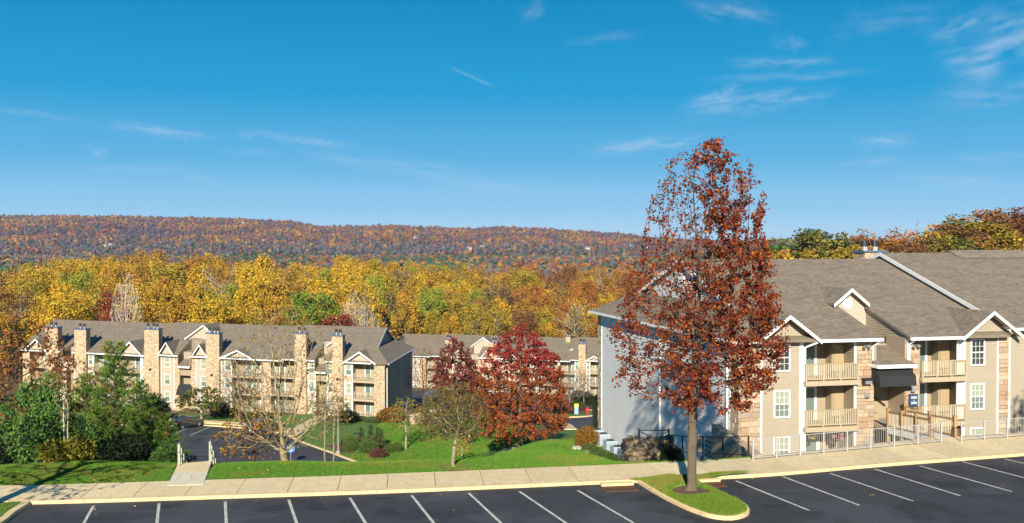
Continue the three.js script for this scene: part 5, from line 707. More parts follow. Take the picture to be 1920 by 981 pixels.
{
  const lotEdge = [[160, 800], [362, 798], [470, 806], [530, 815], [562, 829], [620, 850], [680, 871], [735, 878]].map(([a, b]) => G(a, b));
  const poly = [...lotEdge, [-13, 100], [-40, 98], [-62, 112]]; const lot2 = structure('lower_parking_lot', drape(poly, 0.06), mat(lin(1.25, 1.2, 1.25), 0.85, { map: lotTex }), 'smaller asphalt car park at the foot of the slope', 'parking lot');
  for (const [x0, y0, x1, y1] of [[364, 799, 330, 814], [396, 801, 358, 817], [416, 812, 440, 803], [450, 807, 423, 823], [472, 816, 457, 825], [526, 811, 493, 829]]) { const a = G(x0, y0), b = G(x1, y1); part('parking_line', ribbon([a, [(a[0] + b[0]) / 2, (a[1] + b[1]) / 2], b], 0.14, 0.085, 0.02), M.linePaint, lot2); }
  const k = structure('lower_kerb', ribbon(lotEdge, 0.3, 0.17, 0.3), M.kerb, 'tan kerb curving round the lower car park', 'kerb');
  structure('lower_sidewalk', ribbon([[300, 788], [362, 791], [470, 799], [545, 809]].map(([a, b]) => G(a, b)), 1.7, 0.16, 0.2), concreteMats[0], 'tan sidewalk along the far edge of the lower car park', 'sidewalk');
  structure('path', ribbon([[540, 818], [575, 799], [607, 781]].map(([a, b]) => G(a, b)), 2.2, 0.12, 0.2), concreteMats[1], 'tan path climbing to the right entrance of the long block', 'path');
  structure('path', ribbon([[296, 784], [325, 771], [352, 761]].map(([a, b]) => G(a, b)), 2.2, 0.12, 0.2), concreteMats[2], 'tan path to the middle entrance of the long block', 'path');
  structure('path', ribbon([[690, 875], [760, 876], [810, 873], [860, 868], [905, 860], [940, 850], [965, 842]].map(([a, b]) => G(a, b)), 1.9, 0.1, 0.2), concreteMats[0], 'tan path curving along the bottom of the lower lawn', 'path');
  // second road with its round end
  structure('back_road', drape([[-60, 205], [-26, 178], [-12, 176], [-4, 168], [3, 158], [6, 146], [14, 143], [19, 150], [20, 175], [18, 205], [10, 214], [-20, 227], [-60, 240]], 0.07, 5), mat(lin(1.3, 1.25, 1.3), 0.85, { map: lotTex }), 'asphalt road winding between the two far blocks', 'road');
  structure('path', ribbon([[1030, 792], [1055, 796], [1070, 806]].map(([a, b]) => G(a, b)), 1.8, 0.12, 0.2), concreteMats[1], 'short tan path beside the round end of the road', 'path');
  // planted islands
  const disc = (c, rx, ry, n = 28) => Array.from({ length: n }, (_, i) => [c[0] + rx * Math.cos(i / n * 6.2832), c[1] + ry * Math.sin(i / n * 6.2832)]);
  const isl = G(1066, 776, 130); M.island = isl; const e = disc(isl, 5.2, 6.5), ring = [...e, e[0]]; structure('road_island', drape(e, 0.16, 3), M.grass, 'round grassed island in the turning circle', 'island'); structure('island_kerb', ribbon(ring, 0.35, 0.24, 0.4), M.kerb, 'pale kerb round the turning island', 'kerb'); structure('mulch', drape(disc([isl[0], isl[1] + 1], 3.4, 3.2), 0.22, 3), M.mulch, 'brown mulch bed in the turning island', 'mulch');
  // mulch beds
  structure('mulch', drape([[610, 836], [640, 848], [690, 855], [740, 853], [775, 850], [790, 846], [770, 842], [730, 838], [690, 838], [650, 828]].map(([a, b]) => G(a, b)), 0.05, 4), M.mulch, 'brown mulch under the hedge bed on the lower lawn', 'mulch'); structure('mulch', drape([[655, 787], [700, 793], [745, 793], [755, 783], [720, 779], [660, 779]].map(([a, b]) => G(a, b)), 0.05, 3), M.mulch, 'mulch strip at the foot of the long block', 'mulch');
  const ringAt = (x, d, r, label) => structure('mulch', drape(disc([x, d], r, r, 20), 0.035, 3), M.mulch, label, 'mulch'); M.ringAt = ringAt;
}
// ---------------------------------------------------------------- tree island in the upper car park and the corner island at left
const ISLAND = (() => {
  const edge = [[1196, 907], [1225, 925], [1262, 945], [1300, 962], [1340, 974], [1375, 976], [1402, 968], [1405, 958], [1390, 946], [1365, 934], [1338, 921], [1315, 911], [1312, 906]].map(([a, b]) => { const p = atHeight(a, b, 0.0); return [p.x, -p.z]; });
  const close = [...edge, [12.4, 48.3], [5.6, 47.1]]; const L = fineLine(edge, 0.35), c = [7.9, 44.5]; const inw = (i) => { const a = L[Math.max(0, i - 1)], b = L[Math.min(L.length - 1, i + 1)], l = Math.hypot(b[0] - a[0], b[1] - a[1]); let n = [-(b[1] - a[1]) / l, (b[0] - a[0]) / l]; if (n[0] * (c[0] - L[i][0]) + n[1] * (c[1] - L[i][1]) < 0) n = n.map((v) => -v); return n; };
  const kg = new THREE.Group(); kg.name = 'island_kerb_upper'; kg.userData = { kind: 'structure', label: 'tan concrete kerb round the tree island', category: 'kerb' }; scene.add(kg);
  for (let i = 0; i < L.length - 1; i += 6) { const s = L.slice(i, i + 7); if (s.length > 1) part('kerb_stone', kerbLength(s, 0.17, 0.16, () => 0, (q) => inw(i + q)), M.kerb, kg); }
  const inner = L.map(([x, d], i) => { const n = inw(i); return [x + n[0] * 0.16, d + n[1] * 0.16]; }), hz = (x, d) => 0.15 + 0.12 * smooth(0.1, 1.4, Math.min(...inner.map(([a, b]) => Math.hypot(a - x, b - d))));
  const sh = [...inner, [11.2, 48.1], [5.4, 46.95]].map(([x, d]) => [x, Math.min(d, kerbAt(x) + 0.02)]); const g = drape(sh, 0, 5), p = g.attributes.position; for (let i = 0; i < p.count; i++) p.setY(i, hz(p.getX(i), -p.getZ(i))); g.computeVertexNormals(); structure('tree_island', g, M.grass, 'grassy kerbed island holding the big red maple', 'island');
  const t = atHeight(1297, 921, 0.22), m = drape(Array.from({ length: 22 }, (_, i) => [t.x + 0.05 + (0.95 + 0.12 * Math.sin(i * 2.3)) * Math.cos(i / 22 * 6.283), -t.z - 0.15 + (0.85 + 0.1 * Math.sin(i * 1.7)) * Math.sin(i / 22 * 6.283)]), 0, 3), mp = m.attributes.position; for (let i = 0; i < mp.count; i++) mp.setY(i, hz(mp.getX(i), -mp.getZ(i)) + 0.03); m.computeVertexNormals(); structure('mulch', m, M.mulch, 'ring of brown mulch round the foot of the red maple', 'mulch');
  return { hz, inner: sh, t };
})();
{ // corner island at the left edge
  const e = [[53, 940], [57, 946], [30, 965], [8, 983], [-40, 1010]].map(([a, b]) => { const p = atHeight(a, b, 0); return [p.x, -p.z]; }), L = fineLine(e, 0.4), kg = new THREE.Group(); kg.name = 'corner_island_kerb'; kg.userData = { kind: 'structure', label: 'kerb of the grassy corner island at far left', category: 'kerb' }; scene.add(kg);
  const inw = (i) => { const a = L[Math.max(0, i - 1)], b = L[Math.min(L.length - 1, i + 1)], l = Math.hypot(b[0] - a[0], b[1] - a[1]); return [-Math.abs(b[1] - a[1]) / l, (b[0] - a[0]) / l * (b[1] - a[1] > 0 ? 1 : -1)]; }; for (let i = 0; i < L.length - 1; i += 6) { const s = L.slice(i, i + 7); if (s.length > 1) part('kerb_stone', kerbLength(s, 0.3, 0.16, () => 0, (q) => inw(i + q)), M.kerb, kg); }
  const pts = [...L.map(([x, d], i) => { const n = inw(i); return [x + n[0] * 0.28, d + n[1] * 0.28]; }), [-34, 34], [-34, 42], [-21.2, 42.85]], g = drape(pts, 0, 3), p = g.attributes.position; for (let i = 0; i < p.count; i++) p.setY(i, 0.14); g.computeVertexNormals(); structure('corner_island', g, M.grass, 'grassy corner island at the left edge of the car park', 'island');
}
// storm drains
for (const [px, py, w, label] of [[1163, 917, 1.5, 'rusty storm drain grate at the kerb left of the tree island'], [1328, 910, 1.5, 'rusty storm drain grate at the kerb right of the tree island']]) { const p = atHeight(px, py, 0.02), t = thing('storm_drain', label, 'drain', V(p.x, 0, p.z)); t.rotation.y = 0.16; part('frame', geo([boxP(-w / 2, w / 2, 0.004, 0.03, -0.42, -0.36), boxP(-w / 2, w / 2, 0.004, 0.03, 0.36, 0.42), boxP(-w / 2, -w / 2 + 0.06, 0.004, 0.03, -0.36, 0.36), boxP(w / 2 - 0.06, w / 2, 0.004, 0.03, -0.36, 0.36)]), M.rust, t); part('pit', geo([boxP(-w / 2 + 0.06, w / 2 - 0.06, 0.003, 0.009, -0.36, 0.36)]), mat(lin(0.06, 0.028, 0.015)), t); for (let k = 1; k < 12; k++) { const x = lerp(-w / 2, w / 2, k / 12); part('bar', geo([boxP(x - 0.025, x + 0.025, 0.012, 0.028, -0.36, 0.36)]), M.rust, t); } part('inlet', geo([boxP(-w / 2, w / 2, 0.05, 0.17, -0.72, -0.43)]), M.kerb, t); }
// ---------------------------------------------------------------- steps with rails going down from the sidewalk
{
  const a = atHeight(314, 911, 0.15), b2 = atHeight(381, 909, 0.15), c = atHeight(397, 868, 0.05), d = atHeight(334, 874, 0.05); const walk2 = new THREE.Group(); walk2.name = 'stair_path'; walk2.userData = { kind: 'structure', label: 'concrete path from the sidewalk to the top of the steps', category: 'path' }; scene.add(walk2);
  const m0 = a.clone().lerp(d, 0.52), m1 = b2.clone().lerp(c, 0.52); const up = (p, y) => V(p.x, y, p.z); part('slab', geo([prismP([up(a, 0.165), up(b2, 0.165), up(m1, 0.165), up(m0, 0.165)], V(0, -0.3, 0))]), M.paleConcrete, walk2); part('slab', geo([prismP([up(m0, 0.16).lerp(up(d, 0.16), 0.01), up(m1, 0.16).lerp(up(c, 0.16), 0.01), up(c, 0.16), up(d, 0.16)], V(0, -0.3, 0))]), concreteMats[0], walk2);
  const dir = d.clone().sub(a).setY(0).normalize(), st = thing('stairs', 'concrete steps going down the grass bank behind the white handrails', 'stairs', V(d.x, -1, d.z)); for (let k = 0; k < 14; k++) { const o0 = dir.clone().multiplyScalar(k * 0.36), o1 = dir.clone().multiplyScalar((k + 1) * 0.36), y = 0.16 - (k + 1) * 0.16; part('step', geo([prismP([up(d, y).add(o0), up(c, y).add(o0), up(c, y).add(o1), up(d, y).add(o1)].map((p) => p.sub(st.position)), V(0, -0.5, 0))]), concreteMats[k % 4], st); }
  const pipe = mat(lin(0.45, 0.43, 0.37), 0.5); const railing = (base, label) => { const t = thing('handrail', label, 'handrail', V(base.x, 0.15, base.z)), p = (s, y) => dir.clone().multiplyScalar(s).add(V(0, y, 0)); const posts = [[-0.6, 0, 1.05], [0.0, 0, 1.05], [0.9, -0.45, 0.62], [2.1, -1, 0.1], [3.6, -1.7, -0.6]]; for (const [s, y0, y1] of posts) part('post', geo([tubeP(p(s, y0 - 0.1), p(s, y1), 0.032, 0.032, 8)]), pipe, t); const line = (dy) => { const q = posts.map(([s, , y]) => p(s, y + dy)), pcs = []; for (let i = 0; i < q.length - 1; i++) pcs.push(tubeP(q[i], q[i + 1], 0.026, 0.026, 8)); return geo(pcs); }; part('rail', line(0), pipe, t); part('rail', line(-0.45), pipe, t); };
  railing(d.clone().lerp(c, 0.04), 'white pipe handrail on the left of the steps'); railing(c.clone().lerp(d, 0.04), 'white pipe handrail on the right of the steps');
}
// ---------------------------------------------------------------- things against the side of the right building
for (let k = 0; k < 5; k++) { const v = 24.3 - k * 2.05, u = -1.15 - k * 0.1, p = RB.at(u, 0, v), gy = ground(p.x, -p.z), t = thing('air_conditioner', `pale blue air conditioner unit by the grey side wall, ${['farthest', 'second farthest', 'middle', 'second nearest', 'nearest'][k]} of five`, 'air conditioner', V(p.x, gy, p.z), 'air conditioners along the side wall'); t.rotation.y = RB.turn; part('cabinet', geo([boxP(-0.45, 0.45, 0.05, 0.95, -0.45, 0.45)]), M.paleBlue, t); part('pad', geo([boxP(-0.6, 0.6, -0.3, 0.05, -0.6, 0.6)]), concreteMats[1], t); part('grille', geo([tubeP(V(0, 0.95, 0), V(0, 0.985, 0), 0.34, 0.34, 16)]), M.blackMetal, t); for (let q = 0; q < 5; q++) part('louvre', geo([boxP(-0.42, 0.42, 0.18 + q * 0.14, 0.22 + q * 0.14, 0.45, 0.47)]), M.galv, t); }
{ // meter board
  const t = thing('meter_board', 'white board with rows of round electric meters on the side wall', 'electric meters', RB.at(-0.05, -2.4, 4.2)); t.rotation.y = RB.turn; part('panel', geo([prismP([V(-0.08, -0.4, -2.6), V(-0.08, 1.9, -2.6), V(-0.08, 1.2, 1.9), V(-0.08, -0.4, 1.9)].map((p) => V(p.x, p.y, p.z)), V(0.06, 0, 0))]), mat(lin(0.72, 0.76, 0.8), 0.6), t);
  for (let i = 0; i < 3; i++) for (let j = 0; j < 5; j++) { const z = 0.2 + i * 0.52 - 0.4, y = -0.1 + j * 0.3; const m = part('meter', geo([tubeP(V(-0.08, y, z), V(-0.17, y, z), 0.12, 0.12, 12)]), M.galv, t); part('meter_glass', geo([tubeP(V(-0.17, y, z), V(-0.24, y, z), 0.1, 0.08, 12)]), M.glassGreen, m); } part('switch_box', geo([boxP(-0.3, -0.08, -0.2, 1.0, -2.0, -1.2)]), M.stucco, t); part('conduit', geo([boxP(-0.15, -0.085, 0.9, 1.15, 0, 1.4)]), M.galv, t);
}
{ // black fence by the corner
  const post = [[1405, 0.02, 52.4, 1.12], [1357, -0.3, 54.2, 1.02], [1319, -0.55, 55.8, 1.0], [1281, -0.85, 57.5, 1.0], [1256, -1.1, 59.2, 1.0]], A = V(xAt(1405, 52.4), 0, -52.4), t = thing('black_fence', 'thin black metal fence running down from the sidewalk corner', 'fence', A), q = post.map(([px, y, D, h]) => [V(xAt(px, D), y, -D).sub(A), h]);
  q.forEach(([p, h]) => part('post', geo([tubeP(V(p.x, p.y - 0.6, p.z), V(p.x, p.y + h, p.z), 0.05, 0.05, 8)]), M.blackMetal, t)); for (let i = 0; i < q.length - 1; i++) for (const f of [1, 0.12]) part('rail', geo([tubeP(q[i][0].clone().add(V(0, q[i][1] * f, 0)), q[i + 1][0].clone().add(V(0, q[i + 1][1] * f, 0)), 0.028, 0.028, 6)]), M.blackMetal, t);
  const a = V(xAt(1199, 60.5), yAt(838, 60.5), -60.5), b = V(xAt(1255, 61), yAt(838, 61), -61), t2 = thing('black_gate', 'black metal gate panel with crossed braces above the rough stone wall', 'gate', a), e = b.clone().sub(a); for (const p of [V(0, 0, 0), e]) part('post', geo([tubeP(p.clone().add(V(0, -0.5, 0)), p.clone().add(V(0, 1.05, 0)), 0.055, 0.055, 8)]), M.blackMetal, t2); part('rail', geo([tubeP(V(0, 0.95, 0), e.clone().add(V(0, 0.95, 0)), 0.03, 0.03, 6)]), M.blackMetal, t2); part('brace', geo([tubeP(V(0, 0.9, 0), e.clone().add(V(0.9, -0.35, 0)), 0.028, 0.028, 6)]), M.blackMetal, t2); part('brace', geo([tubeP(e.clone().add(V(0, 0.9, 0)), e.clone().multiplyScalar(0.25).add(V(0, 0.15, 0)), 0.028, 0.028, 6)]), M.blackMetal, t2);
}
function rockGeo(seed) { const g = new THREE.IcosahedronGeometry(0.5, 2), p = g.attributes.position, r = rngOf(seed), ph = [r() * 9, r() * 9, r() * 9]; for (let i = 0; i < p.count; i++) { const x = p.getX(i), y = p.getY(i), z = p.getZ(i), k = 1 + 0.35 * (fbm(x * 3 + ph[0], y * 3 + z * 3 + ph[1], 3) - 0.5) * 2, sq = 1 / Math.max(Math.abs(x), Math.abs(y), Math.abs(z)) * 0.5; const f = k * lerp(1, sq, 0.45); p.setXYZ(i, x * f, y * f, z * f); } g.computeVertexNormals(); return g; }
const rocks = [1, 2, 3, 4, 5].map((k) => rockGeo(900 + k)); M.rockBrown = mat(lin(0.30, 0.235, 0.135), 0.95, { map: barkTex }); M.rockPale = mat(lin(0.5, 0.45, 0.38), 0.95, { map: wearTex }); M.rockDark = mat(lin(0.15, 0.12, 0.09), 0.95, { map: barkTex });
{ // rough stone wall: two courses of boulders
  const r = rngOf(51), x0 = xAt(1170, 59), x1 = xAt(1262, 60), t = thing('boulder_wall', 'low wall of rough brown boulders behind the grass at the building corner', 'stone wall', V(x0, -1.4, -59.4)); for (let row = 0; row < 4; row++) for (let k = 0; k < 6; k++) { const m = part('boulder', r.pick(rocks), r() < 0.35 ? M.rockDark : M.rockBrown, t); m.position.set((x1 - x0) * (k + 0.3 + 0.4 * r()) / 6, -0.15 + row * 0.33 + r.norm() * 0.05, r.norm() * 0.14 - row * 0.1); m.scale.set((x1 - x0) / 6 * r.range(1.1, 1.7), r.range(0.38, 0.62), r.range(0.6, 0.9)); m.rotation.set(r.norm() * 0.2, r.norm() * 0.5, r.norm() * 0.18); }
  for (let k = 0; k < 6; k++) { const px = 1368 + k * 7, D = 55.5 - k * 0.35, x = xAt(px, D), o = thing('boulder', `rounded dark boulder by the black fence corner, ${['first', 'second', 'third', 'fourth', 'fifth', 'sixth'][k]} from the left`, 'boulder', V(x, ground(x, D) + 0.12, -D), 'boulders at the fence corner'); part('stone', r.pick(rocks), M.rockDark, o); o.scale.set(r.range(0.5, 0.9), r.range(0.4, 0.8), 0.6); o.rotation.y = r() * 6; }
  // pale edging stones beside the globe shrubs
  const eg = new THREE.Group(); eg.name = 'edging_stones'; eg.userData = { kind: 'stuff', label: 'strip of pale edging stones beside the clipped globe shrubs', category: 'stones' }; scene.add(eg); for (let k = 0; k < 90; k++) { const s = r(), p = onGround(lerp(1079, 1122, s) + r.norm() * 4, lerp(842, 862, s * s) + r.norm() * 1.5, 62); const m = part('edging_stone', r.pick(rocks), M.rockPale, eg); m.position.copy(p).add(V(0, 0.06, 0)); m.scale.setScalar(r.range(0.14, 0.38)); m.scale.y *= 0.6; m.rotation.y = r() * 6; }
}
// ---------------------------------------------------------------- street furniture and cars below
function lampPost(label, base, h) { const t = thing('lamp_post', label, 'street lamp', base), m = mat(lin(0.30, 0.27, 0.23), 0.5); part('pole', geo([tubeP(V(0, 0, 0), V(0, h, 0), 0.085, 0.065, 10)]), m, t); part('base', geo([tubeP(V(0, -0.2, 0), V(0, 0.35, 0), 0.28, 0.24, 12)]), M.foundation, t); part('arm', geo([barP(V(0, h - 0.05, 0), V(-0.7, h + 0.02, 0), 0.08, 0.08)]), m, t); part('head', geo([boxP(-1.25, -0.35, h - 0.02, h + 0.2, -0.22, 0.22)]), m, t); part('lens', geo([boxP(-1.2, -0.5, h - 0.06, h - 0.022, -0.18, 0.18)]), M.galv, t); }
{ const p = onGround(634, 851, 95); lampPost('tall grey lamp post on the kerb of the lower car park', p, (851 - 756) / F * -p.z); }
{ const p = onGround(545, 874, 95), D = -p.z, t = thing('parking_sign', 'small blue round-topped sign on a post in the lower car park', 'sign', V(p.x, p.y, p.z)), m = mat(lin(0.08, 0.22, 0.5), 0.5); part('post', geo([tubeP(V(0, 0, 0), V(0, 2.0, 0), 0.05, 0.05, 8)]), M.galv, t); part('plate', geo([tubeP(V(0, 1.9, -0.03), V(0, 1.9, 0.03), 0.46, 0.46, 20)]), m, t); part('symbol', geo([boxP(-0.1, 0.16, 1.68, 1.74, 0.032, 0.04), boxP(-0.1, -0.03, 1.74, 2.1, 0.032, 0.04), tubeP(V(-0.06, 2.17, 0.032), V(-0.06, 2.17, 0.04), 0.08, 0.08, 10)]), M.white, t); }
function car(label, pos, turn, paint, tall) {
  const t = thing('parked_car', label, 'car', pos); t.rotation.y = turn; const p = new THREE.MeshPhysicalMaterial({ color: paint, roughness: 0.35, metalness: 0.3, clearcoat: 1, clearcoatRoughness: 0.05 }), H = tall ? 1.72 : 1.45;
  const sh = new THREE.Shape(); [[-2.25, 0.35], [-2.3, 0.75], [-2.2, tall ? 1.02 : 0.92], [-1.95, tall ? 1.08 : 0.98], [-1.6, H - 0.08], [-1.2, H], [0.1, H], [0.5, H - 0.08], [1.15, tall ? 1.05 : 0.95], [2.1, 0.85], [2.28, 0.65], [2.25, 0.32]].forEach(([x, y], i) => i ? sh.lineTo(x, y) : sh.moveTo(x, y)); const bg = new THREE.ExtrudeGeometry(sh, { depth: 1.5, bevelEnabled: true, bevelThickness: 0.12, bevelSize: 0.06, bevelSegments: 3, curveSegments: 4 }); bg.translate(0, 0, -0.75); part('body', bg, p, t);
  const gl = (pts) => geo([prismP(pts.map(([x, y]) => V(x, y, -0.885)), V(0, 0, 1.77))]); part('side_window', gl([[-1.62, 1.08], [-1.42, H - 0.12], [-0.45, H - 0.1], [-0.45, 1.08]]), M.glassDark, t); part('side_window', gl([[-0.38, 1.08], [-0.38, H - 0.1], [0.28, H - 0.12], [0.85, 1.08]]), M.glassDark, t);
  part('windscreen', geo([prismP([V(0.56, H - 0.12, -0.72), V(1.12, 1.06, -0.76), V(1.12, 1.06, 0.76), V(0.56, H - 0.12, 0.72)], V(0.06, 0.05, 0))]), M.glassDark, t); part('rear_window', geo([prismP([V(-1.66, H - 0.14, -0.7), V(-2.0, 1.08, -0.74), V(-2.0, 1.08, 0.74), V(-1.66, H - 0.14, 0.7)], V(-0.06, 0.03, 0))]), M.glassDark, t);
  for (const [x, z] of [[-1.4, -0.8], [-1.4, 0.8], [1.4, -0.8], [1.4, 0.8]]) { const w = part('wheel', geo([tubeP(V(x, 0.33, z - 0.12), V(x, 0.33, z + 0.12), 0.34, 0.34, 18)]), M.blackMetal, t); part('rim', geo([tubeP(V(x, 0.33, z + Math.sign(z) * 0.12), V(x, 0.33, z + Math.sign(z) * 0.135), 0.2, 0.2, 12)]), M.galv, w); }
  for (const z of [-0.65, 0.65]) { part('tail_light', geo([boxP(-2.37, -2.22, 0.78, 1.0, z - 0.14, z + 0.14)]), mat(lin(0.5, 0.02, 0.02), 0.3), t); part('headlight', geo([boxP(2.2, 2.33, 0.62, 0.78, z - 0.16, z + 0.16)]), M.galv, t); } part('number_plate', geo([boxP(-2.385, -2.34, 0.55, 0.68, -0.2, 0.2)]), M.white, t); return t;
}
{ const put = (label, px, py, turn, col, tall, d = 95) => { const p = onGround(px, py, d); car(label, V(p.x, p.y + 0.08, p.z), turn, col, tall); };
  put('grey-brown SUV parked nose to the kerb in the lower car park', 492, 812, 1.05, lin(0.12, 0.10, 0.09), true); put('dark car half hidden behind the pines in the lower car park', 349, 803, 1.05, lin(0.05, 0.05, 0.06), false); put('blue car on the road behind the red trees', 815, 748, 0.3, lin(0.04, 0.1, 0.28), false, 150); put('pale car far back on the road before the farthest block', 790, 727, 2.9, lin(0.6, 0.62, 0.62), false, 190); put('white car behind the big red tree', 905, 742, 0.4, lin(0.7, 0.7, 0.7), false, 170); }
{ const [ix, id] = M.island; const p = soil(ix + 3.1, id - 1.6, 0.15), t = thing('fire_hydrant', 'small red fire hydrant on the turning island', 'hydrant', p), m = mat(lin(0.6, 0.03, 0.03), 0.4); part('barrel', geo([tubeP(V(0, 0, 0), V(0, 0.85, 0), 0.22, 0.2, 10)]), m, t); part('bonnet', new THREE.SphereGeometry(0.22, 12, 8).translate(0, 0.88, 0), m, t); part('outlet', geo([tubeP(V(-0.32, 0.6, 0), V(0.32, 0.6, 0), 0.1, 0.1, 8)]), m, t);
  const p2 = soil(ix + 1.2, id - 2, 0.15), s = thing('marker_post', 'short blue and yellow marker post on the turning island', 'post', p2); part('post', geo([boxP(-0.32, 0.32, 0, 1.2, -0.15, 0.15)]), mat(lin(0.25, 0.45, 0.65), 0.5), s); part('panel', geo([boxP(-0.36, 0.36, 1.2, 1.75, -0.18, 0.18)]), mat(lin(0.75, 0.5, 0.06), 0.5), s); }
{ // stone wall end by the long block
  const p = onGround(778, 797, 110), t = thing('garden_wall', 'short dark stone garden wall by the end of the long block', 'stone wall', p); part('wall', geo([boxP(-0.6, 5.5, -0.5, 1.3, -0.4, 0.4)]), M.stoneFar, t); part('coping', geo([boxP(-0.75, 5.6, 1.3, 1.45, -0.5, 0.5)]), concreteMats[0], t); t.rotation.y = 1.0; }
{ // flower basket and chair on the patio
  const p = RB.at(6.7, -0.9, 0.35), t = thing('hanging_basket', 'hanging basket of pink flowers over the sunken patio', 'flower basket', p), r = rngOf(8), L = new Leaves(); for (let k = 0; k < 260; k++) { const d = dirOf(r), q = d.clone().multiplyScalar(0.3 * r.range(0.5, 1)); L.kite(q.add(V(0, 0.1, 0)), d, sideOf(d, r), 0.11, 0.1, k % 3 ? [0.7, 0.22, 0.34] : [0.08, 0.16, 0.03]); } part('flowers', L.build(), M.leafFlat, t); part('pot', geo([tubeP(V(0, -0.25, 0), V(0, 0, 0), 0.14, 0.24, 12)]), M.blackMetal, t); part('chain', geo([tubeP(V(0, 0, 0), V(0, 0.75, 0), 0.012, 0.012, 5)]), M.blackMetal, t); }
{ const p = RB.at(5.0, -0.75, 0.4), t = thing('hanging_basket', 'hanging basket of yellow flowers over the sunken patio', 'flower basket', p), r = rngOf(9), L = new Leaves(); for (let k = 0; k < 160; k++) { const d = dirOf(r), q = d.clone().multiplyScalar(0.2 * r.range(0.5, 1)); L.kite(q, d, sideOf(d, r), 0.1, 0.09, k % 2 ? [0.6, 0.32, 0.03] : [0.07, 0.14, 0.03]); } part('flowers', L.build(), M.leafFlat, t); part('chain', geo([tubeP(V(0, 0, 0), V(0, 0.6, 0), 0.012, 0.012, 5)]), M.blackMetal, t); }
// ---------------------------------------------------------------- the big red maple in the island
const mapleReds = [[0.19, 0.026, 0.012], [0.25, 0.04, 0.014], [0.29, 0.055, 0.015], [0.34, 0.085, 0.018], [0.15, 0.022, 0.010], [0.23, 0.035, 0.012], [0.40, 0.125, 0.022], [0.10, 0.04, 0.015], [0.16, 0.022, 0.014]];
const mapleShape = (t) => { const S = [[0, 2.4], [0.1, 3.5], [0.25, 3.9], [0.45, 3.4], [0.63, 2.8], [0.8, 2.5], [0.92, 1.8], [1, 0.4]]; let k = 0; while (k < S.length - 2 && t > S[k + 1][0]) k++; return lerp(S[k][1], S[k + 1][1], (t - S[k][0]) / (S[k + 1][0] - S[k][0])); };
const mapleMade = broadleaf(1001, { trunkTop: 7.0, bend: 0.2, height: 15.5, crownLow: 3.7, radius: mapleShape, lean: 0.75, count: 3200, step: 0.22, reach: 2.6, kill: 0.3, base: 0.205, flare: 1.5, lift: 0.22, leaf: 0.13, leafWide: 0.8, perNode: 17, spread: 0.27, leafDepth: 4, droop: -0.35, wind: V(0.55, 0, 0), palette: mapleReds, min: 0.009, rounds: 120, jitter: 0.22,
  density: (p) => (p.x < 0.2 && p.y > 8.5 ? 0.32 : p.x < -1.0 ? 0.45 : 1) * (p.y > 13 ? 0.8 : 1) * (fbm(p.x * 1.1 + 5, p.y * 1.1 + p.z, 2) > 0.36 ? 1.15 : 0.35) });
const maple = plantTree('maple_tree', 'tall red-orange maple in the kerbed island before the right building', 'tree', V(ISLAND.t.x, 0.2, ISLAND.t.z), mapleMade, M.barkBrown, M.leaf);
plantTree('maple_tree', 'red maple out of frame whose shadow falls on the right building', 'tree', V(32.2, 0.1, -42), mapleMade, M.barkBrown, M.leaf, undefined, 2.2, 0.8);
// the half-bare tree beyond the left edge, its boughs reaching into the frame
const brownLeaf = [[0.26, 0.11, 0.035], [0.20, 0.08, 0.03], [0.32, 0.15, 0.05], [0.15, 0.06, 0.025]];
const edgeMade = broadleaf(1010, { trunkTop: 6, height: 14.5, crownLow: 3.2, radius: (t) => 1.2 + 3.4 * Math.sin(Math.PI * Math.pow(clamp(t * 0.9 + 0.06), 0.7)), count: 900, step: 0.32, reach: 2.8, kill: 0.5, base: 0.26, leaf: 0.2, perNode: 3, spread: 0.3, leafDepth: 2, palette: brownLeaf, min: 0.009, lift: 0.2, density: (p) => p.y > 7.5 ? 0.12 : 1.1 });
plantTree('oak_tree', 'half-bare oak at the left edge with boughs of brown leaves', 'tree', V(-22.1, 0.1, -37.2), edgeMade, M.barkDark, M.leaf);
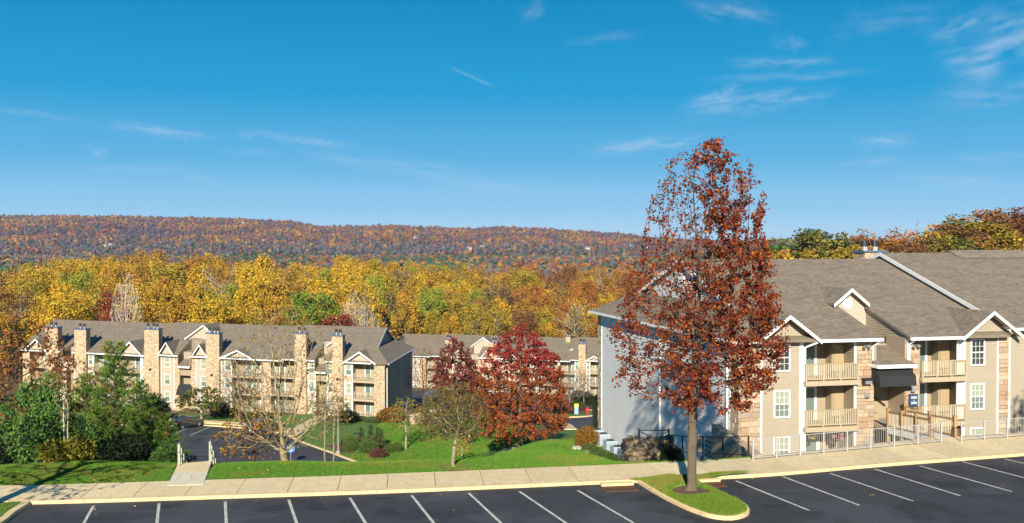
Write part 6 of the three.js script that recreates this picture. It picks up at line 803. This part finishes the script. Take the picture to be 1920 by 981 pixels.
// ---------------------------------------------------------------- pines and leafy growth at left
function pine(seed, h, rad, { low = 0.3, palette, needle = 0.24, whorl = 0.34, per = 7 }) {
  const r = rngOf(seed), L = new Leaves(), pcs = [tubeP(V(0, -0.4, 0), V(0, h * 0.95, 0), h * 0.017 + 0.03, 0.012, 7)];
  for (let y = low; y < h - 0.15; y += whorl * r.range(0.8, 1.2)) { const t = y / h, R = rad * (0.12 + Math.pow(1 - t, 0.75)) * r.range(0.75, 1.15), n = Math.max(3, Math.round(per * (1 - t * 0.4))), a0 = r() * 6.28;
    for (let k = 0; k < n; k++) { const a = a0 + k / n * 6.2832 + r.norm() * 0.3, len = R * r.range(0.6, 1.15), up = lerp(0.05, 0.85, t) + r.norm() * 0.08, d = V(Math.cos(a), up, Math.sin(a)).normalize(), p0 = V(0, y, 0), e = p0.clone().addScaledVector(d, len); pcs.push(tubeP(p0, e, 0.018 + 0.012 * len, 0.006, 4));
      const tone = r.range(0.7, 1.25), warm = r() < 0.12; const m = Math.max(3, Math.round(len / 0.13)); for (let q = 1; q <= m; q++) { const s = q / m; if (s < 0.22) continue; for (let z = 0; z < 3; z++) { const side = sideOf(d, r), tip = p0.clone().addScaledVector(d, len * s).addScaledVector(side, z ? r() * 0.34 * (1.2 - s * 0.6) : 0), ax = d.clone().addScaledVector(side, z ? 0.8 : 0.1).addScaledVector(V(0, 1, 0), 0.35).normalize(), c0 = warm && r() < 0.6 ? [0.30, 0.19, 0.02] : r.pick(palette), c = c0.map((v) => v * tone * r.range(0.8, 1.2));
        for (let w = 0; w < 9; w++) { const dd = ax.clone().addScaledVector(dirOf(r), 0.75).normalize(); L.blade(tip, dd, sideOf(dd, r), needle * r.range(0.7, 1.2), 0.032, c); } } } } }
  return { wood: geo(pcs), leaves: L.build() };
}
const pineGreens = [[0.09, 0.19, 0.018], [0.07, 0.16, 0.016], [0.13, 0.22, 0.022], [0.06, 0.14, 0.022], [0.18, 0.23, 0.02]], darkPine = [[0.03, 0.07, 0.02], [0.045, 0.09, 0.022], [0.035, 0.075, 0.03]];
const pineA = pine(31, 7, 2.3, { palette: pineGreens }), pineB = pine(32, 5, 2.1, { palette: pineGreens, low: 0.1 }), pineC = pine(33, 4, 1.7, { palette: darkPine, low: 0.05 });
function putPine(label, px, D, topPy, made, h0, wide = 1) { const x = xAt(px, D), y = ground(x, D), s = (yAt(topPy, D) - y) / h0; const t = plantTree('pine_tree', label, 'tree', V(x, y, -D), made, M.barkDark, M.leafFlat, 'evergreens at the left of the lawn'); t.rotation.y = px; t.scale.set(s * wide, s, s * wide); }
putPine('tallest bright pine left of the steps', 213, 57, 640, pineA, 7, 1.05); putPine('second bright pine, right beside the tallest one', 262, 56, 712, pineA, 7, 1.1); putPine('pine left of the tallest one, under brown leaves', 158, 59, 700, pineA, 7, 1.1); putPine('low spreading pine nearest the steps', 305, 55.5, 776, pineB, 5, 1.1); putPine('low pine between the tallest pine and the steps', 250, 54.2, 768, pineB, 5, 1.0); putPine('low pine at the foot of the tallest pine', 196, 54, 765, pineB, 5, 1.0); putPine('dark low pine at the far left of the lawn', 20, 56, 742, pineC, 4, 1.3); putPine('dark pine behind the leafy bushes at left', 90, 58, 700, pineA, 7, 1.1); putPine('dark spreading pine right of the pine group', 288, 60, 742, pineC, 4, 1.1);
// bushes: lumpy masses of leaves with stems
function bush(seed, rx, ry, n, leaf, palette, lump = 0.28, clip = 0, up = 0.2) { const r = rngOf(seed), L = new Leaves(), pcs = [], ph = r() * 50; for (let k = 0; k < 7; k++) { const a = r() * 6.28, q = r() * 0.55; pcs.push(tubeP(V(0.05 * Math.cos(a), -0.2, 0.05 * Math.sin(a)), V(rx * q * Math.cos(a), ry * r.range(0.7, 1.4), rx * q * Math.sin(a)), 0.03, 0.01, 4)); }
  for (let k = 0; k < n; k++) { const d = dirOf(r), az = Math.atan2(d.z, d.x), m = 1 + lump * (fbm(az * 1.6 + ph + 10, d.y * 2.2 + ph, 3) - 0.5) * 2, rr = Math.pow(r(), clip ? 0.12 : 0.33) * m, p = V(d.x * rx * rr, ry + d.y * ry * rr, d.z * rx * rr); if (p.y < 0.02) p.y = r() * 0.2; const dd = dirOf(r).addScaledVector(d, 0.6).add(V(0, up, 0)).normalize(), s = leaf * r.range(0.6, 1.3); L.kite(p, dd, sideOf(dd, r), s, s * 0.62, mix(palette, r), 0.2); } return { wood: geo(pcs), leaves: L.build() }; }
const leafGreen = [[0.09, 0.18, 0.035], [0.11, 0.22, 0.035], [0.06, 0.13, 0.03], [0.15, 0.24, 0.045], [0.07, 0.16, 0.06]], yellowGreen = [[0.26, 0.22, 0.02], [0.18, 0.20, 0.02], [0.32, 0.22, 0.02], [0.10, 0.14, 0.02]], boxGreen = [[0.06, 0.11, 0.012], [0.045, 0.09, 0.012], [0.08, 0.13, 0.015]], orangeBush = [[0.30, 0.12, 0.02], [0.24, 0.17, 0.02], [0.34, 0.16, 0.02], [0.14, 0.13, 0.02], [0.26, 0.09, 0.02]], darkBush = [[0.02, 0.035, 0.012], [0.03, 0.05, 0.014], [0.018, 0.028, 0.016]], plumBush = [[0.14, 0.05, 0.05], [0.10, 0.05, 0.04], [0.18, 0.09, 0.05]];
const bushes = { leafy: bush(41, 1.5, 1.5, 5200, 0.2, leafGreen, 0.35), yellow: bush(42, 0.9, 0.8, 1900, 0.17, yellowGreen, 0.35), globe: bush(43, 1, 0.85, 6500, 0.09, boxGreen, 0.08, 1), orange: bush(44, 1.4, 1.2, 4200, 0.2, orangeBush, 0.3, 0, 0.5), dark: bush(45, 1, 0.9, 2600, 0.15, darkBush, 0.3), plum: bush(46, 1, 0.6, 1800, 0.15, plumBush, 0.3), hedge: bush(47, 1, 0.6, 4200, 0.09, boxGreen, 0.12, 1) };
function putBush(kind, label, px, D, pyTop, wide, group, gy) { const x = xAt(px, D), y = gy ?? ground(x, D), b = bushes[kind], h0 = { leafy: 3, yellow: 1.6, globe: 1.7, orange: 2.4, dark: 1.8, plum: 1.2, hedge: 1.2 }[kind], s = Math.max(0.3, (yAt(pyTop, D) - y) / h0), t = plantTree('shrub', label, 'shrub', V(x, y - 0.05, -D), b, M.barkDark, kind === 'globe' || kind === 'hedge' ? M.leafFlat : M.leaf, group); t.rotation.y = px * 0.7; const w = wide / F * D / ({ leafy: 3, yellow: 1.8, globe: 2, orange: 2.8, dark: 2, plum: 2, hedge: 2 }[kind]); t.scale.set(w, s, w); }
const LG = 'leafy green bushes at the left edge of the lawn';
putBush('leafy', 'tall leafy green bush at the very left of the lawn', 20, 53.4, 752, 95, LG); putBush('leafy', 'broad bluish-green leafy bush left of the thin white trunks', 68, 52.8, 762, 105, LG); putBush('leafy', 'leafy green bush above the broad one at left', 60, 56, 724, 100, LG); putBush('leafy', 'leafy green bush right of the thin white trunks', 152, 53.4, 790, 90, LG); putBush('yellow', 'yellow-green low bush at the foot of the white trunks', 98, 51.9, 826, 56, LG); putBush('yellow', 'yellow-green bush just right of the white trunks', 140, 52.2, 820, 60, LG); putBush('dark', 'dark bush in the shade below the tallest pine', 235, 53, 815, 90, LG); putBush('dark', 'dark bush in the gap at far left', -6, 52.4, 822, 60, LG); putBush('leafy', 'low green bush left of the handrail', 312, 53.2, 832, 56, LG);
{ // young oak with brown leaves above the pines, and two thin pale stems
  const m = broadleaf(1020, { trunkTop: 4.2, height: 7.6, crownLow: 2.6, radius: (t) => 0.8 + 2.3 * Math.sin(Math.PI * (t * 0.85 + 0.1)), count: 520, step: 0.28, reach: 2.2, kill: 0.42, base: 0.1, leaf: 0.17, perNode: 7, spread: 0.28, leafDepth: 3, palette: [...brownLeaf, [0.30, 0.09, 0.03]], min: 0.01 }); const x = xAt(130, 61), g = ground(x, 61), s = (yAt(676, 61) - g) / 7.6; plantTree('oak_tree', 'young oak with rusty brown leaves rising behind the pines', 'tree', V(x, g, -61), m, M.barkDark, M.leaf, undefined, 0, s); for (const [px, D, top, lab, turn] of [[12, 62, 585, 'tall brown-leaved oak at the left edge above the bushes', 2.5]]) { const x2 = xAt(px, D), g2 = ground(x2, D); plantTree('oak_tree', lab, 'tree', V(x2, g2, -D), m, M.barkDark, M.leaf, undefined, turn, (yAt(top, D) - g2) / 7.6); }
  for (const [px, h, c] of [[117, 3.4, M.barkWhite], [124, 3.0, M.barkPale]]) { const D = 52.3, xx = xAt(px, D), mm = broadleaf(px, { trunkTop: h * 0.75, height: h + 0.6, crownLow: h * 0.6, radius: () => 0.55, count: 60, step: 0.22, reach: 1.6, kill: 0.3, base: 0.04, flare: 1.1, leaf: 0.13, perNode: 2, palette: yellowGreen, min: 0.006 }); plantTree('sapling', px < 120 ? 'thin white-stemmed sapling among the bushes at left' : 'thin pinkish-stemmed sapling beside the white one', 'tree', V(xx, ground(xx, D), -D), mm, c, M.leaf); }
}
// ---------------------------------------------------------------- sycamore and companions behind the crest
{
  const r = rngOf(1030), pts = []; for (let k = 0; k < 1500; k++) { const t = r(), w = 0.5 + 2.9 * Math.sin(Math.PI * Math.pow(t * 0.85 + 0.08, 0.8)), a = r() * 6.28, q = Math.sqrt(r()) * w; pts.push(V(Math.cos(a) * q + 0.2 - 0.3 * t, 1.3 + 7.7 * t, Math.sin(a) * q * 0.75)); } for (let k = 0; k < 130; k++) pts.push(V(r.range(-3.6, -0.8), r.range(0.9, 2.6), r.range(-1.2, 1)));
  const made = broadleaf(1031, { trunkTop: 0.9, bend: -0.1, points: pts, step: 0.2, reach: 2.4, kill: 0.26, base: 0.2, flare: 1.15, lift: 0.25, leaf: 0.15, perNode: 1.6, spread: 0.2, leafDepth: 2, palette: [[0.32, 0.17, 0.02], [0.24, 0.10, 0.025], [0.36, 0.22, 0.02], [0.18, 0.12, 0.03]], min: 0.008, jitter: 0.3, rounds: 110, density: (p) => p.x < -0.6 && p.y < 3.4 ? 2.2 : 0.4 }); const D = 55.5, x = xAt(533, D), y = ground(x, D); plantTree('sycamore_tree', 'sparse sycamore with pale mottled stems before the lower car park', 'tree', V(x, y - 0.3, -D), made, M.barkSycamore, M.leaf);
  for (const [px, seed, lab] of [[607, 5, 'left of two slim brown-twigged saplings by the grass crest'], [624, 6, 'right of two slim brown-twigged saplings by the grass crest']]) { const D2 = 54.5, xx = xAt(px, D2), m = broadleaf(seed, { trunkTop: 3.6, bend: 0.12, height: 5.3, crownLow: 1.2, radius: (t) => 0.35 + 0.7 * Math.sin(Math.PI * t), count: 200, step: 0.22, reach: 1.4, kill: 0.3, base: 0.045, flare: 1.1, leaf: 0.11, perNode: 1.3, palette: [[0.2, 0.1, 0.03], [0.28, 0.15, 0.02], [0.12, 0.1, 0.02]], min: 0.006, jitter: 0.25 }); plantTree('sapling', lab, 'tree', V(xx, ground(xx, D2) - 0.2, -D2), m, M.barkTan, M.leaf); }
  // dark-trunked small tree with orange leaves left of the sycamore
  const m = broadleaf(1040, { trunkTop: 1.6, height: 3.4, crownLow: 0.9, radius: (t) => 0.5 + 1.9 * Math.sin(Math.PI * (t * 0.8 + 0.12)), count: 260, step: 0.22, reach: 1.8, kill: 0.34, base: 0.12, leaf: 0.17, perNode: 1.6, palette: [[0.38, 0.2, 0.02], [0.30, 0.12, 0.02], [0.22, 0.08, 0.03]], min: 0.008 }); const D3 = 56.5, x3 = xAt(474, D3); plantTree('young_tree', 'small dark-trunked tree with orange leaves left of the sycamore', 'tree', V(x3, ground(x3, D3) - 0.4, -D3), m, M.barkDark, M.leaf);
}
{ // small olive tree on the crest in the middle
  const m = broadleaf(1050, { trunkTop: 1.9, bend: 0.25, height: 4.1, crownLow: 1.4, radius: (t) => 0.7 + 1.2 * Math.sin(Math.PI * (t * 0.8 + 0.15)), count: 1300, step: 0.14, reach: 1.5, kill: 0.17, base: 0.085, flare: 1.25, leaf: 0.11, perNode: 3.2, spread: 0.18, leafDepth: 3, palette: [[0.14, 0.13, 0.02], [0.10, 0.12, 0.015], [0.20, 0.13, 0.02], [0.14, 0.07, 0.035], [0.09, 0.06, 0.03]], min: 0.006, jitter: 0.25, lift: 0.1 }); const p = onGround(849, 877, 46); M.ringAt(p.x + 0.05, -p.z - 0.1, 0.85, 'round of mulch under the small olive-leaved tree'); plantTree('young_tree', 'small olive-leaved tree on the lawn crest in the middle', 'tree', p, m, M.barkTan, M.leaf); }
{ // orange sapling by the path, thin tree on the lower lawn, stake
  const m = broadleaf(1060, { trunkTop: 1.3, height: 2.9, crownLow: 1.0, radius: (t) => 0.4 + 0.7 * Math.sin(Math.PI * (t * 0.8 + 0.1)), count: 120, step: 0.2, reach: 1.2, kill: 0.28, base: 0.05, leaf: 0.22, perNode: 3, palette: [[0.42, 0.2, 0.02], [0.46, 0.26, 0.03], [0.34, 0.14, 0.02]], min: 0.012 }); plantTree('sapling', 'little orange-leaved sapling beside the curving path', 'tree', onGround(866, 871, 92), m, M.barkPale, M.leaf);
  const m2 = broadleaf(1070, { trunkTop: 3.4, height: 6.2, crownLow: 1.9, radius: (t) => 0.5 + 1.6 * Math.sin(Math.PI * (t * 0.8 + 0.12)), count: 420, step: 0.24, reach: 1.8, kill: 0.3, base: 0.12, leaf: 0.2, perNode: 2.4, palette: yellowGreen, min: 0.016 }); const p = onGround(761, 844, 95); plantTree('young_tree', 'thin yellow-green tree beside the hedge bed on the lower lawn', 'tree', p, m2, M.barkTan, M.leaf);
  const st = onGround(880, 832, 95), t = thing('tree_stake', 'short pale wooden stake on the lower lawn', 'stake', st); part('stake', geo([boxP(-0.09, 0.09, -0.2, 1.35, -0.09, 0.09)]), M.barkPale, t); part('tie', geo([boxP(-0.12, 0.12, 1.05, 1.12, -0.12, 0.12)]), M.blackMetal, t); }
{ // the large red and orange tree, the crimson one and the bare ones
  const redAt = (p, r) => 1; const h = 12.6; const rows = [[[0.30, 0.03, 0.025], [0.36, 0.045, 0.025], [0.24, 0.022, 0.02]], [[0.32, 0.075, 0.02], [0.28, 0.055, 0.02], [0.34, 0.10, 0.022], [0.20, 0.06, 0.02]]];
  const shape = (t) => { const S = [[0, 1.6], [0.08, 4.6], [0.3, 5.4], [0.5, 4.7], [0.7, 4.1], [0.85, 2.9], [1, 0.8]]; let k = 0; while (k < S.length - 2 && t > S[k + 1][0]) k++; return lerp(S[k][1], S[k + 1][1], (t - S[k][0]) / (S[k + 1][0] - S[k][0])); };
  const o = { trunkTop: 9, height: h, crownLow: 0.7, radius: shape, count: 2300, step: 0.32, reach: 2.6, kill: 0.42, base: 0.24, leaf: 0.25, leafWide: 0.8, perNode: 12, spread: 0.42, leafDepth: 3, min: 0.02, palette: rows[1], lift: 0.08 }; const made = broadleaf(1080, o); const L2 = new Leaves(), r = rngOf(1081); const c = made.leaves.attributes.color, p = made.leaves.attributes.position; for (let i = 0; i < p.count; i += 4) if (p.getY(i) + r.norm() * 0.9 > 8.2) { const q = mix(rows[0], r); for (let k = 0; k < 4; k++) c.setXYZ(i + k, ...q); }
  const x = xAt(976, 104), D = 104; plantTree('red_tree', 'broad orange-red tree with a crimson top in the middle distance', 'tree', V(x, yAt(838, D), -D), made, M.barkGrey, M.leaf, undefined, 0, (yAt(612, D) - yAt(838, D)) / h);
  const crim = broadleaf(1090, { trunkTop: 6, height: 11, crownLow: 2.2, radius: (t) => 0.7 + 2.3 * Math.sin(Math.PI * Math.pow(t * 0.85 + 0.1, 0.8)), count: 700, step: 0.4, reach: 2.4, kill: 0.5, base: 0.18, leaf: 0.3, perNode: 13, spread: 0.45, leafDepth: 3, palette: [[0.22, 0.02, 0.03], [0.28, 0.03, 0.05], [0.16, 0.02, 0.02], [0.12, 0.10, 0.02]], min: 0.025 });
  const put = (name, label, made2, h0, px, D2, topPy, barkM, wide = 1, turn = 0) => { const xx = xAt(px, D2), g = ground(xx, D2), s = (yAt(topPy, D2) - g) / h0, t = plantTree(name, label, 'tree', V(xx, g, -D2), made2, barkM, M.leaf); t.rotation.y = turn; t.scale.set(s * wide, s, s * wide); return t; };
  put('red_tree', 'crimson oval tree left of the broad red one', crim, 11, 853, 150, 632, M.barkDark, 1.0); put('red_tree', 'smaller crimson tree tucked under the oval crimson one', crim, 11, 884, 158, 688, M.barkDark, 1.1, 2);
  const greenish = broadleaf(1095, { trunkTop: 3, height: 6, crownLow: 0.8, radius: (t) => 0.8 + 2.2 * Math.sin(Math.PI * (t * 0.8 + 0.12)), count: 420, step: 0.32, reach: 2, kill: 0.42, base: 0.1, leaf: 0.3, perNode: 4, palette: [[0.13, 0.14, 0.02], [0.18, 0.15, 0.02], [0.22, 0.10, 0.03], [0.09, 0.11, 0.02]], min: 0.02 });
  put('young_tree', 'olive-green tree below the crimson oval tree', greenish, 6, 835, 128, 735, M.barkDark, 1.2); put('young_tree', 'brownish-green tree between the olive tree and the broad red tree', greenish, 6, 885, 122, 752, M.barkDark, 1.1, 1.4); put('young_tree', 'olive shrubby tree right of the long block', greenish, 6, 800, 140, 770, M.barkDark, 0.8, 2.2);
  const bare = (seed, h1, w, low, n = 1500) => broadleaf(seed, { trunkTop: low + 1, height: h1, crownLow: low, radius: (t) => 0.5 + w * Math.sin(Math.PI * Math.pow(t * 0.8 + 0.15, 0.9)), count: n, step: 0.3, reach: 2.4, kill: 0.32, base: 0.17, leaf: 0.2, perNode: 0, palette: brownLeaf, min: 0.022, lift: 0.22, jitter: 0.2 });
  const bareA = bare(1100, 11, 3.6, 3.2), bareB = bare(1101, 9, 3.0, 2.2); put('bare_tree', 'dark bare tree beside the end of the long block', bareA, 11, 793, 165, 652, M.barkDark, 0.95); put('bare_tree', 'bare grey tree on the turning island', bareB, 9, 1068, M.island[1] + 0.5, 678, M.barkGrey, 1.1); put('bare_tree', 'bare grey tree right behind the turning island tree', bareB, 9, 1095, 192, 690, M.barkGrey, 1.0, 2); put('bare_tree', 'leafless brushy tree before the middle of the long block', bareB, 9, 447, 139, 655, M.barkBrown, 0.9, 1); put('young_tree', 'bushy olive tree before the middle of the long block', greenish, 6, 455, 141, 722, M.barkDark, 0.9, 0.5);
  put('bare_tree', 'leafless pale-barked tree before the deep red tree, behind the left chimneys', bareA, 11, 236, 200, 508, M.barkWhite, 0.38, 1); put('bare_tree', 'leafless pale tree behind the roof left of the rightmost chimney', bareA, 11, 661, 206, 545, M.barkWhite, 0.45, 2); put('bare_tree', 'second leafless pale tree behind the roof near the rightmost chimney', bareB, 9, 688, 208, 560, M.barkPale, 0.45, 3);
  // ornamental maples at the entrances
  const laceleaf = broadleaf(1110, { trunkTop: 1.3, height: 4.2, crownLow: 1.3, radius: (t) => 0.8 + 2.0 * Math.sin(Math.PI * (t * 0.7 + 0.22)), count: 330, step: 0.3, reach: 2, kill: 0.4, base: 0.12, leaf: 0.34, perNode: 5, palette: [[0.10, 0.13, 0.015], [0.14, 0.12, 0.015], [0.06, 0.09, 0.015]], min: 0.02 }); put('young_tree', 'dark green spreading tree by the middle entrance path', laceleaf, 4.2, 376, 141, 727, M.barkPale, 1.1); put('young_tree', 'reddish-olive tree behind the lamp post', greenish, 6, 632, 136, 742, M.barkDark, 0.75, 0.3); put('young_tree', 'brown-leaved tree at the right entrance path', greenish, 6, 600, 141, 745, M.barkDark, 0.7, 1.9);
}
// ---------------------------------------------------------------- shrubs on the lower lawn and along the walls
for (const [kind, px, D, top, wide, label] of [['orange', 735, 143, 765, 56, 'big orange-green shrub at the corner of the long block'], ['orange', 786, 146, 768, 30, 'orange shrub right of the long block corner'], ['hedge', 672, 144, 781, 30, 'clipped hedge left of the big orange shrub'], ['hedge', 700, 143, 782, 34, 'clipped hedge against the big orange shrub'], ['dark', 652, 142, 770, 40, 'dark shrub in the shade by the right end chimney'], ['dark', 410, 147, 752, 40, 'dark shrub by the middle chimney'], ['dark', 292, 151, 752, 40, 'dark shrub left of the middle path'], ['plum', 303, 149, 760, 28, 'reddish shrub at the start of the middle path'], ['dark', 435, 148, 765, 30, 'low dark shrub right of the spreading tree'], ['hedge', 655, 118, 819, 36, 'low dark hedge at the left of the mulch bed'], ['hedge', 690, 117, 826, 40, 'low dark hedge in the middle of the mulch bed'], ['globe', 730, 117, 832, 20, 'left globe shrub of two in the mulch bed'], ['globe', 744, 117.5, 830, 19, 'right globe shrub of two in the mulch bed'], ['plum', 708, 114.5, 841, 34, 'brownish shrub in front of the hedge bed'],
  ['globe', 1106, 64, 832, 30, 'farthest clipped globe shrub by the grey side wall'], ['globe', 1120, 61.5, 838, 29, 'second clipped globe shrub by the grey side wall'], ['globe', 1134, 59, 844, 29, 'third clipped globe shrub by the grey side wall'], ['globe', 1147, 57, 850, 26, 'nearest clipped globe shrub by the grey side wall'], ['orange', 1101, 74, 801, 42, 'orange and yellow-green bush at the far corner of the grey wall'], ['dark', 1232, 60, 824, 26, 'dark evergreen shrub behind the boulder wall'], ['dark', 1250, 58.5, 832, 22, 'dark shrub right of the black gate'], ['dark', 1272, 57.5, 838, 26, 'dark shrub left of the maple trunk'], ['plum', 1375, 56.5, 850, 18, 'small reddish plant by the fence corner'], ['dark', 1048, 172, 748, 26, 'dark green shrub behind the island tree'], ['hedge', 1082, 180, 753, 34, 'rounded green shrub on the turning island'], ['plum', 1064, 172, 768, 34, 'low red plants on the turning island'], ['plum', 1085, 176, 764, 30, 'second clump of low red plants on the turning island'], ['dark', 1118, 110, 740, 14, 'narrow dark evergreen behind the grey wall corner'], ['dark', 1100, 195, 735, 30, 'dark shrub before the far block'], ['dark', 1085, 200, 732, 30, 'second dark shrub before the far block']]) putBush(kind, label, px, D, top, wide);
{ const m = pine(71, 4, 1.0, { palette: darkPine, low: 0.05, needle: 0.2, whorl: 0.3 }); for (const [px, top, lab] of [[676, 803, 'left'], [694, 798, 'middle'], [707, 803, 'second from right'], [714, 806, 'right']]) { const D = 119, x = xAt(px, D), y = ground(x, D), s = (yAt(top, D) - y) / 4; const t = plantTree('conical_evergreen', `dark cone-shaped evergreen in the mulch bed, ${lab} of four`, 'shrub', V(x, y, -D), m, M.barkDark, M.leafFlat, 'cone-shaped evergreens in the mulch bed'); t.scale.set(s * 1.1, s, s * 1.1); } }
// ---------------------------------------------------------------- grass blades and fallen leaves
{
  const r = rngOf(2001), tuft = () => { const L = new Leaves(); for (let k = 0; k < 7; k++) { const d = V(r.norm() * 0.5, 1, r.norm() * 0.5).normalize(), b = r.range(0.75, 1.2); L.blade(V(r.norm() * 0.05, 0, r.norm() * 0.05), d, sideOf(d, r), r.range(0.05, 0.1), 0.014, [b, b, b]); } return L.build(); };
  const put = (name, label, n, where, cols) => { const im = new THREE.InstancedMesh(tuft(), M.leafFlat, n); im.name = name; im.userData = { kind: 'stuff', label, category: 'grass' }; im.castShadow = im.receiveShadow = true; const m = new THREE.Matrix4(), q = new THREE.Quaternion(); for (let k = 0; k < n; k++) { const [p, s] = where(); m.compose(p, q.setFromAxisAngle(V(0, 1, 0), r() * 6.28), V(s, s * r.range(0.7, 1.2), s)); im.setMatrixAt(k, m); const pt = fbm(p.x * 0.5 + 40, p.z * 0.5, 3), c = pt > 0.6 && r() < 0.6 ? cols[2] : r() < 0.5 ? cols[0] : cols[1]; im.setColorAt(k, lin(...c.map((v) => v * r.range(0.75, 1.25)))); } scene.add(im); };
  const greens = [[0.068, 0.18, 0.009], [0.095, 0.205, 0.011], [0.15, 0.18, 0.02]];
  put('lawn_grass', 'short green grass blades along the lawn strip behind the sidewalk', 120000, () => { for (;;) { const x = r.range(-34, 12.2), d = backAt(x) + 0.05 + r() * 7; if (x > -16.6 && x < -13.2 && d < 53.5) { const a = atHeight(348, 911, 0.15), b = atHeight(366, 870, 0.05), t = clamp((-d - a.z) / (b.z - a.z)); if (Math.abs(x - lerp(a.x, b.x, t)) < 0.98) continue; } return [soil(x, d), r.range(0.8, 1.3)]; } }, greens);
  put('slope_grass', 'mown grass blades on the lawn slope beside the right building', 60000, () => { const d = 55 + 34 * Math.pow(r(), 1.3), x = r.range(-6, 12) * (1 - (d - 55) / 90); return [soil(x, d), r.range(1.2, 2)]; }, greens);
  put('lower_lawn_grass', 'mown grass blades on the lower lawn by the long block', 40000, () => { const x = r.range(-18, 2), d = r.range(113, 146); return [soil(x, d), r.range(2, 3.4)]; }, greens);
  const inside = (poly, x, d) => { let c = false; for (let i = 0, j = poly.length - 1; i < poly.length; j = i++) { const [xi, yi] = poly[i], [xj, yj] = poly[j]; if (yi > d !== yj > d && x < (xj - xi) * (d - yi) / (yj - yi) + xi) c = !c; } return c; };
  put('island_grass', 'grass blades on the maple island', 16000, () => { for (;;) { const x = r.range(4, 12), d = r.range(39, 48); if (inside(ISLAND.inner, x, d) && Math.hypot(x - ISLAND.t.x, d + ISLAND.t.z) > 0.9) return [V(x, ISLAND.hz(x, d), -d), r.range(1.0, 1.6)]; } }, [[0.10, 0.20, 0.01], [0.14, 0.21, 0.014], [0.24, 0.20, 0.04]]);
  put('corner_grass', 'grass blades on the corner island at far left', 8000, () => [V(r.range(-30, -20.4) - 0.3, 0.14, 0).add(V(0, 0, -r.range(36, 42.4))), 1], [[0.10, 0.15, 0.01], [0.13, 0.15, 0.014], [0.18, 0.14, 0.035]]);
  const L = new Leaves(); for (let k = 0; k < 420; k++) { const x = r.range(-30, 28), nearKerb = r() < 0.07, d = nearKerb ? kerbAt(x) - 0.1 - r() * 5 : backAt(Math.min(x, 11)) + r() * 6; if (!nearKerb && x > 11) continue; const p = nearKerb ? V(x, 0.012, -d) : soil(x, d, 0.06), dd = V(r.norm(), r() * 0.3, r.norm()).normalize(); L.kite(p, dd, sideOf(dd, r), r.range(0.05, 0.1), 0.07, mix([[0.45, 0.2, 0.03], [0.35, 0.1, 0.02], [0.5, 0.3, 0.05]], r)); } const fl = part('fallen_leaves', L.build(), M.leafFlat, scene); fl.userData = { kind: 'stuff', label: 'fallen leaves scattered over lawn and car park', category: 'leaves' };
}

// ---------------------------------------------------------------- alike things are told apart by their place, counted from the left
{
  const sets = new Map(); for (const o of scene.children) if (o.userData.label && o.userData.category && !o.userData.kind) { const l = sets.get(o.userData.label) ?? []; l.push(o); sets.set(o.userData.label, l); }
  const nth = ['leftmost', 'second from left', 'third from left', 'fourth from left', 'fifth from left', 'sixth from left', 'seventh from left', 'eighth from left', 'ninth from left', 'tenth from left'];
  for (const [label, list] of sets) if (list.length > 1) { list.sort((a, b) => a.position.x / -a.position.z - b.position.x / -b.position.z); list.forEach((o, i) => { o.userData.label = `${label}, ${i === list.length - 1 ? 'rightmost' : i < 10 ? nth[i] : i + 1 + 'th from left'}`; }); }
  for (const o of scene.children) delete o.userData.px;
}
renderer.render(scene, camera);
